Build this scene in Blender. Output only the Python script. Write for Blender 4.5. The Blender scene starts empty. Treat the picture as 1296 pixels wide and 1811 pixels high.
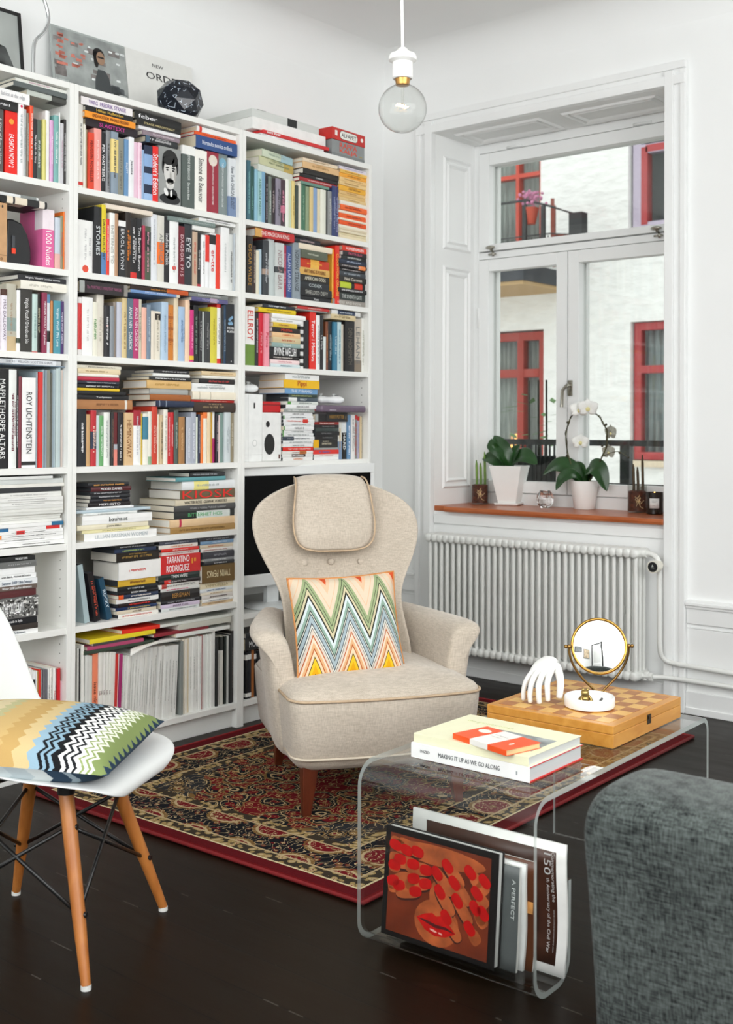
import bpy, math, random
from mathutils import Vector, Matrix
R = math.radians
random.seed(7)
sc = bpy.context.scene
col = sc.collection
# ------------------------------------------------------------ camera
cam_d = bpy.data.cameras.new('camera'); cam = bpy.data.objects.new('camera', cam_d); col.objects.link(cam)
F_PX, CY, PX = 2052.6, 738.77, 647.73
yaw, pitch, roll = .870007, .00868697, .0039595
cam_d.sensor_fit = 'HORIZONTAL'; cam_d.sensor_width = 36; cam_d.lens = 36*F_PX/1296
cam_d.shift_y = -(905.5-CY)/1296; cam_d.shift_x = (648-PX)/1296
cam_d.clip_start = .05
fw = Vector((math.sin(yaw)*math.cos(pitch), math.cos(yaw)*math.cos(pitch), math.sin(pitch)))
rt = Vector((math.cos(yaw), -math.sin(yaw), 0)); up = rt.cross(fw)
rt2 = rt*math.cos(roll)+up*math.sin(roll); up2 = -rt*math.sin(roll)+up*math.cos(roll)
cam.matrix_world = Matrix(((rt2.x, up2.x, -fw.x, -4.0), (rt2.y, up2.y, -fw.y, -3.34679), (rt2.z, up2.z, -fw.z, 1.18698), (0, 0, 0, 1)))
cam_d.dof.use_dof = True; cam_d.dof.focus_distance = 3.35; cam_d.dof.aperture_fstop = 8
sc.camera = cam
# ------------------------------------------------------------ light
w = bpy.data.worlds.new('world'); sc.world = w; w.use_nodes = True
bg = w.node_tree.nodes['Background']; bg.inputs[0].default_value = (.97, .985, 1, 1); bg.inputs[1].default_value = 1.75
def area(name, loc, rot, sx, sy, power, c=(1, 1, 1)):
    l = bpy.data.lights.new(name, 'AREA'); l.shape = 'RECTANGLE'; l.size = sx; l.size_y = sy; l.energy = power; l.color = c
    o = bpy.data.objects.new(name, l); col.objects.link(o); o.location = loc; o.rotation_euler = rot; return o
area('daylight_front', (-2.7, -5.16, 2.05), (R(90), 0, 0), 3.6, 1.45, 68, (1, .995, .98))
area('daylight_left', (-5.46, -2.3, 2.1), (R(90), 0, R(-90)), 3.2, 1.45, 56, (.97, .99, 1))
area('ceiling_bounce_fill', (-4.6, -4.3, 2.0), (R(180), 0, 0), .5, .5, 74, (.985, 1, .99))  # added fill light behind the camera, aimed up to bounce off the ceiling
sc.view_settings.view_transform = 'Standard'; sc.view_settings.look = 'None'
sc.view_settings.exposure = 0.06; sc.view_settings.gamma = 1.0; sc.view_settings.use_curve_mapping = False
sc.cycles.max_bounces = 14; sc.cycles.diffuse_bounces = 5; sc.cycles.glossy_bounces = 5
sc.cycles.transmission_bounces = 14; sc.cycles.transparent_max_bounces = 16
sc.cycles.use_denoising = True; sc.cycles.caustics_refractive = False; sc.cycles.caustics_reflective = False
sc.cycles.sample_clamp_indirect = 6
# ------------------------------------------------------------ materials
def lin(h):
    v = [int(h[i:i+2], 16)/255 for i in (0, 2, 4)]
    return tuple(x/12.92 if x <= .04045 else ((x+.055)/1.055)**2.4 for x in v)+(1,)
MC = {}
def new_mat(name):
    m = bpy.data.materials.new(name); m.use_nodes = True
    return m, m.node_tree, m.node_tree.nodes['Principled BSDF']
def mat(hexc, rough=.55, var=.05, scale=30, bump=0, metal=0, spec=.5, name='paint', sheen=0, stretch=None):
    k = (hexc, rough, var, scale, bump, metal, spec, sheen, stretch)
    if k in MC: return MC[k]
    m, t, p = new_mat(name)
    c = lin(hexc); n = t.nodes
    no = n.new('ShaderNodeTexNoise'); no.inputs['Scale'].default_value = scale; no.inputs['Detail'].default_value = 3
    tc = n.new('ShaderNodeTexCoord')
    if stretch:
        mp = n.new('ShaderNodeMapping'); mp.inputs['Scale'].default_value = stretch
        t.links.new(tc.outputs['Object'], mp.inputs[0]); t.links.new(mp.outputs[0], no.inputs['Vector'])
    else: t.links.new(tc.outputs['Object'], no.inputs['Vector'])
    r = n.new('ShaderNodeValToRGB')
    r.color_ramp.elements[0].position = .3; r.color_ramp.elements[1].position = .7
    r.color_ramp.elements[0].color = tuple(x*(1-var) for x in c[:3])+(1,)
    r.color_ramp.elements[1].color = tuple(min(1, x*(1+var)) for x in c[:3])+(1,)
    t.links.new(no.outputs['Fac'], r.inputs[0]); t.links.new(r.outputs[0], p.inputs['Base Color'])
    p.inputs['Roughness'].default_value = rough; p.inputs['Metallic'].default_value = metal
    p.inputs['Specular IOR Level'].default_value = spec
    if sheen: p.inputs['Sheen Weight'].default_value = sheen
    if bump:
        b = n.new('ShaderNodeBump'); b.inputs['Strength'].default_value = bump; b.inputs['Distance'].default_value = .002
        t.links.new(no.outputs['Fac'], b.inputs['Height']); t.links.new(b.outputs[0], p.inputs['Normal'])
    MC[k] = m; return m
def glassm(name='glass', ior=1.45, tint=(1, 1, 1, 1), rough=0.0):
    m, t, p = new_mat(name)
    p.inputs['Base Color'].default_value = tint; p.inputs['Transmission Weight'].default_value = 1
    p.inputs['IOR'].default_value = ior; p.inputs['Roughness'].default_value = rough
    return m
def panem(name='window_glass', tint=(.95, .96, .95, 1), ior=1.35):
    m, t, p = new_mat(name); n = t.nodes
    tr = n.new('ShaderNodeBsdfTransparent'); tr.inputs[0].default_value = tint
    gl = n.new('ShaderNodeBsdfGlossy'); gl.inputs['Roughness'].default_value = .01
    lw = n.new('ShaderNodeLayerWeight'); lw.inputs[0].default_value = .5; f0 = ((ior-1)/(ior+1))**2
    pw = n.new('ShaderNodeMath'); pw.operation = 'POWER'; pw.inputs[1].default_value = 4.5; t.links.new(lw.outputs['Facing'], pw.inputs[0])
    fr = n.new('ShaderNodeMath'); fr.operation = 'MULTIPLY_ADD'; fr.inputs[1].default_value = 1-f0; fr.inputs[2].default_value = f0; t.links.new(pw.outputs[0], fr.inputs[0])
    mx = n.new('ShaderNodeMixShader')
    t.links.new(fr.outputs[0], mx.inputs[0]); t.links.new(tr.outputs[0], mx.inputs[1]); t.links.new(gl.outputs[0], mx.inputs[2])
    t.links.new(mx.outputs[0], n['Material Output'].inputs[0]); return m
def emis(name, hexc, s):
    m, t, p = new_mat(name); p.inputs['Emission Color'].default_value = lin(hexc); p.inputs['Emission Strength'].default_value = s
    p.inputs['Base Color'].default_value = lin(hexc); return m
def woodm(h1, h2, scale=6, axis=(1, 8, 8), rough=.4):
    k = ('wood', h1, h2, scale, axis, rough)
    if k in MC: return MC[k]
    m, t, p = new_mat('wood'); n = t.nodes
    tc = n.new('ShaderNodeTexCoord'); mp = n.new('ShaderNodeMapping'); mp.inputs['Scale'].default_value = axis
    no = n.new('ShaderNodeTexNoise'); no.inputs['Scale'].default_value = scale; no.inputs['Detail'].default_value = 6; no.inputs['Distortion'].default_value = .6
    r = n.new('ShaderNodeValToRGB'); r.color_ramp.elements[0].position = .3; r.color_ramp.elements[1].position = .7
    r.color_ramp.elements[0].color = lin(h1); r.color_ramp.elements[1].color = lin(h2)
    t.links.new(tc.outputs['Object'], mp.inputs[0]); t.links.new(mp.outputs[0], no.inputs['Vector'])
    t.links.new(no.outputs['Fac'], r.inputs[0]); t.links.new(r.outputs[0], p.inputs['Base Color'])
    p.inputs['Roughness'].default_value = rough; MC[k] = m; return m
WALL = mat('f3f4f3', .8, .01, 3, .15, name='white_wall_paint')
TRIM = mat('f0f1f0', .35, .012, 6, .05, name='white_gloss_paint')
SHELF = mat('eeeeea', .45, .008, 8, name='white_laminate')
CHROME = mat('d8dadb', .12, .01, 5, metal=1, name='chrome')
BRASS = mat('b58b45', .22, .12, 20, metal=1, name='brass')
BLACK = mat('161616', .4, .1, name='black_plastic')
PANE = panem()
# ------------------------------------------------------------ mesh helpers
class MB:
    def __init__(s): s.v = []; s.f = []
    def add(s, V, Fc):
        b = len(s.v); s.v += [tuple(p) for p in V]; s.f += [tuple(i+b for i in f) for f in Fc]; return s
    def box(s, x0, x1, y0, y1, z0, z1):
        return s.add([(x0, y0, z0), (x1, y0, z0), (x1, y1, z0), (x0, y1, z0), (x0, y0, z1), (x1, y0, z1), (x1, y1, z1), (x0, y1, z1)],
                     [(3, 2, 1, 0), (4, 5, 6, 7), (0, 1, 5, 4), (1, 2, 6, 5), (2, 3, 7, 6), (3, 0, 4, 7)])
    def tube(s, pts, rad, n=10, cap=True):
        pts = [Vector(p) for p in pts]; rad = rad if isinstance(rad, (list, tuple)) else [rad]*len(pts)
        V = []; Fc = []; prev = None
        for i, p in enumerate(pts):
            d = (pts[min(i+1, len(pts)-1)]-pts[max(i-1, 0)]).normalized()
            if prev is None:
                a = d.orthogonal().normalized()
            else:
                a = (prev-d*prev.dot(d)).normalized()
            prev = a; b = d.cross(a)
            for k in range(n):
                t = 2*math.pi*k/n; V.append(p+(a*math.cos(t)+b*math.sin(t))*rad[i])
        for i in range(len(pts)-1):
            for k in range(n):
                k2 = (k+1) % n; Fc.append((i*n+k, i*n+k2, (i+1)*n+k2, (i+1)*n+k))
        if cap: Fc.append(tuple(range(n-1, -1, -1))); Fc.append(tuple(range((len(pts)-1)*n, len(pts)*n)))
        return s.add(V, Fc)
    def lathe(s, prof, n=32, c=(0, 0, 0), sx=1, sy=1, close=False):
        V = []; Fc = []
        for (r, z) in prof:
            for k in range(n):
                t = 2*math.pi*k/n; V.append((c[0]+r*sx*math.cos(t), c[1]+r*sy*math.sin(t), c[2]+z))
        m = len(prof)
        for i in range(m-1+(1 if close else 0)):
            for k in range(n):
                k2 = (k+1) % n; j = (i+1) % m; Fc.append((i*n+k, i*n+k2, j*n+k2, j*n+k))
        if not close: Fc.append(tuple(range(n-1, -1, -1))); Fc.append(tuple(range((m-1)*n, m*n)))
        return s.add(V, Fc)
    def sphere(s, c, r, n=16, m=10, sx=1, sy=1, sz=1):
        V = [(c[0], c[1], c[2]-r*sz)]; Fc = []
        for i in range(1, m):
            a = -math.pi/2+math.pi*i/m
            for k in range(n):
                t = 2*math.pi*k/n; V.append((c[0]+r*sx*math.cos(a)*math.cos(t), c[1]+r*sy*math.cos(a)*math.sin(t), c[2]+r*sz*math.sin(a)))
        V.append((c[0], c[1], c[2]+r*sz)); L = len(V)-1
        for k in range(n): Fc.append((0, 1+(k+1) % n, 1+k)); Fc.append((L, 1+(m-2)*n+k, 1+(m-2)*n+(k+1) % n))
        for i in range(m-2):
            for k in range(n): Fc.append((1+i*n+k, 1+i*n+(k+1) % n, 1+(i+1)*n+(k+1) % n, 1+(i+1)*n+k))
        return s.add(V, Fc)
    def prism(s, poly, h0, h1, ax='z'):
        # poly in the two other axes; counter-clockwise
        n = len(poly)
        def P(a, b, h): return (a, b, h) if ax == 'z' else ((h, a, b) if ax == 'x' else (a, h, b))
        V = [P(a, b, h0) for a, b in poly]+[P(a, b, h1) for a, b in poly]
        Fc = [tuple(range(n-1, -1, -1)), tuple(range(n, 2*n))]+[(i, (i+1) % n, n+(i+1) % n, n+i) for i in range(n)]
        return s.add(V, Fc)
    def grid(s, rows, closeu=False):
        n = len(rows[0]); V = [p for r in rows for p in r]; Fc = []
        for i in range(len(rows)-1):
            for k in range(n if closeu else n-1):
                k2 = (k+1) % n; Fc.append((i*n+k, i*n+k2, (i+1)*n+k2, (i+1)*n+k))
        return s.add(V, Fc)
    def build(s, name, m, parent=None, smooth=False, bevel=0, seg=2, sub=0, loc=None, rot=None, fix=True, solid=0):
        me = bpy.data.meshes.new(name); me.from_pydata(s.v, [], s.f); me.update()
        if fix:
            import bmesh
            b = bmesh.new(); b.from_mesh(me); bmesh.ops.recalc_face_normals(b, faces=b.faces); b.to_mesh(me); b.free()
        if m: me.materials.append(m)
        o = bpy.data.objects.new(name, me); col.objects.link(o)
        if parent: o.parent = parent
        if loc: o.location = loc
        if rot: o.rotation_euler = rot
        if smooth:
            me.shade_smooth()
            if smooth == 2:
                me.set_sharp_from_angle(angle=R(40))
        if solid:
            q = o.modifiers.new('s', 'SOLIDIFY'); q.thickness = solid; q.offset = 0
        if bevel:
            q = o.modifiers.new('b', 'BEVEL'); q.width = bevel; q.segments = seg; q.limit_method = 'ANGLE'; q.angle_limit = R(40)
        if sub:
            q = o.modifiers.new('u', 'SUBSURF'); q.levels = sub; q.render_levels = sub
        return o
def tag(o, label=None, cat=None, group=None, kind=None):
    if label: o['label'] = label
    if cat: o['category'] = cat
    if group: o['group'] = group
    if kind: o['kind'] = kind
    return o
def empty(name, loc=(0, 0, 0), rz=0, label=None, cat=None, group=None, kind=None, rot=None):
    o = bpy.data.objects.new(name, None); col.objects.link(o); o.location = loc; o.rotation_euler = rot or (0, 0, rz)
    o.empty_display_size = .05
    return tag(o, label, cat, group, kind)
def S(name, mb, m=None, parent=None, **k):
    o = mb.build(name, m or WALL, parent, **k); o['kind'] = 'structure'; return o
def bx(*a): return MB().box(*a)
def bez(pts, n=16):
    # catmull-rom through points
    P = [Vector(p) for p in pts]; P = [P[0]*2-P[1]]+P+[P[-1]*2-P[-2]]; out = []
    for i in range(1, len(P)-2):
        for k in range(n):
            t = k/n; a, b, c, d = P[i-1:i+3]
            out.append(.5*((2*b)+(c-a)*t+(2*a-5*b+4*c-d)*t*t+(3*b-3*c+d-a)*t**3))
    out.append(P[-2]); return out
# writing: every word is a thin raised mesh; cached per word
TXC = {}
def text(body, length, height, m, parent, M, name='title', thick=.0003, keep=False, x_align='c'):
    k = body
    if k not in TXC:
        cu = bpy.data.curves.new('t', 'FONT'); cu.body = body; cu.resolution_u = 2; cu.extrude = .02; cu.align_x = 'CENTER'
        o = bpy.data.objects.new('t', cu); me = bpy.data.meshes.new_from_object(o)
        bpy.data.objects.remove(o); bpy.data.curves.remove(cu)
        xs = [v.co.x for v in me.vertices]; ys = [v.co.y for v in me.vertices]
        TXC[k] = ([(v.co.x, v.co.y, v.co.z) for v in me.vertices], [tuple(p.vertices) for p in me.polygons], min(xs), max(xs), min(ys), max(ys))
        bpy.data.meshes.remove(me)
    V, Fc, x0, x1, y0, y1 = TXC[k]
    sx = length/(x1-x0); sy = height/(y1-y0)
    if not keep: sx = min(sx, sy*1.25); sy = min(sy, sx*1.7)
    cx, cy = (x0+x1)/2, (y0+y1)/2
    if x_align == 'l': off = length/2-(x1-x0)*sx/2
    else: off = 0
    W = [M @ Vector(((x-cx)*sx-off, (y-cy)*sy, z/.02*thick)) for x, y, z in V]
    mb = MB(); mb.add(W, Fc)
    return mb.build(name, m, parent, fix=False)
def marks(length, height, m, parent, M, seed, name='title'):
    # lettering too small to read in the photograph: small strokes
    if height < .0005: return None
    r = random.Random(seed); mb = MB(); x = -length/2; hh = height/2
    while x < length/2-height*.3:
        wl = height*r.uniform(.25, .5)
        if r.random() < .13: x += height*.5; continue
        k = r.random(); lo = -hh if k < .8 else -hh*.3; hi = hh if k > .3 else hh*.6
        pts = [(x, lo), (x+wl, lo), (x+wl, hi), (x, hi)]
        b = len(mb.v); mb.v += [tuple(M @ Vector((a, c, .0003))) for a, c in pts]; mb.f.append((b, b+1, b+2, b+3))
        x += wl+height*.22
    if not mb.f: return None
    return mb.build(name, m, parent, fix=False)
# ============================================================ setting
XW = .592; YB = .42; ZC = 3.06
def floorm():
    m, t, p = new_mat('painted_floorboards'); n = t.nodes; L = t.links
    tc = n.new('ShaderNodeTexCoord'); sp = n.new('ShaderNodeSeparateXYZ'); L.new(tc.outputs['Object'], sp.inputs[0])
    def M(op, a, b=None, c=None):
        q = n.new('ShaderNodeMath'); q.operation = op
        for i, x in enumerate((a, b, c)):
            if x is None: continue
            if isinstance(x, (int, float)): q.inputs[i].default_value = x
            else: L.new(x, q.inputs[i])
        return q.outputs[0]
    u = M('DIVIDE', M('ADD', sp.outputs[0], 10.035), .125)
    fr = M('FRACT', u); d = M('MINIMUM', fr, M('SUBTRACT', 1, fr))
    gap = M('LESS_THAN', d, .015)
    idx = M('FLOOR', u)
    wn = n.new('ShaderNodeTexWhiteNoise'); wn.noise_dimensions = '1D'; L.new(idx, wn.inputs['W'])
    no = n.new('ShaderNodeTexNoise'); no.inputs['Scale'].default_value = 3.5; no.inputs['Detail'].default_value = 5
    mp = n.new('ShaderNodeMapping'); mp.inputs['Scale'].default_value = (6, 1, 1); L.new(tc.outputs['Object'], mp.inputs[0]); L.new(mp.outputs[0], no.inputs['Vector'])
    r = n.new('ShaderNodeValToRGB'); r.color_ramp.elements[0].color = lin('120b05'); r.color_ramp.elements[1].color = lin('1c1209')
    L.new(M('ADD', M('MULTIPLY', no.outputs['Fac'], .7), M('MULTIPLY', wn.outputs['Value'], .3)), r.inputs[0])
    du = n.new('ShaderNodeTexNoise'); du.inputs['Scale'].default_value = 9; du.inputs['Detail'].default_value = 3; L.new(tc.outputs['Object'], du.inputs['Vector'])
    dust = M('MULTIPLY', gap, M('GREATER_THAN', du.outputs['Fac'], .60))
    mx = n.new('ShaderNodeMix'); mx.data_type = 'RGBA'; L.new(gap, mx.inputs['Factor']); L.new(r.outputs[0], mx.inputs['A']); mx.inputs['B'].default_value = lin('060403')
    mx2 = n.new('ShaderNodeMix'); mx2.data_type = 'RGBA'; L.new(M('MULTIPLY', dust, .22), mx2.inputs['Factor']); L.new(mx.outputs['Result'], mx2.inputs['A']); mx2.inputs['B'].default_value = lin('8a8076')
    sk = n.new('ShaderNodeTexVoronoi'); sk.inputs['Scale'].default_value = 9; L.new(tc.outputs['Object'], sk.inputs['Vector'])
    dot = M('LESS_THAN', sk.outputs['Distance'], .010)
    mx3 = n.new('ShaderNodeMix'); mx3.data_type = 'RGBA'; L.new(M('MULTIPLY', dot, .3), mx3.inputs['Factor']); L.new(mx2.outputs['Result'], mx3.inputs['A']); mx3.inputs['B'].default_value = lin('9a948c')
    L.new(mx3.outputs['Result'], p.inputs['Base Color'])
    rr = M('ADD', .25, M('MULTIPLY', no.outputs['Fac'], .18)); L.new(rr, p.inputs['Roughness'])
    p.inputs['Specular IOR Level'].default_value = .09
    b = n.new('ShaderNodeBump'); b.inputs['Strength'].default_value = .35; b.inputs['Distance'].default_value = .004
    L.new(M('ADD', M('MULTIPLY', gap, -1), M('MULTIPLY', no.outputs['Fac'], .25)), b.inputs['Height']); L.new(b.outputs[0], p.inputs['Normal'])
    return m
S('floor', bx(-5.6, 1.15, -5.3, .55, -.06, 0), floorm())
S('ceiling', bx(-5.6, 1.15, -5.3, .55, ZC, ZC+.08))
S('wall_back', bx(-5.6, XW, YB, YB+.13, 0, ZC))
mb = MB(); mb.box(XW, 1.15, .087, YB+.13, 0, ZC).box(XW, 1.15, -5.3, -1.145, 0, ZC).box(XW, 1.15, -1.145, .087, 2.64, ZC).box(XW, 1.15, -1.145, .087, 0, .78)
S('wall_right', mb)
mb = MB(); x0, x1 = -5.6, -5.48  # opening for the daylight window
mb.box(x0, x1, -5.3, -3.95, 0, ZC).box(x0, x1, -.65, .55, 0, ZC).box(x0, x1, -3.95, -.65, 2.87, ZC).box(x0, x1, -3.95, -.65, 0, .82)
S('wall_left', mb)
mb = MB(); y0, y1 = -5.3, -5.18
mb.box(-5.48, -4.53, y0, y1, 0, ZC).box(-.87, XW, y0, y1, 0, ZC).box(-4.53, -.87, y0, y1, 2.82, ZC).box(-4.53, -.87, y0, y1, 0, .68)
S('wall_front', mb)
# cove where walls meet the ceiling
def arc(cx, cz, r, a0, a1, n=8): return [(cx+r*math.cos(R(a0+(a1-a0)*i/n)), cz+r*math.sin(R(a0+(a1-a0)*i/n))) for i in range(n+1)]
r_ = .16
mb = MB(); poly = [(YB, ZC)]+[(a, b) for a, b in arc(YB-r_, ZC-r_, r_, 90, 0)]
mb.prism([(a, b) for a, b in poly][::-1], -5.5, XW, 'x'); S('trim_1', mb, smooth=2)
mb = MB(); poly = [(XW, ZC)]+arc(XW-r_, ZC-r_, r_, 90, 0)
mb.prism(poly[::-1], -5.2, YB, 'y'); S('trim_2', mb, smooth=2)
d_ = empty('door_1', (-5.0, -5.17, 0)); d_['kind'] = 'structure'
m = MB().box(-.40, .40, 0, .03, 0, 2.1); m.build('door_leaf', TRIM, d_, bevel=.003)
m = MB()
for z_ in (.15, 1.05):
    for g in (0, .03): m.box(-.3+g, .3-g, .03, .036+g*.1, z_+g, z_+.8-g)
m.build('door_panel', mat('d9dad8', .4), d_, bevel=.004)
m = MB().box(-.47, -.40, 0, .04, 0, 2.17).box(.40, .465, 0, .04, 0, 2.17).box(-.47, .465, 0, .04, 2.1, 2.17); m.build('door_frame', mat('2a2a2a', .5), d_)
for k, (y_, z_, w_, h_, c_) in enumerate(((-4.75, 1.55, .4, .55, 'b9a58a'), (-4.25, 1.75, .34, .3, '6a6e70'))):
    f_ = empty('picture_frame', (-5.478, y_, z_), 0, ('large black-framed tan picture on the wall behind the camera, seen in the round mirror', 'small black-framed grey picture on the wall behind the camera, seen in the round mirror')[k], 'picture frame', rot=(0, 0, R(90)))
    MB().box(-w_/2, w_/2, -.02, 0, -h_/2, h_/2).build('frame', mat('161616', .4), f_)
    MB().box(-w_/2+.02, w_/2-.02, -.022, -.02, -h_/2+.02, h_/2-.02).build('picture', mat(c_, .5, .5, 5), f_)
# window surround
mb = MB()
for (a, b, t) in ((.16, .187, .030), (.128, .162, .020), (.087, .130, .036)):
    mb.box(XW-t, XW, a, b, 0, 2.70)
    mb.box(XW-t, XW, -1.145-(b-.087)*.92, -1.145-(a-.087)*.92, 0, 2.70)
for (a, b, t) in ((2.705, 2.738, .030), (2.678, 2.707, .020), (2.64, 2.68, .036)):
    mb.box(XW-t+.0005, XW, -1.236, .184, a, b)
S('trim_3', mb, TRIM, bevel=.003)
# dado rail, panelling, skirting right of the window and in the corner
def wains(y0, y1, nm):
    mb = MB(); mb.box(XW-.022, XW, y0, y1, .44, .475).box(XW-.03, XW, y0, y1, .452, .466).box(XW-.014, XW, y0, y1, .375, .44).box(XW-.01, XW, y0, y1, .355, .362)
    mb.box(XW-.008, XW, y0, y1, .0, .355)
    S(nm, mb, TRIM, bevel=.003)
wains(-5.1, -1.238, 'trim_4'); wains(.19, YB-.01, 'trim_5')
mb = MB(); mb.box(XW-.02, XW-.008, -5.1, -1.238, 0, .095).box(XW-.026, XW-.02, -5.1, -1.238, 0, .03)
S('baseboard_right', mb, TRIM, bevel=.003)
mb = MB(); mb.box(XW-.014, XW, -1.143, .082, 0, .11).box(XW-.02, XW-.013, -1.143, .082, 0, .045).box(XW-.012, XW, -1.143, .082, .72, .765)
S('trim_6', mb, TRIM, bevel=.003)
mb = MB(); mb.box(-5.48, -2.41, YB-.015, YB, 0, .12); S('baseboard_back', mb, TRIM)
# window_1
W = empty('window_1', (.935, -.5, .8)); W['kind'] = 'structure'
def wp(name, mb, m=TRIM, par=None, **k):
    mb.v = [(x-.935, y+.5, z-.8) if par is None else (x-.935, y+.5, z-.8) for x, y, z in mb.v]
    return mb.build(name, m, par or W, **k)
# reveals with panels
def mitre(m, u0, u1, v0, v1, t, h, P):
    # closed mitred moulding; P maps (u, v, height) to the room
    o = [(u0, v0), (u1, v0), (u1, v1), (u0, v1)]; c = [(u0+t, v0+t), (u1-t, v0+t), (u1-t, v1-t), (u0+t, v1-t)]
    q = [(u0+t*.5, v0+t*.5), (u1-t*.5, v0+t*.5), (u1-t*.5, v1-t*.5), (u0+t*.5, v1-t*.5)]
    V = [P(a, b, 0) for a, b in o]+[P(a, b, h) for a, b in q]+[P(a, b, 0) for a, b in c]
    Fc = [(i, (i+1) % 4, 4+(i+1) % 4, 4+i) for i in range(4)]+[(4+i, 4+(i+1) % 4, 8+(i+1) % 4, 8+i) for i in range(4)]
    return m.add(V, Fc)
for z0_, z1_ in ((2.08, 2.545), (.885, 2.0)):
    m = MB()
    for g in (0, .03): mitre(m, .655+g, .895-g, z0_+g, z1_-g, .022, .009, lambda a, b, h: (a, .0872-h, b))
    wp('reveal_panel', m, fix=False)
for c, d in ((-1.06, -.58), (-.47, .02)):
    m = MB()
    for g in (0, .03): mitre(m, .65+g, .89-g, c+g, d-g, .022, .009, lambda a, b, h: (a, b, 2.6398-h))
    wp('head_panel', m, fix=False)
m = MB(); m.box(.925, .99, .055, .087, .80, 2.64).box(.925, .99, -1.145, -1.06, .80, 2.64).box(.925, .99, -1.06, .055, 2.595, 2.64).box(.925, .99, -1.06, .055, 2.05, 2.085).box(.925, .99, -1.06, .055, .80, .862)
wp('outer_frame', m, bevel=.003)
def sash(y0, y1, z0, z1, st, stb, d=.02):
    m = MB(); X0, X1 = .935-d, .97
    m.box(X0, X1, y0, y0+st, z0, z1).box(X0, X1, y1-st, y1, z0, z1).box(X0, X1, y0+st, y1-st, z1-st, z1).box(X0, X1, y0+st, y1-st, z0, z0+stb)
    # outer sash behind, with its darker rebate
    X2, X3 = 1.01, 1.045
    m.box(X2, X3, y0, y0+st-.012, z0, z1).box(X2, X3, y1-st+.012, y1, z0, z1).box(X2, X3, y0+st-.012, y1-st+.012, z1-st+.012, z1).box(X2, X3, y0+st-.012, y1-st+.012, z0, z0+stb-.012)
    s = wp('sash', m, bevel=.0025)
    g = wp('pane', bx(.953, .956, y0+st-.003, y1-st+.003, z0+stb-.003, z1-st+.003), PANE, s)
    g2 = wp('pane', bx(1.026, 1.029, y0+st-.014, y1-st+.014, z0+stb-.014, z1-st+.014), PANE, s)
    return s
m = MB(); m.box(1.0, 1.05, .055, .087, .8, 2.64).box(1.0, 1.05, -1.145, -1.06, .8, 2.64).box(1.0, 1.05, -1.06, .055, 2.04, 2.09).box(1.0, 1.05, -1.06, .055, 2.6, 2.64).box(1.0, 1.05, -1.06, .055, .8, .86)
wp('storm_frame', m, mat('b9bcb8', .6, .15, 25, .3))
sash(-1.055, .05, 2.09, 2.59, .062, .034)
sash(-.468, .05, .866, 2.046, .06, .058)
sash(-1.055, -.472, .866, 2.046, .06, .058)
NI = mat('a9a59a', .25, .05, metal=1)
for y in (-.03, -.94):
    m = MB(); m.sphere((.90, y, 2.105), .022, sx=.6, sy=1.25, sz=.45); m.tube([(.915, y, 2.09), (.90, y, 2.105)], .008); m.tube([(.905, y-.012, 2.085), (.905, y-.015, 2.06)], .006); m.tube([(.905, y-.03, 2.07), (.905, y+.012, 2.07)], .005)
    wp('latch_knob', m, NI, smooth=True)
m = MB(); m.box(.905, .916, -.50, -.478, 1.345, 1.42); m.tube([(.91, -.489, 1.395), (.88, -.489, 1.395), (.872, -.487, 1.388), (.87, -.47, 1.37), (.87, -.466, 1.29)], .0085)
wp('window_handle', m, NI, smooth=2)
for (y, z) in ((-.16, 2.603), (-.86, 2.603)):
    wp('hinge', MB().tube([(.922, y-.045, z), (.922, y+.045, z)], .006), TRIM, smooth=True)
for z in (1.75, 1.0):
    wp('hinge', MB().tube([(.917, .052, z-.05), (.917, .052, z+.05)], .006), TRIM, smooth=True)
# wooden window board
m = MB(); m.prism([(.552, .781), (.548, .793), (.552, .806), (.93, .806), (.93, .781)], -1.144, .0, 'y')
m.box(.59, .93, 0, .086, .781, .806)
tag(m.build('windowsill', woodm('a04f22', 'b9673a', 5, (6, 1, 6), .3), bevel=.003), kind='structure')
# ============================================================ outside
def stucco(hexc):
    m, t, p = new_mat('rough_render'); n = t.nodes
    no = n.new('ShaderNodeTexNoise'); no.inputs['Scale'].default_value = 5; no.inputs['Detail'].default_value = 4; no.inputs['Roughness'].default_value = .5
    tc = n.new('ShaderNodeTexCoord'); mp = n.new('ShaderNodeMapping'); mp.inputs['Scale'].default_value = (1, 1, 2.2)
    t.links.new(tc.outputs['Object'], mp.inputs[0]); t.links.new(mp.outputs[0], no.inputs['Vector'])
    r = n.new('ShaderNodeValToRGB'); c = lin(hexc)
    r.color_ramp.elements[0].color = tuple(x*.93 for x in c[:3])+(1,); r.color_ramp.elements[1].color = c
    r.color_ramp.elements[0].position = .35; r.color_ramp.elements[1].position = .6
    t.links.new(no.outputs['Fac'], r.inputs[0]); t.links.new(r.outputs[0], p.inputs['Base Color']); p.inputs['Roughness'].default_value = .9
    b = n.new('ShaderNodeBump'); b.inputs['Strength'].default_value = .6; b.inputs['Distance'].default_value = .05
    t.links.new(no.outputs['Fac'], b.inputs['Height']); t.links.new(b.outputs[0], p.inputs['Normal']); return m
B_ = empty('neighbouring_building', (8, 3, -3), 0, 'white rendered building with red window frames across the courtyard', 'building')
def bp(name, mb, m, par=None, **k):
    mb.v = [(x-8, y-3, z+3) for x, y, z in mb.v]; return mb.build(name, m, par or B_, **k)
YW = mat('eeeade', .9, .02, 4)
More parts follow.
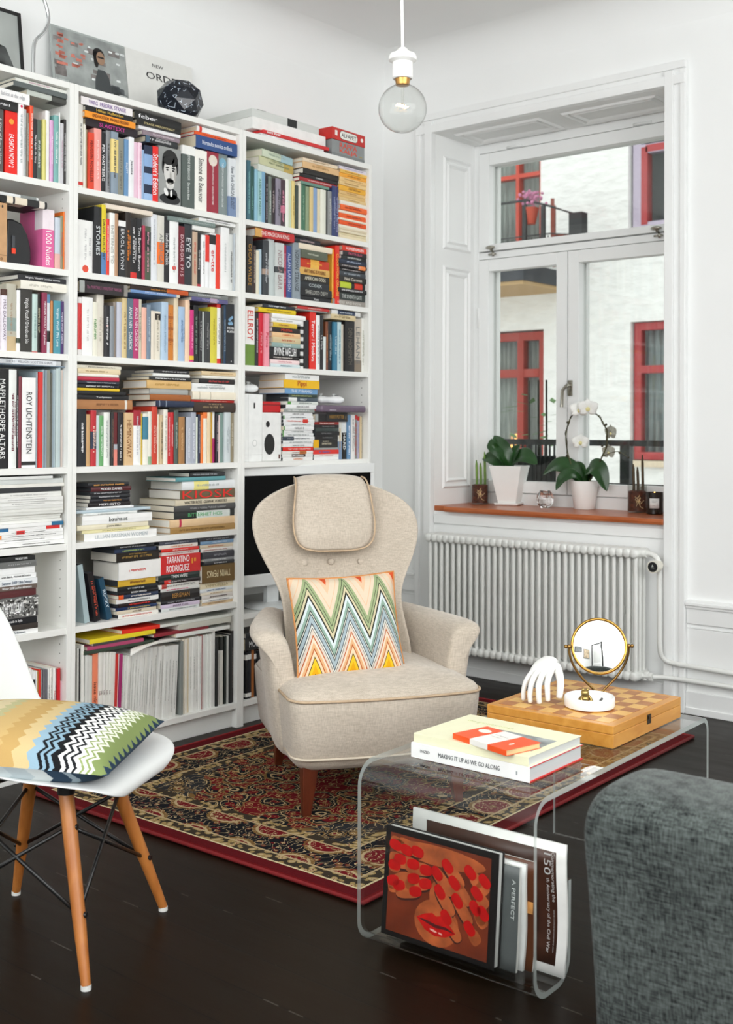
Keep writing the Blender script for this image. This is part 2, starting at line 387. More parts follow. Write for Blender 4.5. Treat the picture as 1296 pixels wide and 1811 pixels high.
# facade with openings
def facade(holes, y0, y1, z0, z1):
    ys = sorted({y0, y1, *[h[0] for h in holes], *[h[1] for h in holes]}); m = MB()
    for a, b in zip(ys[:-1], ys[1:]):
        zs = [(h[2], h[3]) for h in holes if h[0] < (a+b)/2 < h[1]]; z = z0
        for c, d in sorted(zs): m.box(8, 8.4, a, b, z, c); z = d
        m.box(8, 8.4, a, b, z, z1)
    return m
holes = [(4.05, 5.1, 3.02, 5.2), (4.0, 5.05, .55, 2.38), (1.7, 2.89, 3.42, 5.0), (1.7, 2.86, .82, 2.40)]
bp('wall', facade(holes, -1.5, 9, -3, 7.5), stucco('efefec'))
RED = mat('c23f28', .5, .06, 10); RED2 = mat('a8383a', .5, .06, 10); LIL = mat('b9aec0', .6, .05); DG = mat('3a4348', .15, .3, 2)
CURT = mat('9aa09c', .9, .35, 14, stretch=(1, 9, .3)); CURT2 = mat('8f9a9c', .9, .35, 14, stretch=(1, 9, .3))
def bwin(y0, y1, z0, z1, fc, w=.07, mull=(), trans=(), curt=None, dark='232a2e'):
    f = MB(); X0, X1 = 8.06, 8.16
    f.box(X0, X1, y0, y0+w, z0, z1).box(X0, X1, y1-w, y1, z0, z1).box(X0, X1, y0+w, y1-w, z1-w, z1).box(X0, X1, y0+w, y1-w, z0, z0+w)
    for y in mull: f.box(X0-.01, X1, y-w*.45, y+w*.45, z0+w, z1-w)
    for z in trans: f.box(X0-.005, X1, y0+w, y1-w, z-w*.5, z+w*.5)
    fo = bp('window_frame', f, fc)
    bp('pane', bx(8.11, 8.12, y0+w, y1-w, z0+w, z1-w), PANE, fo)
    if curt: 
        rows = []
        for z in (z0+.02, z1-.02):
            rows.append([(8.24+.03*math.sin(k*1.9), y0+w+(y1-y0-2*w)*k/40, z) for k in range(41)])
        bp('curtain', MB().grid(rows), curt, fo, smooth=True, fix=False, solid=.004)
    bp('room_interior', bx(8.5, 8.55, y0-.3, y1+.3, z0-.2, z1+.2), mat(dark, .9, .2, 3), fo)
    return fo
bwin(4.05, 5.1, 3.02, 5.2, RED, .05, mull=(4.41,), trans=(4.28,), curt=CURT, dark='5a605c')
bwin(4.0, 5.05, .55, 2.36, mat('9c2f20', .5, .06), .1, mull=(4.36,), trans=(1.86,), curt=CURT, dark='60605a')
bwin(1.7, 2.86, 3.43, 5.0, LIL, .10, trans=(4.36,), dark='20282c')
bp('window_frame', MB().box(8.05, 8.17, 2.68, 2.755, 3.5, 4.38).box(8.05, 8.17, 1.8, 2.70, 4.32, 4.40), RED2)
bwin(1.7, 2.84, .84, 2.39, RED2, .085, trans=(1.86,), curt=CURT2, dark='3a4448')
bp('window_ledge', bx(7.95, 8.2, 1.65, 2.92, .76, .83), mat('d9c9b0', .7))
# balcony
IR = mat('1b1c1e', .5, .05)
bp('balcony_slab', bx(6.95, 8.0, 3.62, 5.6, 2.84, 3.02), mat('33363c', .7, .1))
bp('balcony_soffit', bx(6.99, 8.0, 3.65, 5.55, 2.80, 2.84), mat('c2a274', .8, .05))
m = MB(); top = [(8.0, 3.64, 3.50), (7.0, 3.0, 3.50), (6.98, 3.3, 3.62), (6.97, 3.6, 3.72), (6.97, 5.5, 3.72)]
m.tube(top, .014, 6)
m.tube([(a, b, 3.32 if i > 1 else 3.28) for i, (a, b, c) in enumerate(top)], .008, 6)
for k in range(24):
    y = 3.0+k*.105; m.tube([(6.97, y, 3.0), (6.97, y, 3.3)], .007, 5)
for k in range(8): m.tube([(7.1+k*.11, 3.06+k*.075, 3.0), (7.1+k*.11, 3.06+k*.075, 3.3)], .007, 5)
for y in (3.0, 3.38, 3.62): m.box(6.955, 6.985, y-.025, y+.025, 3.0, 3.50+.35*(y-3.0))
bp('balcony_railing', m, IR)
bp('railing_box', bx(6.9, 7.02, 2.86, 3.02, 3.25, 3.5), IR)
# flower pot and folding chair on the balcony
fp = empty('flower_pot', (7.04, 3.58, 3.02), 0, 'hanging terracotta pot of pink flowers on the upper balcony railing', 'flower pot')
m = MB().lathe([(.0, .44), (.05, .44), (.085, .6), (.09, .62), (.075, .62), (.0, .60)], 14); m.build('pot', mat('b5452c', .8), fp, smooth=2)
m = MB(); rr = random.Random(3)
for k in range(60): a = rr.uniform(0, 6.28); q = rr.uniform(0, .17); m.sphere((q*math.cos(a), q*math.sin(a), .66+rr.uniform(0, .14)), .018, 6, 4)
m.build('blossom', mat('c07a9c', .8, .3, 20), fp)
fc_ = empty('folding_chair', (7.25, 3.42, 3.02), .5, 'reddish brown folding chair on the upper balcony', 'chair')
m = MB()
for k in range(6): m.box(-.2, .2, -.02, .02, .30+k*.06, .34+k*.06)
m.box(-.22, -.19, -.02, .02, 0, .7).box(.19, .22, -.02, .02, 0, .7); m.build('backrest', mat('8a4436', .7), fc_)
bx(-.2, .2, -.3, 0, .28, .31).build('seat', mat('8a4436', .7), fc_)
# own guard rail just outside the window
g = empty('guard_railing', (1.3, -.4, .3), 0, 'black metal railing just outside the lower window panes', 'railing')
m = MB(); m.box(-.012, .012, -1.4, .8, .80, .83).box(-.01, .01, -1.4, .8, .60, .612)
m.build('top_rail', IR, g)
for y in (-.185, .62, -1.1): bx(-.02, .02, y-.026, y+.026, 0, .81).build('post', IR, g)
m = MB()
for k in range(16): m.box(-.006, .006, .20+k*.028, .206+k*.028, .0, .80)
m.build('bars', IR, g)
bx(.03, .16, .16, .56, .35, .74).build('planter_box', mat('1d2022', .6), g)
pl = empty('outdoor_plant', (1.42, .0, .9), 0, 'leafy green plant in the planter outside the left pane', 'plant')
m = MB(); rr = random.Random(5)
for k in range(26):
    a = rr.uniform(0, 6.28); L_ = rr.uniform(.04, .11); z = rr.uniform(.12, .5); px_, py_ = rr.uniform(-.05, .05), rr.uniform(-.08, .14)
    d = Vector((math.cos(a), math.sin(a), rr.uniform(-.2, .4))); s_ = Vector((-math.sin(a), math.cos(a), 0))*.018
    c = Vector((px_, py_, z)); m.add([c, c+d*L_*.5+s_, c+d*L_, c+d*L_*.5-s_], [(0, 1, 2, 3)])
m.build('leaf', mat('4f7a36', .6, .2), pl, solid=.001, fix=False)
m = MB()
for y in (.0, .06, -.05): m.tube([(0, y, .0), (.01, y+.01, .55)], .006, 6)
m.build('stem', mat('2e2a22', .8), pl)
MB().lathe([(.0, -.16), (.07, -.16), (.085, .02), (.0, .01)], 14).build('pot', mat('2a2c2e', .7), pl, smooth=2)
lp = empty('lit_table_lamp', (8.35, 4.55, .6), 0, 'small lit lamp glowing behind the far red window', 'lamp')
MB().lathe([(.11, .52), (.15, .28)], 20).build('lamp_shade', emis('lampshade_glow', 'ffb060', 2.2), lp, smooth=2)
MB().lathe([(.06, 0), (.06, .02), (.012, .04), (.012, .3)], 12).build('base', BRASS, lp)
S('ground', bx(1.6, 30, -14, 20, -3.1, -3.0), mat('8a8a86', .9))
# ============================================================ bookcases
SD = .39; P_ = .018
def bookcase(x0, label, zs, kick=True):
    o = empty('bookcase', (x0, 0, 0), 0, label, 'bookcase', 'tall white bookcases with height extensions along the wall')
    def b(n, *a, m=SHELF):
        q = bx(*a).build(n, m, o, bevel=.0012); return q
    for a in (0.0004, .8-P_):
        q = MB().box(a, a+P_-.0004, 0, SD, 0, 2.37)
        q.build('side_panel', SHELF, o, bevel=.0012)
    b('top_panel', P_, .8-P_, 0.001, SD, 2.348, 2.37)
    for z in zs: b('shelf', P_, .8-P_, .003, SD-.01, z-.022, z)
    b('bottom_shelf', P_, .8-P_, .001, SD, .077, .099)
    b('plinth', P_, .8-P_, .03, .045, 0, .077)
    b('back_panel', P_, .8-P_, SD-.01, SD-.004, .08, 2.36)
    m = MB()
    for k in range(66):
        z = .15+k*.032
        if any(-.03 < z-s < .006 for s in zs): continue
        for (x, s) in ((.8-P_-.0006, 1),):
            m.tube([(x, .04, z), (x+.0005, .04, z)], .0024, 6)
    m.build('shelf_pin_holes', mat('77776f', .8), o)
    return o
ZM = [2.018, 1.725, 1.435, 1.048, .785, .497]
bookcase(-2.4, 'white bookcase at the far left, partly behind the white chair', ZM)
bookcase(-1.6, 'white bookcase in the middle, fully filled with books and film cases', ZM)
bookcase(-.8, 'white bookcase at the right end, with the television behind the armchair', [2.018, 1.725, 1.435, 1.048, .444])
# ============================================================ radiator
rad = empty('radiator', (.51, 0, .10), 0, 'white column radiator with ribbed sections below the window', 'radiator')
RW = mat('e6e7e3', .35, .02, 8, name='radiator_enamel')
sec = MB()
for dx in (-.035, .0, .035):
    pts = [(dx*.9, 0, .565)]+[(dx, 0, .54)]+[(dx, 0, z) for z in (.3, .07)]+[(dx*.9, 0, .045)]
    sec.tube(pts, .0098, 8, cap=False)
for zc in (.562, .045):
    s_ = []
    for i in range(9):
        a = math.pi*i/8-math.pi/2
        s_.append((.062*math.sin(a), 0, zc))
    sec.tube(s_, [.012, .019, .0205, .0205, .0205, .0205, .0205, .019, .012], 10)
s0 = sec.build('section', RW, rad, smooth=True)
s0.location = (0, .022, 0)
nsec = 33
for k in range(1, nsec):
    c = s0.copy(); col.objects.link(c); c.parent = rad; c.location = (0, .022-k*.0338, 0)
ye = .022-(nsec-1)*.0338
m = MB().tube([(0, .03, .562), (0, ye-.03, .562)], .013, 10).tube([(0, .03, .045), (0, ye-.03, .045)], .013, 10)
m.build('header_pipe', RW, rad, smooth=2)
for q in (-.1, -1.0): bx(-.02, .075, q, q+.015, .3, .33).build('wall_bracket', RW, rad)
m = MB(); pts = bez([(0, ye-.02, .562), (0, ye-.055, .560), (-.005, ye-.082, .545), (-.008, ye-.09, .52)], 6); m.tube(pts, .012, 10)
m.tube([(0, ye-.015, .562), (0, ye-.035, .562)], .02, 12); m.build('elbow', RW, rad, smooth=2)
m = MB().tube([(0, ye-.012, .045), (0, ye-.05, .045)], .016, 8).tube([(0, ye-.03, .065), (0, ye-.03, .03)], .014, 8).tube([(0, ye-.05, .045), (0, ye-.062, .045)], .019, 6); m.build('lower_fitting', RW, rad, smooth=2)
v = MB().tube([(0, ye-.09, .52), (-.02, ye-.09, .515), (-.065, ye-.092, .515)], [.018, .024, .026], 18); vo = v.build('thermostat_valve', mat('e4e0d2', .4), rad, smooth=2)
MB().tube([(-.0652, ye-.092, .515), (-.067, ye-.092, .515)], .021, 20).build('valve_cap', BLACK, vo)
m = MB(); m.add([(-.0675, ye-.097, .516), (-.0675, ye-.087, .516), (-.0675, ye-.092, .526)], [(0, 1, 2)]); m.box(-.0676, -.0671, ye-.099, ye-.085, .511, .5125); m.build('emblem', mat('c8ccc4'), vo)
m = MB(); pts = bez([(0, ye-.09, .50), (.002, ye-.09, .30), (.004, ye-.091, .17), (.02, ye-.10, .125), (.035, ye-.14, .108), (.04, ye-.30, .102), (.04, ye-.8, .098), (.04, -5.0, .095)], 8)
m.tube(pts, .0105, 10); m.build('feed_pipe', RW, rad, smooth=2)
m = MB().tube([(0, ye-.06, .045), (.03, ye-.10, .045), (.04, ye-.2, .044), (.04, -5.0, .036)], .0105, 10); m.build('return_pipe', RW, rad, smooth=2)
# ============================================================ pendant bulb
pb = empty('pendant_bulb', (-1.672, -1.5, ZC), 0, 'bare clear globe light bulb hanging on a white cord from the ceiling', 'pendant lamp')
PW = mat('f0efec', .4, .01)
z0 = -ZC
MB().tube(bez([(-.004, 0, 0), (-.009, 0, -.4), (-.006, 0, -.7), (.0, 0, 2.158+z0)], 8), .004, 8).build('cord', PW, pb, smooth=2)
MB().lathe([(.004, 2.165+z0), (.012, 2.16+z0), (.02, 2.15+z0), (.033, 2.145+z0), (.036, 2.138+z0), (.036, 2.130+z0), (.030, 2.126+z0), (.026, 2.124+z0), (.0265, 2.085+z0), (.024, 2.082+z0), (.0, 2.082+z0)], 28).build('socket', PW, pb, smooth=2)
MB().lathe([(.020, 2.083+z0), (.0185, 2.076+z0), (.0175, 2.066+z0)], 20).build('screw_collar', mat('b88a50', .3, .05, metal=1), pb, smooth=2)
cz = 2.006+z0; rg = .0625
prof = [(.0155, 2.08+z0), (.0158, 2.072+z0), (.02, 2.066+z0)]
for i in range(1, 17):
    a = R(66-i*156/16*1.0); prof.append((max(rg*math.cos(a), .0004), cz+rg*math.sin(a)))
outer = prof; inner = [(max(r-.0009, .0002), z+(.0009 if i > 9 else 0)) for i, (r, z) in enumerate(prof)]
MB().lathe(outer+inner[::-1], 40, close=True).build('glass_globe', panem('bulb_glass', (.97, .975, .97, 1), 1.25), pb, smooth=True)
m = MB().tube([(0, 0, 2.075+z0), (0, 0, 2.02+z0)], .004, 8).tube([(-.001, 0, 2.02+z0), (-.02, 0, 2.012+z0)], .0006, 5).tube([(0, 0, 2.02+z0), (.02, 0, 2.012+z0)], .0006, 5)
m.build('filament_support', glassm('stem_glass', 1.2, (.95, .95, .93, 1), .05), pb)
pts = [(-.02+.04*i/24, .008*math.sin(i*1.2), 2.012+z0+.003*math.cos(i*2.1)) for i in range(25)]
MB().tube(pts, .0007, 5).build('filament', emis('filament', 'ffcf8a', 9), pb)
# ============================================================ armchair
def fabric(h, h2, sc_=90, bump=.4, sheen=.3):
    m, t, p = new_mat('woven_fabric'); n = t.nodes
    tc = n.new('ShaderNodeTexCoord')
    fs = []
    for st in ((sc_*3, sc_*3, sc_*.35), (sc_*.35, sc_*.35, sc_*3)):
        mp = n.new('ShaderNodeMapping'); mp.inputs['Scale'].default_value = st
        no = n.new('ShaderNodeTexNoise'); no.inputs['Scale'].default_value = 1; no.inputs['Detail'].default_value = 2
        t.links.new(tc.outputs['Object'], mp.inputs[0]); t.links.new(mp.outputs[0], no.inputs['Vector']); fs.append(no.outputs['Fac'])
    a = n.new('ShaderNodeMath'); a.operation = 'ADD'; t.links.new(fs[0], a.inputs[0]); t.links.new(fs[1], a.inputs[1])
    mm = n.new('ShaderNodeMath'); mm.operation = 'MULTIPLY'; mm.inputs[1].default_value = .5; t.links.new(a.outputs[0], mm.inputs[0])
    big = n.new('ShaderNodeTexNoise'); big.inputs['Scale'].default_value = 5; t.links.new(tc.outputs['Object'], big.inputs['Vector'])
    a2 = n.new('ShaderNodeMath'); a2.operation = 'MULTIPLY_ADD'; a2.inputs[1].default_value = .25; t.links.new(big.outputs['Fac'], a2.inputs[0]); t.links.new(mm.outputs[0], a2.inputs[2])
    r = n.new('ShaderNodeValToRGB'); r.color_ramp.elements[0].position = .48; r.color_ramp.elements[1].position = .76
    r.color_ramp.elements[0].color = lin(h); r.color_ramp.elements[1].color = lin(h2)
    t.links.new(a2.outputs[0], r.inputs[0]); t.links.new(r.outputs[0], p.inputs['Base Color'])
    p.inputs['Roughness'].default_value = .9; p.inputs['Specular IOR Level'].default_value = .2; p.inputs['Sheen Weight'].default_value = sheen
    b = n.new('ShaderNodeBump'); b.inputs['Strength'].default_value = bump; b.inputs['Distance'].default_value = .0012
    t.links.new(mm.outputs[0], b.inputs['Height']); t.links.new(b.outputs[0], p.inputs['Normal']); return m
FAB = FAB2 = fabric('b5a999', 'd0c4b5', 130, .25); PIPE = mat('c4ab8e', .9, .1, 60)
AR = empty('armchair', (-1.041, -.811, 0), R(-32.9), 'beige upholstered wing armchair with buttoned back and headrest on the patterned rug', 'armchair')
def interp(tab, t):
    for (a, va), (b, vb) in zip(tab[:-1], tab[1:]):
        if t <= b: 
            u = (t-a)/(b-a); u = u*u*(3-2*u)
            return tuple(x+(y-x)*u for x, y in zip(va, vb)) if isinstance(va, tuple) else va+(vb-va)*u
    return tab[-1][1]
def cr(tab, t):   # catmull-rom over table values (smooth curve)
    ks = [a for a, _ in tab]; n = len(tab)
    t = min(max(t, ks[0]), ks[-1])
    i = max(j for j in range(n-1) if ks[j] <= t) if t < ks[-1] else n-2
    u = (t-ks[i])/(ks[i+1]-ks[i])
    p1, p2 = tab[i][1], tab[i+1][1]; p0 = tab[i-1][1] if i else p1-(p2-p1); p3 = tab[i+2][1] if i+2 < n else p2+(p2-p1)
    return .5*((2*p1)+(p2-p0)*u+(2*p0-5*p1+4*p2-p3)*u*u+(3*p1-3*p2+p3-p0)*u**3)
# back: rings of a curved, padded wing shell, from the seat up to the crown
HW = [(.20, .22), (.34, .222), (.45, .220), (.55, .212), (.62, .216), (.70, .254), (.78, .292), (.845, .304), (.90, .290), (.94, .248), (.972, .178), (.986, .135), (.992, .09)]
WRAP = [(.20, .20), (.45, .19), (.60, .13), (.75, .115), (.88, .08), (1.0, .015)]
rows = []; NS = 22
zs_ = [.20, .27, .34, .40, .46, .52, .57, .62, .67, .72, .77, .82, .86, .895, .925, .95, .966, .978, .987, .992]
for z in zs_:
    hw = cr(HW, z); wr = cr(WRAP, z); y0 = .215+(z-.35)*.17; th = .085 if z < .9 else .085*(1-((z-.9)/.13)**2*.75)
    ring = []
    for k in range(NS+1):
        s = -1+2*k/NS; f = (1-abs(s)**4)**.5
        ring.append((hw*s-.013, y0-wr*s*s+(0.012*math.cos(s*3)), z))
    for k in range(NS, -1, -1):
        s = -1+2*k/NS; f = max(0, (1-abs(s)**5))**.5
        ring.append((hw*s*1.005-.013, y0-wr*s*s+.012*math.cos(s*3)+th*(.28+.72*f), z))
    rows.append(ring)
m = MB().grid(rows, True); nR = len(rows[0]); L0 = (len(rows)-1)*nR
m.f.append(tuple(range(nR))); m.f.append(tuple(range(L0+nR-1, L0-1, -1)))
m.build('backrest', FAB, AR, smooth=True, sub=1)
# arms: lofted from front scroll to the back, outer side down to the base
def arm(s):
    rows = []
    #   y     xo    xi    ztop  roll
    T = [(-.190, .318, .270, .500, .010), (-.185, .338, .262, .530, .030), (-.165, .350, .262, .546, .038), (-.10, .352, .258, .550, .036), (.0, .340, .245, .548, .030), (.10, .318, .222, .552, .022), (.19, .290, .195, .553, .014), (.27, .262, .170, .560, .006), (.30, .235, .15, .545, .004)]
    for (y, xo, xi, zt, rl) in T:
        xb = xo-.045+min(0, y+.1)*.02
        fr = 0 if y > -.19 else (.02 if y > -.203 else .035)
        g = [(xb-.035, .150+fr), (xb+.002, .165+fr*.6), (xb+.012, .28), (xo-.014, .40), (xo-.004, zt-.055), (xo+rl*.55, zt-.045), (xo+rl, zt-.022), (xo+rl*.6, zt-.004), (xo-.012, zt+.003), (xi+.028, zt-.006), (xi+.006, zt-.04), (xi-.008, zt-.13), (xi-.02, .33), (xi-.03, .20), (xi-.03, .155+fr)]
        rows.append([(s*a, y, b) for a, b in g])
    m = MB().grid(rows, True); n = len(rows[0])
    m.f.append(tuple(range(n))); L0 = (len(rows)-1)*n; m.f.append(tuple(range(L0+n-1, L0-1, -1)))
    m.build('armrest', FAB, AR, smooth=True, sub=2)
arm(1); arm(-1)
# seat base and crowned seat
def rrect(hx, y0, y1, r, n=5, bow=.0):
    pts = []
    for (cx, cy, a0) in ((hx-r, y1-r, 0), (-hx+r, y1-r, 90), (-hx+r, y0+r, 180), (hx-r, y0+r, 270)):
        for i in range(n+1):
            a = R(a0+90*i/n); x = cx+r*math.cos(a); y = cy+r*math.sin(a)
            if y < (y0+y1)/2: y -= bow*(1-(x/hx)**2)
            pts.append((x, y))
    # extra points along the front so the bow is round
    return pts
def front_ring(z, hx, yf, yb, r, bow):
    out = []
    for i in range(7): 
        a = R(180+90*i/6); out.append((-hx+r+r*math.cos(a), yf+r+r*math.sin(a)))
    for i in range(1, 10): out.append((-hx+r+(2*hx-2*r)*i/10, yf))
    for i in range(7):
        a = R(270+90*i/6); out.append((hx-r+r*math.cos(a), yf+r+r*math.sin(a)))
    out += [(hx, (yf+yb)/2), (hx-.01, yb), (0, yb), (-hx+.01, yb), (-hx, (yf+yb)/2)]
    return [(x, y-(bow*(1-(x/hx)**2) if y < yf+r else 0), z) for x, y in out]
rows = [front_ring(z, hx, yf, .24, r, b) for z, hx, yf, r, b in ((.145, .24, -.28, .05, .02), (.150, .268, -.315, .05, .02), (.168, .285, -.335, .05, .02), (.19, .292, -.345, .05, .025), (.26, .300, -.358, .05, .03), (.33, .306, -.366, .05, .03), (.358, .308, -.367, .05, .03), (.368, .304, -.363, .05, .03))]
m = MB().grid(rows, True); n = len(rows[0]); m.f.append(tuple(range(n))); L0 = (len(rows)-1)*n; m.f.append(tuple(range(L0+n-1, L0-1, -1)))
m.build('seat_base', FAB2, AR, smooth=True)
base = front_ring(0, .306, -.366, .22, .05, .03); rows = []
for f, z in ((1, .366), (.995, .374), (.97, .385), (.9, .398), (.75, .411), (.5, .422), (.25, .427), (.03, .428)):
    rows.append([(x*f, -.06+(y+.06)*f, z) for x, y, _ in base])
m = MB().grid(rows, True); m.f.append(tuple(range(len(base)-1, -1, -1))); L0 = (len(rows)-1)*len(base); m.f.append(tuple(range(L0, L0+len(base))))
m.build('seat_cushion', FAB, AR, smooth=True)
pf = front_ring(.368, .309, -.369, .2, .05, .03)[:23]
MB().tube([(-.306, -.12, .368)]+pf+[(.306, -.12, .368)], .0042, 7).build('piping', PIPE, AR, smooth=True)
pf = front_ring(.19, .295, -.349, .2, .05, .025)[:23]
MB().tube([(-.292, -.2, .19)]+pf+[(.292, -.2, .19)], .0038, 7).build('piping', mat('d8cbb8', .9), AR, smooth=True)
# headrest pad folded over the crown
rows = []; rowsb = []
path = [(.385, .945, .088), (.378, .975, .098), (.355, .994, .108), (.32, 1.002, .114), (.288, .997, .117), (.266, .978, .121), (.255, .95, .125), (.247, .91, .130), (.238, .865, .135), (.230, .825, .134), (.224, .795, .128), (.220, .775, .116), (.218, .762, .096), (.218, .755, .06)]
rings = []
for i, (y, z, hw) in enumerate(path):
    d = Vector((path[min(i+1, 13)][0]-path[max(i-1, 0)][0], path[min(i+1, 13)][1]-path[max(i-1, 0)][1])).normalized(); nx, nz = (d.y, -d.x)
    th = .022 if 2 < i < 11 else (.012 if i < 13 else .006)
    ring = []
    for k in range(13):
        s = -1+2*k/12; e = (1-abs(s)**3)
        ring.append((hw*1.09*s-.019, y-.010+nx*(th*(.35+.65*e))-0.012*0, z+nz*(th*(.35+.65*e))))
    for k in range(12, -1, -1):
        s = -1+2*k/12; ring.append((hw*1.09*s-.019, y+.012, z))
    rings.append(ring)
m = MB().grid(rings, True); n = len(rings[0]); m.f.append(tuple(range(n))); L0 = (len(rings)-1)*n; m.f.append(tuple(range(L0+n-1, L0-1, -1)))
hp = m.build('headrest', FAB, AR, smooth=True, sub=1)
pts = [rings[i][0] for i in range(3, 14)]+[(x-.015, rings[13][0][1], rings[13][0][2]-.001) for x in (-.03, 0, .03)]+[rings[i][12] for i in range(13, 2, -1)]
pts = [(x*1.01, y-.004, z) for x, y, z in pts]
MB().tube(bez(pts, 3), .0032, 6).build('piping', PIPE, hp, smooth=True)
for x in (-.103, .0, .105):
    y = .215+(.715-.35)*.17-.12*(x/.25)**2+.003
    MB().sphere((x-.013, y, .708), .0125, 14, 8, sy=.6).build('button', FAB, AR, smooth=True)
LEG = woodm('4a1d10', '6e3018', 4, (6, 6, 1), .3)
for (x, y) in ((-.235, -.29), (.235, -.29), (-.2, .22), (.2, .22)):
    sgn = 1 if x > 0 else -1; b = .012
    m = MB(); rows = []
    for (z, h, d) in ((0.001, .013, 1), (.02, .0135, .95), (.10, .021, .4), (.16, .025, 0)):
        cx = x+sgn*b*d; cy = y+(-b if y < 0 else b*2)*d
        rows.append([(cx-h, cy-h, z), (cx+h, cy-h, z), (cx+h, cy+h, z), (cx-h, cy+h, z)])
    m.grid(rows, True); m.f.append((3, 2, 1, 0)); m.f.append((12, 13, 14, 15)); m.build('leg', LEG, AR, bevel=.003)
# ---- zigzag cushions
def nodes_math(t):
    n = t.nodes
    def M(op, a, b=None, c=None):
        q = n.new('ShaderNodeMath'); q.operation = op
        for i, x in enumerate((a, b, c)):
            if x is None: continue
            if isinstance(x, (int, float)): q.inputs[i].default_value = x
            else: t.links.new(x, q.inputs[i])
        return q.outputs[0]
    return M
def zigzag_mat(ax, ay, per, phase, amp, lo, hi, stops, fuzz=0, bump=.2):
    m, t, p = new_mat('zigzag_textile'); n = t.nodes; M = nodes_math(t)
    tc = n.new('ShaderNodeTexCoord'); sp = n.new('ShaderNodeSeparateXYZ'); t.links.new(tc.outputs['Object'], sp.inputs[0])
    u = sp.outputs[ax]; v = sp.outputs[ay]
    f = M('FRACT', M('ADD', M('DIVIDE', u, per), phase)); tri = M('ABSOLUTE', M('SUBTRACT', M('MULTIPLY', f, 2), 1))
    s = M('ADD', v, M('MULTIPLY', tri, amp))
    if fuzz:
        no = n.new('ShaderNodeTexNoise'); no.inputs['Scale'].default_value = 220; t.links.new(tc.outputs['Object'], no.inputs['Vector'])
        s = M('ADD', s, M('MULTIPLY', M('SUBTRACT', no.outputs['Fac'], .5), fuzz))
    s = M('DIVIDE', M('SUBTRACT', s, lo), hi-lo)
    r = n.new('ShaderNodeValToRGB'); r.color_ramp.interpolation = 'CONSTANT'
    e = r.color_ramp.elements
    while len(e) > 1: e.remove(e[-1])
    e[0].position = 0; e[0].color = lin(stops[0][1])
    for q, c in stops[1:]:
        x = e.new(q); x.color = lin(c)
    t.links.new(s, r.inputs[0]); t.links.new(r.outputs[0], p.inputs['Base Color']); p.inputs['Roughness'].default_value = .85; p.inputs['Specular IOR Level'].default_value = .2
    wv = n.new('ShaderNodeTexNoise'); wv.inputs['Scale'].default_value = 400; t.links.new(tc.outputs['Object'], wv.inputs['Vector'])
    b = n.new('ShaderNodeBump'); b.inputs['Strength'].default_value = bump; b.inputs['Distance'].default_value = .001
    t.links.new(wv.outputs['Fac'], b.inputs['Height']); t.links.new(b.outputs[0], p.inputs['Normal']); return m
def pillow(w, h, th, n=20, pinch=.06, side=None):
    m = MB(); A = []; Bk = []
    for j in range(n+1):
        ra = []; rb = []
        for i in range(n+1):
            u = -1+2*i/n; v = -1+2*j/n
            k = max(0, (1-abs(u)**2.6)*(1-abs(v)**2.6))**.5
            x = w/2*u*(1-pinch*(1-v*v)*abs(u)**1.5); z = h/2*v*(1-pinch*(1-u*u)*abs(v)**1.5)
            ra.append((x, -th/2*k, z)); rb.append((x, th/2*k, z))
        A.append(ra); Bk.append(rb)
    m.grid(A); m.grid([r[::-1] for r in Bk]); return m
# stops from bottom (0) to top (1); s spans v-amp*tri
ST = [(0, 'd86a2a'), (.03, 'e8b98a'), (.05, '2a2622'), (.065, 'e3a818'), (.115, 'efc02c'), (.16, '3a2a1c'), (.17, 'e8cfae'), (.21, 'b85c28'), (.225, 'dcae80'), (.26, 'e6d3bc'), (.29, 'b85c28'), (.305, 'd8cabc'), (.345, '24282e'), (.355, 'd9dad2'), (.375, '2a3036'), (.385, 'a5b4bb'), (.43, '22282c'), (.442, 'd8d8cc'), (.455, '1c2022'), (.468, '8fa99a'), (.505, 'd3dcde'), (.545, '2e2e28'), (.57, 'cfc4a2'), (.605, '22261e'), (.615, '9caa80'), (.65, '22261e'), (.66, '9aa87e'), (.70, 'dccab2'), (.76, 'e0b894'), (.77, 'dccab2'), (.86, 'e4bb9a'), (.925, 'd2552c')]
H = .34; amp = -.150
cm = zigzag_mat(0, 2, .122, .06, amp, -H/2-.150*.0-.15, H/2, ST)
ci = empty('zigzag_cushion', (-1.184, -.893, .546), 0, 'square cushion with green, blue and mustard zigzags, leaning on the armchair back', 'cushion', rot=(R(-17), R(-1.5), R(-30)))
pillow(.365, H, .12, 26).build('cover', cm, ci, smooth=True, fix=False, sub=1)
m = MB(); q = []
for a in range(97):
    t = a/96*4; k = int(t) % 4; u = (t-int(t))*2-1
    p = [(u, -1), (1, u), (-u, 1), (-1, -u)][k]; pin = .06
    q.append((.1825*p[0]*(1-pin*(1-p[1]**2)*abs(p[0])**1.5), 0, H/2*p[1]*(1-pin*(1-p[0]**2)*abs(p[1])**1.5)))
m.tube(q, .0035, 6, cap=False); m.build('seam', mat('c98a52', .9), ci, smooth=True)
# ============================================================ shell chair
SC = empty('shell_chair', (-2.405, -1.04, 0), R(26.7), 'white moulded plastic shell chair on wooden dowel legs at the left edge', 'chair')
WP = mat('dfe1e0', .3, .005, name='white_plastic')
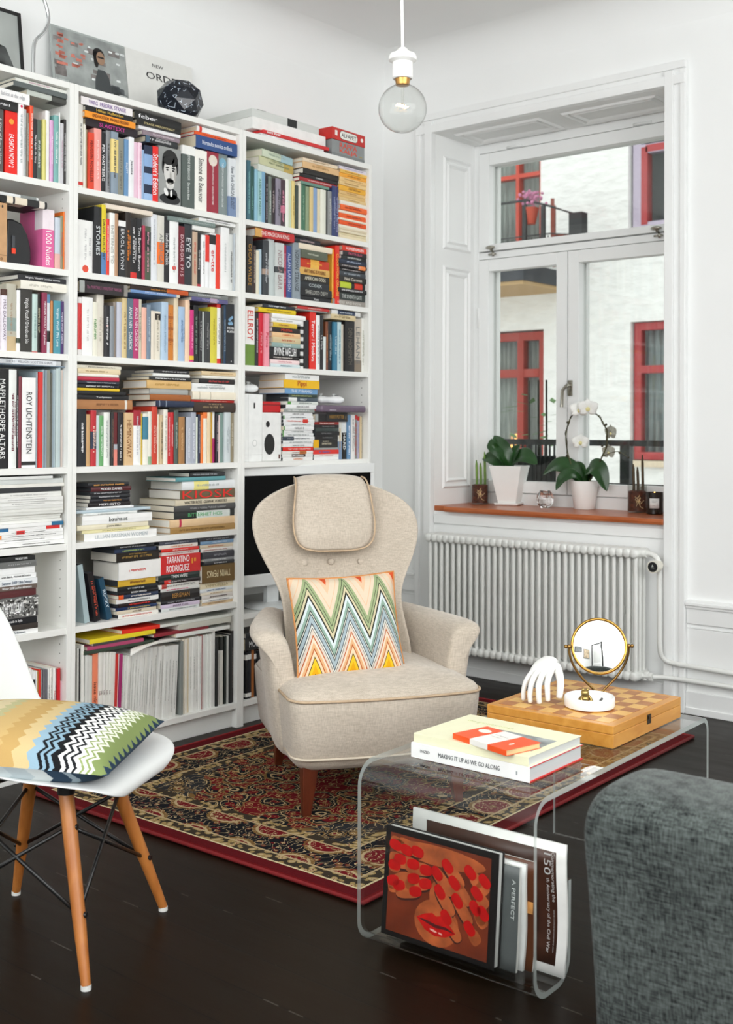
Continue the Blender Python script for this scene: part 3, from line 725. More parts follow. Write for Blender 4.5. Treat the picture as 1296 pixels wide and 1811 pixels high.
# local: front = -y
prof = [(-.238, .375, .10, .0), (-.243, .392, .160, .0), (-.232, .410, .198, .002), (-.19, .418, .226, .008), (-.11, .414, .238, .018), (-.03, .408, .240, .030), (.05, .408, .234, .040), (.12, .420, .226, .048), (.175, .445, .220, .055), (.205, .490, .214, .060), (.225, .55, .210, .058), (.245, .62, .204, .052), (.265, .69, .192, .044), (.283, .75, .170, .034), (.295, .79, .135, .024), (.302, .812, .085, .016), (.305, .82, .02, .012)]
rows = []
for i, (y, z, hw, ed) in enumerate(prof):
    j0, j1 = max(i-1, 0), min(i+1, len(prof)-1)
    d = Vector((prof[j1][0]-prof[j0][0], prof[j1][1]-prof[j0][1])).normalized(); ny, nz = -d.y, d.x
    rows.append([(hw*s, y+ny*ed*abs(s)**2.5, z+nz*ed*abs(s)**2.5) for s in [-1+k/8 for k in range(17)]])
sh = MB().grid(rows).build('shell', WP, SC, smooth=True, fix=False, sub=2, solid=.006)
BE = woodm('9c5a26', 'b9763a', 4, (7, 7, 1), .35)
WI = mat('141414', .35)
legs = [(-.195, -.20), (.205, -.18), (-.195, .20), (.205, .20)]
lt = []
import itertools
# feet measured on the floor (local)
for i, (fx, fy) in enumerate(((-.207, -.202), (.206, -.198), (-.207, .198), (.206, .202))):
    tx, ty = fx*.52, fy*.50
    top = Vector((tx, ty, .375)); ft = Vector((fx, fy, .008)); lt.append((top, ft))
    l = MB().tube([ft, ft.lerp(top, .35), ft.lerp(top, .8), top], [.0105, .0145, .0165, .0165], 14).build('leg', BE, SC, smooth=2)
    MB().tube([ft+Vector((0, 0, -.008)), ft+Vector((0, 0, .002))], .0112, 14).build('foot_cap', mat('d8d8d4', .5), l, smooth=2)
    m = MB()
    for q in (.36, .82):
        c = ft.lerp(top, q); dd = Vector((fx*.3, fy, 0)).normalized(); dd = Vector((0, -1 if fy < 0 else 1, 0)); m.tube([c+dd*.010, c+dd*.019], .0062, 10)
    m.build('bolt', WI, l, smooth=2)
m = MB()
for a, b in ((0, 1), (1, 3), (3, 2), (2, 0)):
    for u, v_ in ((.36, .82), (.82, .36)):
        m.tube([lt[a][1].lerp(lt[a][0], u), lt[b][1].lerp(lt[b][0], v_)], .0048, 7)
m.build('wire_bracing', WI, SC, smooth=True)
m = MB()
for a, b in ((0, 3), (1, 2)): m.tube([lt[a][0]+Vector((0, 0, .005)), Vector((0, 0, .405)), lt[b][0]+Vector((0, 0, .005))], .009, 8)
for i in range(4): m.tube([lt[i][0], lt[i][0]+Vector((0, 0, .03))], .02, 12)
m.build('seat_mount', WI, SC, smooth=2)
# cushion lying on the shell chair
ST2 = [(0, 'b89a64'), (.05, 'cbb788'), (.09, 'bfa36c'), (.13, 'cfc09a'), (.19, 'b4b084'), (.22, 'c6a870'), (.28, 'bb9a60'), (.33, 'cbb484'), (.37, '8fabbc'), (.45, '121417'), (.475, '86a4b6'), (.505, '121417'), (.53, '86a4b6'), (.56, '121417'), (.62, 'eeeeea'), (.65, '1a1c20'), (.68, 'eeeeea'), (.71, '1a1c20'), (.735, 'eeeeea'), (.775, '8f9d68'), (.795, 'e6e8da'), (.83, '8a9a62'), (.85, 'dfe2d0'), (.875, '7f8f58'), (.962, '2a3e55'), (.98, '243648')]
ST2 = [(0, 'd3ab68')]+[(p_*.62/.37, c_) for p_, c_ in ST2[1:8]]+[(1-(1-p_)*.60, c_) for p_, c_ in ST2[8:]]
cm2 = zigzag_mat(1, 0, .030, .0, .014, -.235, .245, ST2, fuzz=.006, bump=.5)
c2 = empty('knitted_cushion', (-2.447, -1.055, .472), 0, 'knitted zigzag cushion in yellow, blue, black and green on the white chair', 'cushion', rot=(R(2), R(2), R(-57)))
pl_ = pillow(.48, .41, .13, 26, .04); pl_.v = [(x, z, -y) for x, y, z in pl_.v]
o_ = pl_.build('cover', cm2, c2, smooth=True, fix=True, sub=1)
ST3 = [(0, 'a9c4cc'), (.1, '7f9fae'), (.2, 'd6dede'), (.3, '8fa8b2'), (.38, 'c9d2d4'), (.55, 'b9c4c8'), (.66, 'd0d6d6'), (.75, '2c4256'), (.84, '9aaab4'), (.88, '2c4256')]
bm_ = zigzag_mat(2, 0, .04, .0, .02, -.23, .23, ST3, fuzz=.01)
o_.data.materials.append(bm_)
for poly in o_.data.polygons:
    if poly.center.z < -.002: poly.material_index = 1
# ============================================================ rug
def rugm():
    m, t, p = new_mat('persian_wool'); n = t.nodes; M = nodes_math(t); L = t.links
    tc = n.new('ShaderNodeTexCoord'); sp = n.new('ShaderNodeSeparateXYZ'); L.new(tc.outputs['Object'], sp.inputs[0])
    X, Y = sp.outputs[0], sp.outputs[1]
    ax, ay = M('ABSOLUTE', X), M('ABSOLUTE', Y)
    ex = M('SUBTRACT', RHX, ax); ey = M('SUBTRACT', RHY, ay); d = M('MINIMUM', ex, ey)   # distance from the edge
    def mixc(f, a, b):
        q = n.new('ShaderNodeMix'); q.data_type = 'RGBA'
        if isinstance(f, (int, float)): q.inputs['Factor'].default_value = f
        else: L.new(f, q.inputs['Factor'])
        for s_, x in (('A', a), ('B', b)):
            if isinstance(x, str): q.inputs[s_].default_value = lin(x)
            else: L.new(x, q.inputs[s_])
        return q.outputs['Result']
    def vec(a, b, c=0):
        q = n.new('ShaderNodeCombineXYZ')
        for i, x in enumerate((a, b, c)):
            if isinstance(x, (int, float)): q.inputs[i].default_value = x
            else: L.new(x, q.inputs[i])
        return q.outputs[0]
    # mirrored, gently warped coordinates
    no = n.new('ShaderNodeTexNoise'); no.inputs['Scale'].default_value = 6; no.inputs['Detail'].default_value = 2; L.new(vec(ax, ay), no.inputs['Vector'])
    wx = M('ADD', ax, M('MULTIPLY', M('SUBTRACT', no.outputs['Fac'], .5), .10)); wy = M('ADD', ay, M('MULTIPLY', M('SUBTRACT', no.outputs['Fac'], .5), -.10))
    V = vec(wx, wy)
    def vor(scale, v=V, rnd=1, feat='F1'):
        q = n.new('ShaderNodeTexVoronoi'); q.feature = feat; q.inputs['Scale'].default_value = scale; q.inputs['Randomness'].default_value = rnd; L.new(v, q.inputs['Vector']); return q
    def ramp(f, stops):
        r = n.new('ShaderNodeValToRGB'); r.color_ramp.interpolation = 'CONSTANT'; e = r.color_ramp.elements
        while len(e) > 1: e.remove(e[-1])
        e[0].position = 0; e[0].color = lin(stops[0][1])
        for q, c in stops[1:]: e.new(q).color = lin(c)
        L.new(f, r.inputs[0]); return r.outputs[0]
    NAVY, REDC, GOLD, CREAM, GRN = '12151c', '6e101a', '7c5e34', 'b8a27c', '4a4a3a'
    v1 = vor(13); big = ramp(v1.outputs['Distance'], [(0, CREAM), (.05, REDC), (.16, GOLD), (.20, REDC), (.33, NAVY), (.46, CREAM), (.50, NAVY), (.60, GOLD), (.66, REDC)])
    v2 = vor(34); fine = ramp(v2.outputs['Distance'], [(0, CREAM), (.10, GOLD), (.22, REDC), (.42, NAVY), (.6, GOLD)])
    sepc = n.new('ShaderNodeSeparateColor'); L.new(v2.outputs['Color'], sepc.inputs[0])
    pick = M('GREATER_THAN', sepc.outputs[0], .42)
    field = mixc(M('MULTIPLY', pick, M('LESS_THAN', v2.outputs['Distance'], .36)), big, fine)
    # curling vine lines
    w_ = n.new('ShaderNodeTexWave'); w_.wave_type = 'RINGS'; w_.inputs['Scale'].default_value = 13; w_.inputs['Distortion'].default_value = 15; w_.inputs['Detail'].default_value = 2; w_.inputs['Detail Scale'].default_value = 2.2; L.new(V, w_.inputs['Vector'])
    vine = M('GREATER_THAN', w_.outputs['Fac'], .955)
    field = mixc(vine, field, 'b79b68')
    # corners: navy with gold, field: red
    cd = M('ADD', M('POWER', M('DIVIDE', ax, RHX-.22), 2), M('POWER', M('DIVIDE', ay, RHY-.22), 2))
    corner = M('GREATER_THAN', M('ADD', cd, M('MULTIPLY', M('SINE', M('MULTIPLY', M('ARCTAN2', ay, ax), 18)), .05)), 1.0)
    v3 = vor(16); cornc = ramp(v3.outputs['Distance'], [(0, REDC), (.12, CREAM), (.16, GOLD), (.30, NAVY), (.44, GOLD), (.5, '2a2c30')])
    field = mixc(corner, field, mixc(vine, cornc, CREAM))
    # main border with regular medallions
    bu = vec(M('DIVIDE', X, .19), M('DIVIDE', Y, .19)); v4 = vor(1.0, bu, .12)
    brd = ramp(v4.outputs['Distance'], [(0, GOLD), (.06, REDC), (.30, CREAM), (.34, GOLD), (.40, NAVY)])
    brd = mixc(M('LESS_THAN', v2.outputs['Distance'], .30), brd, fine); brd = mixc(vine, brd, CREAM)
    v5 = vor(44); guard = ramp(v5.outputs['Distance'], [(0, REDC), (.14, CREAM), (.3, 'a08858'), (.5, '3a3228')])
    c = field
    c = mixc(M('LESS_THAN', d, .285), c, guard)
    c = mixc(M('LESS_THAN', d, .250), c, CREAM); c = mixc(M('LESS_THAN', d, .243), c, brd)
    c = mixc(M('LESS_THAN', d, .108), c, CREAM); c = mixc(M('LESS_THAN', d, .100), c, guard); c = mixc(M('LESS_THAN', d, .062), c, 'd8c8a0'); c = mixc(M('LESS_THAN', d, .055), c, '5c0c14')
    c = mixc(M('LESS_THAN', d, .014), c, '6e0d12')
    pn = n.new('ShaderNodeTexNoise'); pn.inputs['Scale'].default_value = 260; L.new(tc.outputs['Object'], pn.inputs['Vector'])
    c = mixc(M('MULTIPLY', M('SUBTRACT', pn.outputs['Fac'], .35), .5), c, '1c1614')
    L.new(c, p.inputs['Base Color']); p.inputs['Roughness'].default_value = .95; p.inputs['Specular IOR Level'].default_value = .1
    b = n.new('ShaderNodeBump'); b.inputs['Strength'].default_value = .7; b.inputs['Distance'].default_value = .003; L.new(pn.outputs['Fac'], b.inputs['Height']); L.new(b.outputs[0], p.inputs['Normal'])
    return m
RHX, RHY = 1.01, .70
rg_ = MB(); pts = rrect(RHX, -RHY, RHY, .01, 2); rg_.prism(pts, 0, .009)
rug = rg_.build('rug', rugm(), None, loc=(-.80, -.755, .0008), rot=(0, 0, R(1.4)), bevel=.003)
tag(rug, 'dark red patterned oriental rug under the armchair', 'rug')
MB().tube([(RHX, -RHY, .006), (-RHX, -RHY, .006), (-RHX, RHY, .006), (RHX, RHY, .006), (RHX, -RHY, .006)], .006, 8).build('bound_edge', mat('7c0f14', .8, .1, 80), rug, smooth=True)
# ============================================================ acrylic table
ACR = panem('clear_acrylic', (.975, .985, .98, 1), 1.49)
def edge_mat():
    m, t, p = new_mat('acrylic_edge'); n = t.nodes
    p.inputs['Base Color'].default_value = lin('c8d0cc'); p.inputs['Roughness'].default_value = .15
    tr = n.new('ShaderNodeBsdfTransparent'); mx = n.new('ShaderNodeMixShader'); mx.inputs[0].default_value = .55
    t.links.new(tr.outputs[0], mx.inputs[1]); t.links.new(p.outputs[0], mx.inputs[2]); t.links.new(mx.outputs[0], n['Material Output'].inputs[0]); return m
ACE = edge_mat()
def sheet(cl, th, y0, y1):
    # cl: centre line in x,z ; offset both sides
    n = len(cl); A = []; Bq = []
    for i, (x, z) in enumerate(cl):
        a = Vector(cl[max(i-1, 0)]); b = Vector(cl[min(i+1, n-1)]); d = (b-a).normalized(); nn = Vector((-d.y, d.x))*th/2
        A.append((x+nn.x, z+nn.y)); Bq.append((x-nn.x, z-nn.y))
    ring = A+Bq[::-1]; N = len(ring)
    V = [(x, y0, z) for x, z in ring]+[(x, y1, z) for x, z in ring]; Fc = [(i, (i+1) % N, N+(i+1) % N, N+i) for i in range(N)]
    for i in range(n-1):
        a, b, c, d = i, i+1, N-2-i, N-1-i
        Fc.append((a, b, c, d)); Fc.append((N+d, N+c, N+b, N+a))
    return MB().add(V, Fc)
def arcp(cx, cz, r, a0, a1, n=8): return [(cx+r*math.cos(R(a0+(a1-a0)*i/n)), cz+r*math.sin(R(a0+(a1-a0)*i/n))) for i in range(n+1)]
TH = .0125; zt = .4135; rr_ = .05
cl = [(.915, .0070)]+[(.915, zt-.03)]+arcp(.915-.03, zt-.03, .03, 0, 90, 5)[1:]+[(.5, zt)]+arcp(rr_, zt-rr_, rr_, 90, 180, 8)+arcp(.05, .0572, .05, 180, 270, 9)+[(.085, .0072)]+arcp(.095, .057, .05, 270, 355, 8)+[(.148, .215)]
tb = empty('acrylic_table', (-1.945, -2.072, 0), R(2.0), 'clear acrylic waterfall coffee table with a curled magazine rack at its end', 'table')
ACR_o = sheet(cl, TH, 0, .462).build('bent_sheet', ACR, tb, smooth=2, fix=True)
ACR_o.data.materials.append(ACE)
for p_ in ACR_o.data.polygons:
    if abs(p_.normal.y) > .9: p_.material_index = 1
# ============================================================ grey sofa in the foreground
SG = fabric('0e1212', '59605d', 120, .6, .1)
sf = empty('sofa', (-2.375, -2.452, -.012), R(0), 'grey woven upholstered sofa back in the right foreground', 'sofa')
rows = []
def sfring(y, f):
    pr_ = [(.02, .05), (.005, .3), (-.035, .55), (-.045, .60), (-.040, .628), (-.015, .645), (.02, .650), (.10, .652), (.15, .645), (.172, .625), (.178, .59), (.18, .3), (.18, .05)]
    cx, cz = .07, .35
    return [(cx+(a-cx)*f, y, cz+(b-cz)*f if b > .3 else b) for a, b in pr_]
rows = [sfring(y, f) for y, f in ((.012, .62), (.010, .86), (.0, .955), (-.02, .992), (-.05, 1), (-.5, 1), (-1.1, 1), (-1.55, 1), (-1.6, .97))]
for i, y in enumerate((0,)): pass
m = MB().grid(rows, True); n = len(rows[0]); m.f.append(tuple(range(n))); L0 = (len(rows)-1)*n; m.f.append(tuple(range(L0+n-1, L0-1, -1)))
m.build('backrest', SG, sf, smooth=True, sub=2)
bx(.17, .66, -1.58, -.03, .12, .38).build('seat', SG, sf, bevel=.03, seg=4, smooth=2)
for (x, y) in ((.05, -.06), (.6, -.08), (.05, -1.5), (.6, -1.5)): MB().tube([(x, y, .013), (x, y, .14)], [.012, .018], 10).build('leg', LEG, sf)
# matrices that lay writing on a surface
def face_front(x, y, z): return Matrix(((1, 0, 0, x), (0, 0, -1, y), (0, 1, 0, z), (0, 0, 0, 1)))      # reads left to right on a face looking at -y
def face_down(x, y, z): return Matrix(((0, 1, 0, x), (0, 0, -1, y), (-1, 0, 0, z), (0, 0, 0, 1)))      # reads downwards
def face_top(x, y, z, a=0): return Matrix.Translation((x, y, z)) @ Matrix.Rotation(a, 4, 'Z')
INK = mat('1d1d1d', .6, 0, name='ink'); WHI = mat('f4f4f2', .6, .005, name='white_ink')
# ============================================================ on the table top
zt_ = .4205
# checkered wooden game box
cb = empty('chess_box', (-1.298, -1.822, zt_), R(1.8), 'honey coloured wooden folding chess box with checkered lid on the acrylic table', 'chess box')
HON = woodm('c0802f', 'd69a48', 5, (1.2, 6, 6), .35); HON2 = woodm('a4622a', 'b87838', 6, (1.5, 6, 6), .35); HON3 = woodm('dba857', 'e6b968', 6, (1.5, 6, 6), .35)
hx, hy, hh = .198, .178, .056
MB().box(-hx, hx, -hy, hy, .0003, .033).build('lower_tray', HON, cb, bevel=.0015)
MB().box(-hx, hx, -hy, hy, .0335, .0545).build('lid', HON, cb, bevel=.0015)
m = MB(); m2 = MB(); sx, sy = (2*hx-.044)/8, (2*hy-.044)/8
for i in range(8):
    for j in range(8):
        (m if (i+j) % 2 else m2).box(-hx+.022+i*sx, -hx+.022+(i+1)*sx, -hy+.022+j*sy, -hy+.022+(j+1)*sy, .0543, .0552)
m.build('dark_squares', HON2, cb); m2.build('light_squares', HON3, cb)
m = MB(); m.box(-.011, .011, -hy-.0012, -hy, .022, .046); m.box(-.006, .006, -hy-.003, -hy, .034, .042); m.build('clasp', mat('4a3a26', .3, metal=.8), cb)
# white hand standing on its fingertips
HW_ = mat('e4e4e1', .45, .01, name='white_ceramic')
ha = empty('hand_figure', (-1.385, -1.745, zt_+.0555), R(-88), 'white ceramic hand standing on its fingertips on the chess box', 'ornament')
def skin(pts_edges_radii, name, m, parent, sub=2):
    V, E, Rr = pts_edges_radii
    me = bpy.data.meshes.new(name); me.from_pydata(V, E, []); me.update(); me.materials.append(m)
    o = bpy.data.objects.new(name, me); col.objects.link(o); o.parent = parent
    o.modifiers.new('skin', 'SKIN')
    sv = me.skin_vertices
    if not len(sv):
        o.data.attributes
    for i, r in enumerate(Rr): me.skin_vertices[0].data[i].radius = r if isinstance(r, tuple) else (r, r)
    me.skin_vertices[0].data[0].use_root = True
    s = o.modifiers.new('sub', 'SUBSURF'); s.levels = sub; s.render_levels = sub
    me.shade_smooth(); return o
# palm: lofted block from the wrist down to the knuckles; local x = across the fingers, y = away
rows = []
for (y, z, hw, th) in ((.048, .098, .020, .0155), (.044, .099, .0235, .0175), (.034, .098, .026, .017), (.020, .094, .031, .0155), (.006, .087, .034, .0145), (-.006, .078, .0345, .013), (-.013, .070, .033, .011), (-.015, .066, .028, .007)):
    ring = []
    for k in range(16):
        a = 2*math.pi*k/16; c, s = math.cos(a), math.sin(a)
        ring.append((hw*(abs(c)**.75)*(1 if c > 0 else -1), y-.35*th*s*.9, z+th*s*.8))
    rows.append(ring)
m = MB().grid(rows, True); m.f.append(tuple(range(15, -1, -1))); m.f.append(tuple(range(7*16, 8*16)))
m.build('palm', HW_, ha, smooth=True, sub=1)
FG = [(-.026, -.008, .073, .0070, (-.034, -.026, .052), (-.037, -.034, .028), (-.036, -.036, .006)),
      (-.010, -.012, .074, .0080, (-.012, -.034, .053), (-.012, -.044, .026), (-.010, -.045, .005)),
      (.008, -.012, .074, .0082, (.010, -.036, .050), (.014, -.044, .024), (.016, -.044, .006)),
      (.025, -.008, .075, .0078, (.030, -.028, .056), (.035, -.036, .034), (.036, -.036, .014))]
for (x, y, z, r, a, b, c) in FG:
    m = MB(); pts = bez([(x*.8, y+.02, z+.004), (x, y, z), a, b, c], 5); rd = [r*1.15-(r*.35)*i/(len(pts)-1) for i in range(len(pts))]
    pts.append(pts[-1]+(pts[-1]-pts[-2])*.6); rd.append(r*.42); m.tube(pts, rd, 12)
    m.build('finger', HW_, ha, smooth=True)
m = MB(); pts = bez([(.020, .034, .090), (.036, .020, .078), (.050, .004, .060), (.056, -.008, .040), (.056, -.012, .020)], 5); rd = [.0125-(.0045)*i/(len(pts)-1) for i in range(len(pts))]
pts.append(pts[-1]+(pts[-1]-pts[-2])*.6); rd.append(.0045); m.tube(pts, rd, 12); m.build('thumb', HW_, ha, smooth=True)
# ashtray with small brass figure
at = empty('ashtray', (-1.358, -1.868, zt_+.0555), 0, 'round white ceramic dish on the chess box in front of the mirror', 'dish')
MB().lathe([(.0, .0003), (.056, .0003), (.0625, .003), (.064, .008), (.064, .026), (.0625, .029), (.060, .029), (.0585, .026), (.057, .013), (.052, .010), (.0, .010)], 40).build('bowl', mat('f5f5f3', .25, .005, name='white_glaze'), at, smooth=2)
fr = empty('brass_frog', (-1.372, -1.862, zt_+.0555+.0104), R(-40), 'small brass frog figure sitting in the white dish', 'ornament')
m = MB(); m.sphere((0, 0, .012), .012, 14, 10, sy=1.1); m.sphere((0, -.002, .027), .0105, 14, 10); m.sphere((-.006, -.004, .036), .0045, 8, 6); m.sphere((.006, -.004, .036), .0045, 8, 6)
for s in (-1, 1):
    m.tube(bez([(s*.008, .002, .016), (s*.016, -.004, .010), (s*.012, -.014, .003), (s*.014, -.018, .002)], 4), [.004]*12+[.003], 8)
    m.tube(bez([(s*.008, -.004, .022), (s*.013, -.010, .013), (s*.008, -.013, .004)], 4), .0028, 7)
m.build('body', mat('a8905a', .28, .25, 60, metal=1), fr, smooth=True)
m = MB().tube([(-.008, 0, 0), (.008, .004, .002)], .003, 8); q = tag(m.build('cigarette_stub', mat('4a4a48', .8)), 'dark stub lying in the white dish', 'stub'); q.location = (-1.325, -1.885, zt_+.0555+.0135)
# table mirror
mr = empty('table_mirror', (-1.262, -1.842, zt_+.0556), R(-46), 'round brass swivel mirror on a forked stand on the chess box', 'mirror')
MB().lathe([(.0, 0), (.038, 0), (.040, .0015), (.036, .004), (.0, .006)], 32).build('base', CHROME, mr, smooth=2)
FK = mat('8f7040', .28, .15, 20, metal=1)
m = MB()
for s in (-1, 1):
    m.tube(bez([(0, 0, .005), (s*.012, 0, .022), (s*.045, 0, .055), (s*.068, 0, .088), (s*.0785, 0, .118), (s*.0795, 0, .142)], 6), .0032, 8)
    m.tube([(s*.072, 0, .138), (s*.088, 0, .138)], .0032, 8); m.sphere((s*.0885, 0, .138), .0052, 10, 8); m.sphere((s*.0795, 0, .138), .006, 10, 8)
m.build('fork_stand', FK, mr, smooth=True)
mh = empty('mirror_head', (0, 0, .138)); mh.parent = mr; mh.rotation_euler = (R(-13), 0, R(-8)); mh.name = 'swivel_mirror'
def disc(r, y0, y1, n=48):
    return MB().prism([(r*math.cos(2*math.pi*k/n), r*math.sin(2*math.pi*k/n)) for k in range(n)], y0, y1, 'y')
pts = [(.0705*math.cos(2*math.pi*k/48), 0, .0705*math.sin(2*math.pi*k/48)) for k in range(49)]
MB().tube(pts, .0038, 8, cap=False).build('brass_rim', BRASS, mh, smooth=True)
MB().tube([(x*.94, .006, z*.94) for x, y, z in pts], .004, 8, cap=False).build('brass_rim', BRASS, mh, smooth=True)
disc(.068, .002, .006).build('backing', BRASS, mh)
mm_, t_, p_ = new_mat('mirror_glass'); p_.inputs['Metallic'].default_value = 1; p_.inputs['Roughness'].default_value = .015; p_.inputs['Base Color'].default_value = (.93, .94, .93, 1)
rows = [[(.0003+.0682*f*math.cos(2*math.pi*k/48), .0012-.0045*(1-f*f), .0682*f*math.sin(2*math.pi*k/48)) for k in range(48)] for f in (1, .8, .6, .4, .2, .02)]
m = MB().grid(rows, True); m.f.append(tuple(range(5*48, 6*48))); m.build('mirror_surface', mm_, mh, smooth=True)
# books
PG = mat('e4e2dc', .8, .06, 8, stretch=(1, 1, 260), name='page_edges'); 
def lying(name, loc, rz, w, d, h, cov, label, pages='e4e2dc', edge=None, hard=.0025, cat='book'):
    o = empty(name, loc, rz, label, cat)
    cm_ = mat(cov, .4, .02); em = mat(edge or cov, .4, .02)
    MB().box(0, w, 0, d, .0002, hard).box(0, w, 0, d, h-hard, h).box(0, w, 0, hard, hard, h-hard).build('cover', cm_, o, bevel=.0006)
    if edge:
        MB().box(-.0003, w+.0006, .001, d+.0005, .0001, hard+.0002).box(-.0003, w+.0006, .001, d+.0005, h-hard-.0002, h-.0006).build('red_cover_edge', em, o)
    MB().box(.003, w-.003, .001+hard, d-.003, hard, h-hard).build('pages', mat(pages, .8, .06, 8, stretch=(1, 1, 260)), o)
    return o
# spine faces the camera side: width along table's y, so rotate so local x follows -y
b1 = lying('hardcover_book', (-1.858, -1.680, zt_), R(-90+1.5), .318, .238, .0345, 'f4f4f2', 'thick white book with red cover edges, lowest in the pile on the acrylic table', 'c8cbca', 'd42a26')
text('MAKING IT UP AS WE GO ALONG', .165, .010, mat('3c4042'), b1, face_front(.160, -.0006, .018))
text('DAZED', .026, .0062, INK, b1, face_front(.040, -.0006, .0185), 'publisher_name', keep=True)
marks(.012, .010, mat('9aa0a2'), b1, face_front(.285, -.0006, .017), 4, 'publisher_mark')
b2 = lying('paperback_book', (-1.852, -1.683, zt_+.0348), R(-90+.5), .312, .232, .0205, 'eeecca', 'pale yellow large paperback in the middle of the pile on the acrylic table', 'd0d2ce', hard=.0012)
text('the gentlewoman', .13, .018, mat('c9cba2'), b2, face_top(.095, .178, .0207, 0), keep=True)
bx(.112, .292, .045, .155, .0205, .02065).build('cover_photo', mat('a8adac', .6, .5, 18), b2)
marks(.05, .004, mat('d6b86a'), b2, face_top(.235, .014, .0207), 9, 'caption')
b3 = lying('small_paperback', (-1.835, -1.783, zt_+.0553+.0003), R(-90-13), .176, .107, .0125, 'f0561e', 'small orange and white paperback on top of the book pile on the acrylic table', 'd8bd8c', hard=.0006)
bx(.058, .116, -.0004, .1074, .0003, .0129).build('white_band', mat('f0ede6', .5, .01), b3)
MB().lathe([(.0, .01255), (.017, .01255), (.017, .0129), (.0, .0129)], 24, c=(.030, .072, 0), sy=.8).build('oval_emblem', mat('f3ece0', .5), b3)
marks(.04, .004, mat('b0aca4'), b3, face_top(.087, .07, .01295), 5); marks(.036, .003, mat('b0aca4'), b3, face_top(.087, .055, .01295), 6, 'subtitle')
MB().lathe([(.0, .01255), (.006, .01255), (.006, .0129), (.0, .0129)], 14, c=(.146, .045, 0), sx=.6, sy=1.4).build('bird_emblem', mat('f3ece0', .5), b3)
# ============================================================ in the magazine rack
ra = tb
def rackitem(name, x, y0, w, h, th, tilt, m, label, cat, z=.0145):
    o = empty(name, (x, y0, z), 0, label, cat, rot=(0, tilt, R(-90+.8)))
    o.rotation_mode = 'XYZ'; o.matrix_world = Matrix.Translation((x, y0, z)) @ Matrix.Rotation(R(-90+2), 4, 'Z') @ Matrix.Rotation(-tilt, 4, 'X')
    return o   # local: x along the width (towards -Y), y away from camera, z up
ab = rackitem('art_book', -1.918, -1.640, 0, 0, 0, R(5), None, 'black-edged picture book with red lips and red nails on its cover, in the rack', 'book', .021)
Wd, Hd = .305, .245
MB().box(0, Wd, 0, .003, 0, Hd).box(0, Wd, .022, .025, 0, Hd).build('cover', mat('141212', .3), ab, bevel=.0006)
MB().box(.003, Wd-.004, .003, .022, .003, Hd-.003).build('pages', mat('d8d8d4', .8, .05, 8, stretch=(1, 200, 1)), ab)
SK = mat('742c14', .4, .45, 9, name='printed_skin'); SK2 = mat('b4592e', .4, .4, 22); NAIL = mat('c41414', .25, .12, 40); LIP = mat('cc1a18', .25, .2, 40); DK = mat('3a120a', .5, .4, 12)
MB().box(.014, Wd-.018, -.0006, 0, .012, Hd-.014).build('cover_photo', SK, ab)
def oval(mb, cx, cz, a, b, rot, y, n=18, sq=2.0):
    pts = []
    for k in range(n):
        t = 2*math.pi*k/n; c, s = math.cos(t), math.sin(t)
        u = a*abs(c)**(2/sq)*(1 if c >= 0 else -1); v = b*abs(s)**(2/sq)*(1 if s >= 0 else -1)
        pts.append((cx+u*math.cos(rot)-v*math.sin(rot), cz+u*math.sin(rot)+v*math.cos(rot)))
    return mb.prism(pts, y-.0003, y, 'y')
m = MB(); oval(m, .152, .118, .022, .036, 0, -.0008); oval(m, .152, .06, .06, .05, 0, -.0007); oval(m, .15, .205, .125, .022, 0, -.0007); m.build('printed_face', SK2, ab)
fm = MB(); nm = MB(); dm = MB()
fing = []
for i, (x, z) in enumerate(((.030, .205), (.062, .200), (.092, .203), (.045, .176), (.082, .173), (.030, .160), (.118, .168), (.085, .142), (.118, .138), (.045, .118), (.028, .125), (.092, .115))): fing.append((x, z, R(-12 if z > .19 else 4 if z > .15 else 14), 1))
for i, (x, z) in enumerate(((.175, .190), (.235, .190), (.285, .180), (.148, .168), (.195, .158), (.255, .150), (.158, .130), (.205, .122), (.252, .118), (.282, .112), (.178, .080), (.240, .072))): fing.append((x, z, R(-40+ (0 if z > .14 else -8)), -1))
for (x, z, a, s) in fing:
    L1 = .036
    cx = x-s*L1*.6*math.cos(a); cz = z-s*L1*.6*math.sin(a)
    if .052 < cx < Wd-.056: oval(dm, cx, cz-.003, L1, .0165, a, -.0009, sq=3)
    oval(fm, min(max(cx, .03), Wd-.035), cz, L1 if .05 < cx < Wd-.06 else .016, .0145, a, -.0012, sq=3); 
for (x, z, a, s) in fing: oval(nm, min(x, Wd-.032), z, .0175, .0118, a, -.0016, sq=2.6)
dm.build('printed_shadow_tones', DK, ab); fm.build('printed_fingers', SK2, ab); nm.build('printed_nails', NAIL, ab)
m = MB(); m.prism([(.098, .062), (.120, .074), (.140, .080), (.152, .075), (.164, .079), (.184, .068), (.205, .050), (.178, .036), (.150, .032), (.122, .040)], -.0016, -.0013, 'y'); m.build('printed_lips', LIP, ab)
MB().prism([(.100, .0615), (.125, .062), (.152, .0575), (.18, .058), (.204, .0495), (.178, .052), (.150, .050), (.125, .056)], -.0019, -.0017, 'y').build('mouth_line', mat('5a0a0a'), ab)
m = MB(); oval(m, .146, .043, .010, .0022, R(-10), -.0019); oval(m, .165, .041, .006, .0018, R(-10), -.0019); m.build('lip_gleam', mat('f0b0a0'), ab)
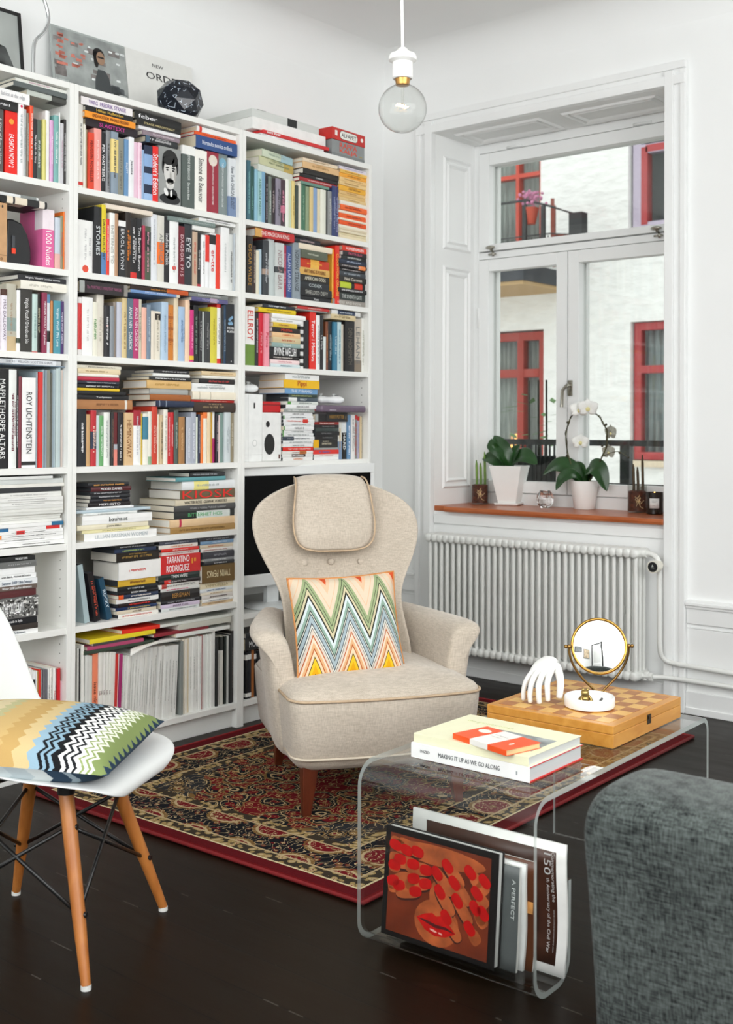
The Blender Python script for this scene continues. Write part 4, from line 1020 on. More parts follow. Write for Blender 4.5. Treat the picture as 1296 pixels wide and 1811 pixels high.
def sheetmag(name, x, y0, w, h, th, tilt, colr, label, bend=.008, pages='dcdcd8', cat='magazine', z=.0145):
    o = rackitem(name, x, y0, w, h, th, tilt, None, label, cat, z)
    rows = []
    for j in range(9):
        v = j/8; off = bend*math.sin(v*math.pi*1.6)
        rows.append([(0, off, h*v), (w, off, h*v), (w, off+th, h*v), (0, off+th, h*v)])
    m = MB().grid(rows, True); m.f.append((3, 2, 1, 0)); m.f.append(tuple(range(32, 36)))
    m.build('pages', mat(pages, .7, .03, 8, stretch=(1, 200, 1)), o, smooth=2)
    rows = [[(-.0005, bend*math.sin(j/8*math.pi*1.6)-.0007, h*j/8), (w+.0004, bend*math.sin(j/8*math.pi*1.6)-.0007, h*j/8)] for j in range(9)]
    MB().grid(rows).build('cover', mat(colr, .35, .08, 12), o, smooth=True, fix=False, solid=.0006)
    return o, lambda u, v: (u*w, bend*math.sin(v*math.pi*1.6)-.0014, v*h)
g1, f1 = sheetmag('grey_book', -1.885, -1.665, .314, .222, .008, R(5), '5c6060', 'grey book lettered A PERFECT behind the red-nail picture book', bend=.002, cat='book')
text('A PERFECT', .085, .0085, mat('d4d8d6'), g1, face_down(.303, -.0052, .152), keep=True)
g2, f2 = sheetmag('magazine', -1.868, -1.660, .326, .226, .007, R(5), 'e8e8e6', 'plain white magazine just behind the grey book in the rack', bend=.006)
g3, f3 = sheetmag('magazine', -1.858, -1.665, .338, .232, .005, R(5), '5a3018', 'magazine with a brown and amber cover, behind the white one in the rack', bend=.006)
bx(.320, .334, -.001, -.0008, .12, .20).build('cover_photo', mat('c88a48', .4, .5, 25), g3)
g4, f4 = sheetmag('newspaper', -1.842, -1.668, .402, .280, .006, R(4), 'efeeea', 'white-edged newspaper advertising the Civil War anniversary, rearmost in the rack', bend=.009, cat='newspaper')
rows = [[f4(.10, j/8*.86+.07), f4(.945, j/8*.86+.07)] for j in range(9)]
MB().grid([[(x, y-.0004, z) for x, y, z in r] for r in rows]).build('printed_page', mat('3a2015', .4, .5, 10), g4, smooth=True, fix=False, solid=.0003)
for k, c in enumerate(('c9a678', '9aa2a2', 'b08a58', 'c8702a')):
    bx(.045+k*.072, .105+k*.072, -.0016+.004, -.0012+.004, .225, .262).build('printed_picture', mat(c, .5, .5, 30), g4)
def curved(bodyt, L_, Hh, u, v0, mname):
    o = text(bodyt, L_, Hh, mname, g4, Matrix(((0, 1, 0, 0), (0, 0, -1, 0), (-1, 0, 0, 0), (0, 0, 0, 1))), keep=True)
    for v in o.data.vertices:
        zz = v.co.z+v0; yy = .009*math.sin(zz/.28*math.pi*1.6); v.co = (v.co.x+u, yy-.0026, zz)
curved('Commemorating the', .108, .010, .3715, .206, WHI); curved('150', .046, .017, .3590, .232, WHI); curved('th Anniversary of the Civil War', .160, .010, .3585, .122, WHI); curved('www.civilwaranniversary.com', .09, .0035, .372, .09, WHI)
# ============================================================ window board
zs = .8062
JG = panem('jar_glass', (.93, .94, .93, 1), 1.3)
BARK = mat('5a2a18', .8, .6, 90, .9); SH = mat('6f8f3a', .5, .3, 20)
def hyacinth(x, y, h, label, rr, dark=False):
    o = empty('glass_jar_plant', (x, y, zs), 0, label, 'plant jar', 'bulb sprouts in glass jars of bark')
    MB().lathe([(.0, .0003), (.042, .0003), (.0435, .004), (.0435, .125), (.0420, .125), (.0420, .005), (.0, .004)], 28).build('glass', JG, o, smooth=2)
    MB().lathe([(.0, .0052), (.0412, .0052), (.0415, .095), (.03, .099), (.0, .097)], 24).build('bark_filling', BARK, o, smooth=2)
    m = MB(); r = random.Random(rr)
    for k in range(9):
        a = r.uniform(3.3, 5.2) ; pts = [(.0432*math.cos(a+q*.07*r.uniform(-1, 1)*3), .0432*math.sin(a+q*.05*r.uniform(-1, 1)*2), .055+r.uniform(-.02, .02)+q*.006*r.choice((-1, 1))) for q in range(4)]
        pts = [(-.04*abs(math.cos(R(r.uniform(10, 60))))-.0, 0, 0)] and pts
        m.tube([(-.0345+.006*q, -.0215-.004*q, .05+.008*math.sin(k*1.3+q)) for q in range(2)], .0012, 5)
        m.tube(bez([(-.0360, -.0265, .05), (-.0380+.004*math.cos(k), -.0270+.016*math.cos(k*2.1), .05+.022*math.sin(k*.9)), (-.0345+.01*math.sin(k*1.7), -.030+.02*math.sin(k*1.1), .05+.03*math.cos(k*1.9))], 3), .0013, 5)
    m.build('roots', mat('d8b98a', .6), o)
    for k, (dx, dy, hh_) in enumerate(((-.012, .012, .155), (.006, .0, .145), (.014, -.020, .185))):
        c = SH if not dark else mat('4a3a22', .6, .3)
        MB().tube(bez([(dx, dy, .092), (dx+.003, dy, .12), (dx+.002, dy+.003, hh_*h)], 4), [.0075]+[.0065]*7+[.0025], 8).build('shoot', c, o, smooth=True)
    return o
hyacinth(.842, -.012, 1.42, 'glass jar of brown bark with green shoots at the left end of the window board', 1)
hyacinth(.862, -.868, 1.42, 'glass jar of brown bark with thin dark shoots beside the black candle', 2, True)
LF = mat('23471f', .28, .25, 14, name='leaf_green')
def leaf(pts, wd, m=LF, parent=None, fold=.25, name='leaf'):
    P = bez(pts, 6); n = len(P); rows = []
    for i, p in enumerate(P):
        t = i/(n-1); d = (P[min(i+1, n-1)]-P[max(i-1, 0)]).normalized(); side = d.cross(Vector((0, 0, 1)))
        side = side.normalized() if side.length > 1e-4 else Vector((1, 0, 0)); nrm = side.cross(d)
        nrm = nrm if nrm.z > 0 else -nrm
        tw_ = .85 if side.x > 0 else -.85; side, nrm = side*math.cos(tw_)+nrm*math.sin(tw_), nrm*math.cos(tw_)-side*math.sin(tw_)
        w_ = wd*(math.sin(math.pi*min(1, t*.94+.06))**.62)*(1 if t < .97 else .4)
        rows.append([p+side*w_*s+nrm*abs(s)*w_*fold for s in (-1, -.6, -.25, 0, .25, .6, 1)])
    return MB().grid(rows).build(name, m, parent, smooth=True, fix=False, solid=.0022, sub=1)
GLZ = mat('f2f2ef', .3, .008, name='white_pot')
p1 = empty('potted_plant', (.868, -.172, zs), 0, 'broad-leaved green plant in a square tapered white pot on the window board', 'potted plant')
rows = []
for z, h in ((.012, .046), (.015, .047), (.19, .080), (.196, .081), (.196, .076), (.17, .072)): rows.append([(-h, -h, z), (h, -h, z), (h, h, z), (-h, h, z)])
m = MB().grid(rows, True); m.f.append((3, 2, 1, 0)); m.f.append((20, 21, 22, 23)); po = m.build('pot', GLZ, p1, bevel=.003); 
rows = [[(-h, -h, z), (h, -h, z), (h, h, z), (-h, h, z)] for z, h in ((.0003, .054), (.004, .060), (.012, .062), (.012, .056))]
m = MB().grid(rows, True); m.f.append((3, 2, 1, 0)); m.f.append((12, 13, 14, 15)); sa = m.build('saucer', GLZ, p1, bevel=.002)
for o in (po, sa): o.rotation_euler = (0, 0, R(16))
for pts, wd in (([(0, 0, .17), (-.01, .02, .24), (-.012, .055, .30), (-.02, .08, .345)], .046), ([(0, .01, .18), (-.005, .05, .215), (-.01, .10, .235), (-.012, .155, .225)], .049), ([(0, -.01, .18), (-.01, -.04, .22), (-.02, -.10, .245), (-.015, -.17, .205)], .052), ([(.01, -.01, .18), (.012, -.02, .25), (.02, -.05, .30)], .041), ([(0, .0, .18), (-.03, .03, .24), (-.055, .06, .28), (-.05, .075, .33)], .038)):
    leaf(pts, wd, parent=p1)
p2 = empty('potted_orchid', (.868, -.592, zs), 0, 'white-flowering orchid trained over an arched stem in a round white pot', 'potted orchid')
MB().lathe([(.0, .0003), (.046, .0003), (.049, .004), (.0655, .130), (.0655, .134), (.0615, .134), (.059, .11), (.0, .11)], 36).build('pot', GLZ, p2, smooth=2)
for pts, wd in (([(0, .01, .12), (-.02, .06, .185), (-.03, .13, .205), (-.03, .21, .155)], .049), ([(-.01, 0, .12), (-.05, .03, .165), (-.09, .06, .15), (-.11, .09, .09)], .032), ([(0, -.01, .12), (-.02, -.04, .185), (-.03, -.09, .19), (-.03, -.135, .09)], .051), ([(.01, .0, .12), (.02, -.03, .18), (.02, -.055, .235)], .038), ([(.01, .01, .12), (.03, .05, .19), (.03, .10, .20)], .035)):
    leaf(pts, wd, parent=p2)
STM = mat('4a4a26', .6, .35, 20)
# hoop in the plane of the window
hoop = []
for i in range(33):
    a = R(-62+ (360-56)*i/32)
    hoop.append((-.01, -.012+.112*math.cos(a)*-1*-1 if False else -.030+.112*math.cos(a), .335+.128*math.sin(a)))
hoop = [(-.005, -.03, .13)]+hoop[:]+[(-.005, .005, .13)]
arch = bez([(-.005, .02, .12), (-.01, .07, .22), (-.012, .094, .33), (-.012, .075, .42), (-.012, .03, .465), (-.012, -.03, .47), (-.012, -.09, .43), (-.012, -.125, .36), (-.012, -.115, .28), (-.012, -.07, .20), (-.005, -.02, .12)], 7)
MB().tube(arch, .0030, 7).build('stem', STM, p2, smooth=True)
tw = [(p.x+.006*math.cos(i*.9), p.y+.005*math.sin(i*.9), p.z+.004*math.cos(i*.9)) for i, p in enumerate(arch)]
MB().tube(tw, .0018, 6).build('stem', mat('3a3020', .7), p2, smooth=True)
MB().tube(bez([(-.012, -.10, .25), (-.015, -.15, .27), (-.018, -.19, .275), (-.018, -.23, .255)], 5), .0016, 6).build('stem', STM, p2, smooth=True)
def flower(c, s, ry, rz, petal='f4f4f0'):
    f = empty('flower', c); f.parent = p2; f.rotation_euler = (0, ry, rz)
    mp_ = mat(petal, .5, .04, 20, name='petal')
    m = MB()
    for k, (a, L_, w_) in enumerate(((90, 1, .42), (210, .95, .38), (330, .95, .38), (25, 1.1, .62), (155, 1.1, .62))):
        a = R(a); d = Vector((0, math.cos(a), math.sin(a))); q = Vector((0, -math.sin(a), math.cos(a)))
        rows = []
        for i in range(6):
            t = i/5; ww = w_*math.sin(math.pi*min(.98, t*.85+.12)); off = -.12*math.sin(t*3)
            rows.append([Vector((off-.05*(1-abs(u)), 0, 0))*s+(d*L_*t+q*ww*u)*s for u in (-1, -.5, 0, .5, 1)])
        m.grid(rows)
    m.build('petals', mp_, f, smooth=True, fix=False, solid=.0008)
    MB().sphere((-.006, 0, -.002), s*.22, 10, 8).build('flower_centre', mat('e8dfa0', .6), f, smooth=True)
flower((-.03, .012, .468), .044, 0, R(30)); flower((-.03, -.035, .475), .048, R(-10), R(20)); flower((-.03, .005, .315), .040, 0, R(30), 'e9e9e4')
flower((.0, -.135, .36), .040, 0, R(160), 'b5b5a8'); flower((.0, -.125, .27), .038, 0, R(170), 'b8b8ac')
m = MB()
for (y, z) in ((.085, .41), (-.10, .30), (-.12, .40), (.088, .25), (-.19, .27), (-.235, .25)): m.sphere((-.012, y, z), .006, 8, 6)
m.build('buds', mat('3a3424', .7), p2, smooth=True)
# crystal candle holder
cr_ = MB(); prof = [(.0, .0003), (.024, .0003), (.030, .008), (.040, .022), (.0425, .042), (.040, .060), (.030, .076), (.024, .082), (.018, .080), (.016, .05), (.0, .045)]
cr_.lathe(prof, 10)
o = cr_.build('crystal_candle_holder', glassm('crystal', 1.55), None, loc=(.832, -.398, zs)); tag(o, 'round cut-crystal candle holder between the two white pots', 'candle holder')
# candle
cd = empty('candle_jar', (.80, -.985, zs), R(0), 'burning candle in a black glass jar with a white label', 'candle')
dg, t_, p_ = new_mat('dark_glass'); p_.inputs['Base Color'].default_value = (.02, .014, .01, 1); p_.inputs['Roughness'].default_value = .08
MB().lathe([(.0, .0003), (.034, .0003), (.0375, .004), (.038, .098), (.0365, .098), (.0358, .07), (.0, .066)], 36).build('glass', dg, cd, smooth=2)
MB().lathe([(.0, .066), (.0355, .066), (.0355, .071), (.0, .071)], 24).build('wax', mat('e8dcc8', .5), cd)
MB().tube([(0, 0, .071), (.001, 0, .079)], .0012, 6).build('wick', INK, cd)
MB().lathe([(.0005, .076), (.004, .081), (.0045, .086), (.002, .095), (.0003, .101)], 10).build('flame', emis('flame', 'ffb55a', 14), cd, smooth=True)
rows = [[(.0383*math.cos(R(a)), .0383*math.sin(R(a)), z) for a in range(172, 242, 5)] for z in (.028, .072)]
lb = MB().grid(rows).build('label', mat('ecece8', .6), cd, smooth=True, fix=False, solid=.0004)
m = MB()
for z, n_ in ((.060, 9), (.054, 7), (.040, 5)):
    for k in range(n_): 
        a = R(190+k*4); m.box(.0388*math.cos(a)-.0003, .0388*math.cos(a)+.0003, .0388*math.sin(a)-.001, .0388*math.sin(a)+.001, z, z+.0016)
m.build('label_print', mat('8a8a86', .6), cd)
# ============================================================ on top of the bookcases
ZT = 2.3702
def leaning(name, x, w, h, y0, label, cat, tilt=R(-7), th=.004, group=None):
    o = empty(name, (x, y0, ZT), 0, label, cat, group, rot=(tilt, 0, 0)); return o
s1_ = leaning('record_sleeve', -1.435, .35, .34, .345, 'clear-edged record sleeve with a colour street photo, leaning on the wall', 'record sleeve', R(-8))
bx(0, .352, 0, .004, 0, .345).build('sleeve', mat('aab0ae', .25, .05), s1_)
bx(.008, .350, -.0006, 0, .004, .337).build('photograph', mat('9a9f9d', .35, .3, 14), s1_)
rr = random.Random(11); 
for nm_, h_, cnt, xr, zr, sz in (('printed_street', 'b4b9b7', 14, (.02, .34), (.03, .12), .03), ('printed_lights', 'c87868', 26, (.02, .15), (.19, .32), .012), ('printed_shop_fronts', '7a7472', 12, (.02, .33), (.16, .30), .028), ('printed_cars', '565b5d', 6, (.20, .33), (.10, .16), .036), ('printed_highlights', 'dfe3e2', 16, (.05, .34), (.12, .33), .010)):
    m = MB()
    for k in range(cnt):
        a, b = rr.uniform(*xr), rr.uniform(*zr); q = sz*rr.uniform(.5, 1.2); m.box(max(.01, a-q), min(.348, a+q), -.0009-.0001*cnt/30, -.0006, max(.006, b-q*.45), min(.335, b+q*.45))
    m.build(nm_, mat(h_, .4, .3, 30), s1_)
m = MB(); m.prism([(.185, .03), (.285, .03), (.275, .12), (.262, .19), (.245, .215), (.212, .215), (.195, .17), (.19, .10)], -.0016, -.0010, 'y'); m.build('printed_figure_coat', mat('44484a', .5), s1_)
m = MB(); oval(m, .228, .262, .020, .027, 0, -.0018); m.build('printed_face', mat('a08068', .5), s1_)
m = MB(); oval(m, .220, .275, .028, .028, 0, -.0013); oval(m, .206, .255, .012, .035, 0, -.0013); m.box(.214, .244, -.0022, -.0018, .262, .269); m.build('printed_hair', mat('1a1616', .5), s1_)
s2_ = leaning('record_sleeve', -1.080, .35, .34, .345, 'white record sleeve lettered NEW ORDER, leaning on the wall behind the black vase', 'record sleeve', R(-8))
bx(0, .352, 0, .004, 0, .345).build('sleeve', mat('e4e4e0', .3, .02), s2_)
text('NEW', .065, .014, mat('3a3a3a'), s2_, face_front(.165, -.0006, .302)); text('ORDER', .20, .030, mat('161616'), s2_, face_front(.200, -.0006, .255), keep=True)
m = MB(); m.prism([(.13, .02), (.21, .02), (.185, .05), (.172, .12), (.168, .12), (.155, .05)], -.0006, -.0003, 'y'); m.build('printed_tower', mat('c9ccc8', .5), s2_)
pf_ = leaning('picture_frame', -1.885, .3, .34, .325, 'black-framed black-and-white photograph at the far left on top of the bookcase', 'picture frame', R(-7))
MB().box(0, .012, 0, .018, 0, .335).box(.298, .310, 0, .018, 0, .335).box(.012, .298, 0, .018, 0, .012).box(.012, .298, 0, .018, .323, .335).build('frame', mat('1a1a1a', .4), pf_, bevel=.0008)
bx(.012, .298, .006, .009, .012, .323).build('photograph', mat('c6c8c8', .4, .12, 5), pf_)
m = MB(); m.prism([(.10, .012), (.29, .012), (.29, .06), (.27, .12), (.24, .19), (.17, .205), (.12, .17), (.10, .1)], .0050, .0058, 'y'); m.build('printed_tones', mat('5a5c5c', .5, .6, 12), pf_)
bx(.012, .298, .0045, .0050, .012, .323).build('pane', PANE, pf_)
lm = empty('clamp_lamp', (-1.638, .19, ZT), 0, 'chrome gooseneck lamp arm on a black clamp on top of the left bookcase', 'lamp')
MB().lathe([(.0, .0003), (.038, .0003), (.040, .006), (.034, .018), (.018, .024), (.012, .036), (.0, .036)], 24).build('clamp_base', mat('23211f', .4), lm, smooth=2)
MB().tube(bez([(0, 0, .03), (0, 0, .13), (.008, 0, .18), (.045, 0, .225), (.062, 0, .27), (.05, 0, .32), (.025, 0, .36), (-.005, 0, .42), (-.02, -.02, .47)], 8), .0065, 10).build('gooseneck', CHROME, lm, smooth=True)
MB().lathe([(.012, .50), (.03, .49), (.075, .43), (.078, .425), (.07, .43), (.028, .48), (.01, .49)], 24, c=(-.03, -.05, .02)).build('lamp_shade', CHROME, lm, smooth=2)
# faceted black vase
vs = empty('faceted_vase', (-1.035, .11, ZT), R(12), 'black faceted vase printed with small white star lines on the middle bookcase', 'vase')
m, t_, p_ = new_mat('starry_lacquer'); n_ = t_.nodes
p_.inputs['Roughness'].default_value = .12
vo_ = n_.new('ShaderNodeTexVoronoi'); vo_.feature = 'DISTANCE_TO_EDGE'; vo_.inputs['Scale'].default_value = 38; tc_ = n_.new('ShaderNodeTexCoord'); t_.links.new(tc_.outputs['Object'], vo_.inputs['Vector'])
no_ = n_.new('ShaderNodeTexNoise'); no_.inputs['Scale'].default_value = 60; t_.links.new(tc_.outputs['Object'], no_.inputs['Vector'])
a_ = n_.new('ShaderNodeMath'); a_.operation = 'LESS_THAN'; a_.inputs[1].default_value = .035; t_.links.new(vo_.outputs['Distance'], a_.inputs[0])
b_ = n_.new('ShaderNodeMath'); b_.operation = 'GREATER_THAN'; b_.inputs[1].default_value = .56; t_.links.new(no_.outputs['Fac'], b_.inputs[0])
c_ = n_.new('ShaderNodeMath'); c_.operation = 'MULTIPLY'; t_.links.new(a_.outputs[0], c_.inputs[0]); t_.links.new(b_.outputs[0], c_.inputs[1])
x_ = n_.new('ShaderNodeMix'); x_.data_type = 'RGBA'; x_.inputs['A'].default_value = lin('0e1420'); x_.inputs['B'].default_value = lin('b8c4d0'); t_.links.new(c_.outputs[0], x_.inputs['Factor']); t_.links.new(x_.outputs['Result'], p_.inputs['Base Color'])
rows = []
for j, (r, z) in enumerate(((.045, .0003), (.078, .030), (.093, .072), (.086, .118), (.055, .150), (.028, .158))):
    rows.append([(r*math.cos(2*math.pi*(k+.5*(j % 2))/7), r*math.sin(2*math.pi*(k+.5*(j % 2))/7), z) for k in range(7)])
mb = MB()
for j in range(5):
    b0 = len(mb.v)
    for k in range(7):
        k2 = (k+1) % 7; A_, B2 = rows[j], rows[j+1]
        if j % 2 == 0: tr = [(A_[k], A_[k2], B2[k]), (A_[k2], B2[k2], B2[k])]
        else: tr = [(A_[k], B2[k2], B2[k]), (A_[k], A_[k2], B2[k2])]
        for q in tr: mb.add(q, [(0, 1, 2)])
mb.add(rows[0], [tuple(range(6, -1, -1))]); mb.add(rows[5], [tuple(range(7))]); mb.build('body', m, vs)
# boxes on the right bookcase
wb = empty('white_box', (-.716, .02, ZT), 0, 'long flat white box on top of the right bookcase', 'box')
bx(0, .44, .012, .33, .030, .078).build('box', mat('f1f1ee', .4), wb, bevel=.0015)
rb = empty('red_folder', (-.680, .006, ZT), 0, 'thin red folder under the flat white box', 'folder')
bx(0, .40, 0, .22, .012, .0275).build('cover', mat('cf2a2c', .35), rb, bevel=.003); marks(.08, .008, WHI, rb, face_front(.06, -.0006, .02), 3)
wm = tag(bx(0, .38, 0, .26, 0, .0115).build('white_magazine', mat('e2e5e4', .5, .25, 20), None, loc=(-.69, .012, ZT)), 'white magazine with grey spots under the red folder', 'magazine')
gb = empty('grey_box', (-.716, .035, ZT+.0785), 0, 'long grey box with a black band, lying on the white box', 'box')
bx(0, .40, 0, .30, 0, .033).build('box', mat('d3d6d2', .5, .04, 8, stretch=(1, 1, 60)), gb, bevel=.001); bx(.205, .262, -.0006, .301, -.0002, .0334).build('black_band', mat('1d1f1e', .4), gb)
bx(.03, .08, -.0, .05, .0335, .034).build('black_band', mat('1d1f1e', .4), gb)
kb = empty('board_game', (-.262, .008, ZT), 0, 'grey board game box with orange capitals, underneath the red one', 'board game')
bx(0, .218, 0, .29, 0, .070).build('box', mat('8d9191', .45, .05), kb, bevel=.001); bx(-.0005, .2185, -.0006, .2905, 0, .014).build('lower_edge', mat('7c8080', .45), kb)
text('RAPPA', .115, .023, mat('e8482c'), kb, face_front(.108, -.001, .052), keep=True); text('KALJA', .115, .023, mat('e8482c'), kb, face_front(.108, -.001, .026), 'title', keep=True); text('spelet', .03, .006, mat('d8b830'), kb, face_front(.19, -.001, .022), 'subtitle')
ag = empty('board_game', (-.268, .002, ZT+.0704), R(1.5), 'red board game box with black capitals on a white oval, topmost on the right', 'board game')
bx(0, .228, 0, .30, 0, .052).build('box', mat('c62a24', .4, .12, 24), ag, bevel=.001)
def pill(cx, cz, a, b, y0, y1, n=10):
    pts = [(cx+a-b+b*math.cos(R(t)), cz+b*math.sin(R(t))) for t in range(-90, 91, 18)]+[(cx-a+b+b*math.cos(R(t)), cz+b*math.sin(R(t))) for t in range(90, 271, 18)]
    return MB().prism(pts, y0, y1, 'y')
pill(.113, .026, .062, .019, -.0006, 0).build('white_oval', mat('1c1c1c'), ag); pill(.113, .026, .060, .0172, -.0009, -.0006).build('white_oval', mat('ecebe4'), ag)
text('ALFAPET', .102, .017, mat('161616'), ag, face_front(.113, -.0011, .026), keep=True)
m = MB()
for x in (.205,): oval(m, x, .028, .009, .009, 0, -.0003)
m.box(.020, .036, -.0005, 0, .018, .040); m.build('printed_tiles', mat('f0e6e0'), ag)
# ============================================================ things among the books
Z2, Z4 = 1.7252, 1.0482
kx = empty('cardboard_box', (-2.06, .012, Z2), 0, 'brown cardboard box with a line drawing of an instant camera, left bookcase', 'box')
bx(0, .208, 0, .20, 0, .194).build('box', mat('c49a70', .8, .06, 40), kx, bevel=.0015)
m = MB()
def rectline(a, b, c, d, t=.0014): m.box(a, b, -.0006, 0, c, c+t).box(a, b, -.0006, 0, d-t, d).box(a, a+t, -.0006, 0, c, d).box(b-t, b, -.0006, 0, c, d)
rectline(.06, .145, .03, .10); rectline(.075, .13, .10, .125); rectline(.088, .118, .125, .17); m.box(0, .207, -.0006, 0, .022, .0235)
pts = [(.10+.032*math.cos(2*math.pi*k/24), -.0006, .065+.026*math.sin(2*math.pi*k/24)) for k in range(25)]; m.tube(pts, .0008, 4, cap=False)
m.build('line_drawing', mat('7a5838'), kx); text('Lomo', .04, .013, mat('6a4828'), kx, face_front(.172, -.0008, .012)); m = MB(); oval(m, .178, .182, .003, .005, 0, -.0003); oval(m, .190, .182, .003, .005, 0, -.0003); m.build('printed_dots', INK, kx)
bd = empty('black_console', (-1.845, .03, Z2), R(4), 'curved black device with an orange light beside the cardboard box', 'device')
pts = [(0, 0), (.098, 0), (.103, .03), (.100, .065), (.088, .105), (.065, .140), (.030, .150), (.008, .148)]
MB().prism(pts, 0, .14, 'y').build('shell', mat('1b1c1e', .3), bd, bevel=.006, seg=3, smooth=2)
MB().box(.022, .034, -.003, 0, .055, .095).build('lever', mat('45484c', .3), bd); MB().box(.022, .036, -.004, 0, .035, .053).build('orange_light', mat('f0401c', .3), bd)
# game console, speaker, handheld
gc = empty('game_console', (-.779, .015, Z4), 0, 'upright white game console at the left end of the fourth row', 'game console')
m = MB().prism([(0, .0), (.108, .0), (.1085, .012), (.1095, .10), (.1115, .26), (.112, .272), (0, .274)], 0, .25, 'y'); m.build('case', mat('eff0ee', .35), gc, bevel=.003)
m = MB(); oval(m, .066, .075, .013, .015, 0, -.0004); m.build('power_button', mat('d4d6d4', .3), gc); m = MB(); oval(m, .066, .075, .009, .0105, 0, -.0008); m.build('power_button', mat('f4f4f2', .3), gc)
MB().box(.060, .068, -.0006, 0, .215, .238).build('slot', INK, gc); MB().box(.0, .110, -.0004, 0, .028, .029).box(.030, .031, -.0004, 0, .0, .27).build('panel_seams', mat('c4c6c4'), gc)
def pad(name, loc, rz, label, s=1):
    o = empty(name, loc, rz, label, 'game controller')
    W2 = mat('eceeee', .35)
    rows = []
    for k in range(13):
        u = -1+2*k/12; hw = .016+.012*abs(u)**2; yc = -.012*abs(u)**1.5*1.6; th = .018+.008*abs(u)
        e = (1-abs(u)**6)**.5 if abs(u) < 1 else .25
        rows.append([(u*.072*s, yc+hw*e*math.cos(2*math.pi*j/12), .024+th*e*math.sin(2*math.pi*j/12)*.8) for j in range(12)])
    m = MB().grid(rows, True); m.f.append(tuple(range(11, -1, -1))); m.f.append(tuple(range(12*12, 13*12))); m.build('shell', W2, o, smooth=True, sub=1)
    for x in (-.04, .03): MB().lathe([(.006, .03), (.006, .044), (.010, .046), (.010, .050), (.0, .049)], 14, c=(x*s, 0, 0)).build('thumbstick', mat('b8bab8', .4), o, smooth=2)
    m = MB()
    for (x, y) in ((.045, .006), (.056, 0), (.045, -.006), (.036, 0)): m.sphere((x*s, y, .043), .0035, 8, 6)
    m.build('buttons', mat('8a8e8c', .4), o, smooth=True); return o
pad('game_controller', (-.733, .06, Z4+.2738), R(10), 'white controller lying on top of the upright white console', .95)
sp_ = empty('speaker', (-.664, .02, Z4), 0, 'white loudspeaker with two round black drivers beside the white console', 'speaker')
bx(0, .112, .0, .20, 0, .200).build('cabinet', mat('ececea', .4), sp_, bevel=.006, seg=3)
m = MB(); oval(m, .030, .152, .011, .0125, 0, -.0006, 28); m.build('tweeter', mat('141414', .5), sp_); m = MB(); oval(m, .040, .070, .030, .043, 0, -.0006, 32); m.build('woofer', mat('181818', .6), sp_)
MB().box(.094, .102, -.0008, 0, .010, .028).build('badge', mat('5a2a22', .4), sp_)
hd = empty('red_case', (-.664, .03, Z4+.2004), 0, 'glossy red hard case lying on the white speaker', 'case')
bx(0, .118, 0, .14, 0, .045).build('shell', mat('c2181e', .2), hd, bevel=.006, seg=3, smooth=2); bx(.001, .117, -.0008, .0005, .030, .032).build('seam', INK, hd)
rt_ = MB().tube([(0, 0, 0), (0, .012, 0)], .026, 28); o = rt_.build('round_red_lid', mat('cc1620', .3), None, loc=(-.452, .03, Z4+.2385), smooth=2); tag(o, 'round red lid standing beside the pile of game cases', 'lid'); o.location = (-.463, .055, Z4+.237)
hb = empty('film_box_set', (-.284, .012, Z4+.1652), 0, 'black film box set with gold lettering under the purple console', 'box set')
bx(0, .138, 0, .14, 0, .040).build('box', mat('1b1a1c', .35), hb, bevel=.001); text('HARRY POTTER', .095, .019, mat('b0873e'), hb, face_front(.066, -.0006, .021)); marks(.014, .02, mat('7a6a4a'), hb, face_front(.128, -.0006, .02), 8, 'edge_print')
pc = empty('purple_console', (-.352, -.020, Z4+.2056), R(-2), 'flat glossy purple-grey console on top of the film box set', 'game console')
bx(0, .285, 0, .22, 0, .030).build('case', mat('6e5e70', .18, .06), pc, bevel=.010, seg=4, smooth=2); MB().box(.05, .09, -.0008, 0, .008, .010).build('badge', mat('c8c0cc'), pc); bx(.285, .292, .03, .18, .004, .024).build('lid_hinge', mat('574a5a', .25), pc)
pad('game_controller', (-.235, .05, Z4+.2360), R(-12), 'white controller on top of the glossy purple console')
# television
tv = empty('television', (-.772, .040, .4446), R(-7.0), 'white-framed flat television behind the armchair, on the right bookcase', 'television')
TW, TB, TT = .745, .095, .585
m = MB(); m.box(0, TW, 0, .05, TB, TB+.050).box(0, TW, 0, .05, TT-.040, TT).box(0, .022, 0, .05, TB+.05, TT-.04).box(TW-.022, TW, 0, .05, TB+.05, TT-.04)
m.build('frame', mat('e7e9e8', .3, .01), tv, bevel=.004)
sm_, t_, p_ = new_mat('screen'); p_.inputs['Base Color'].default_value = (.003, .003, .003, 1); p_.inputs['Roughness'].default_value = .3; p_.inputs['Specular IOR Level'].default_value = .08
bx(.022, TW-.022, .006, .04, TB+.05, TT-.04).build('screen', sm_, tv)
MB().lathe([(.0, .0003), (.115, .0003), (.12, .006), (.10, .014), (.03, .022), (.0, .022)], 36, c=(.20, .045, 0)).build('stand', mat('dfe2e2', .3), tv, smooth=2)
MB().box(.17, .23, .035, .06, .015, TB+.01).build('neck', mat('dfe2e2', .3), tv)
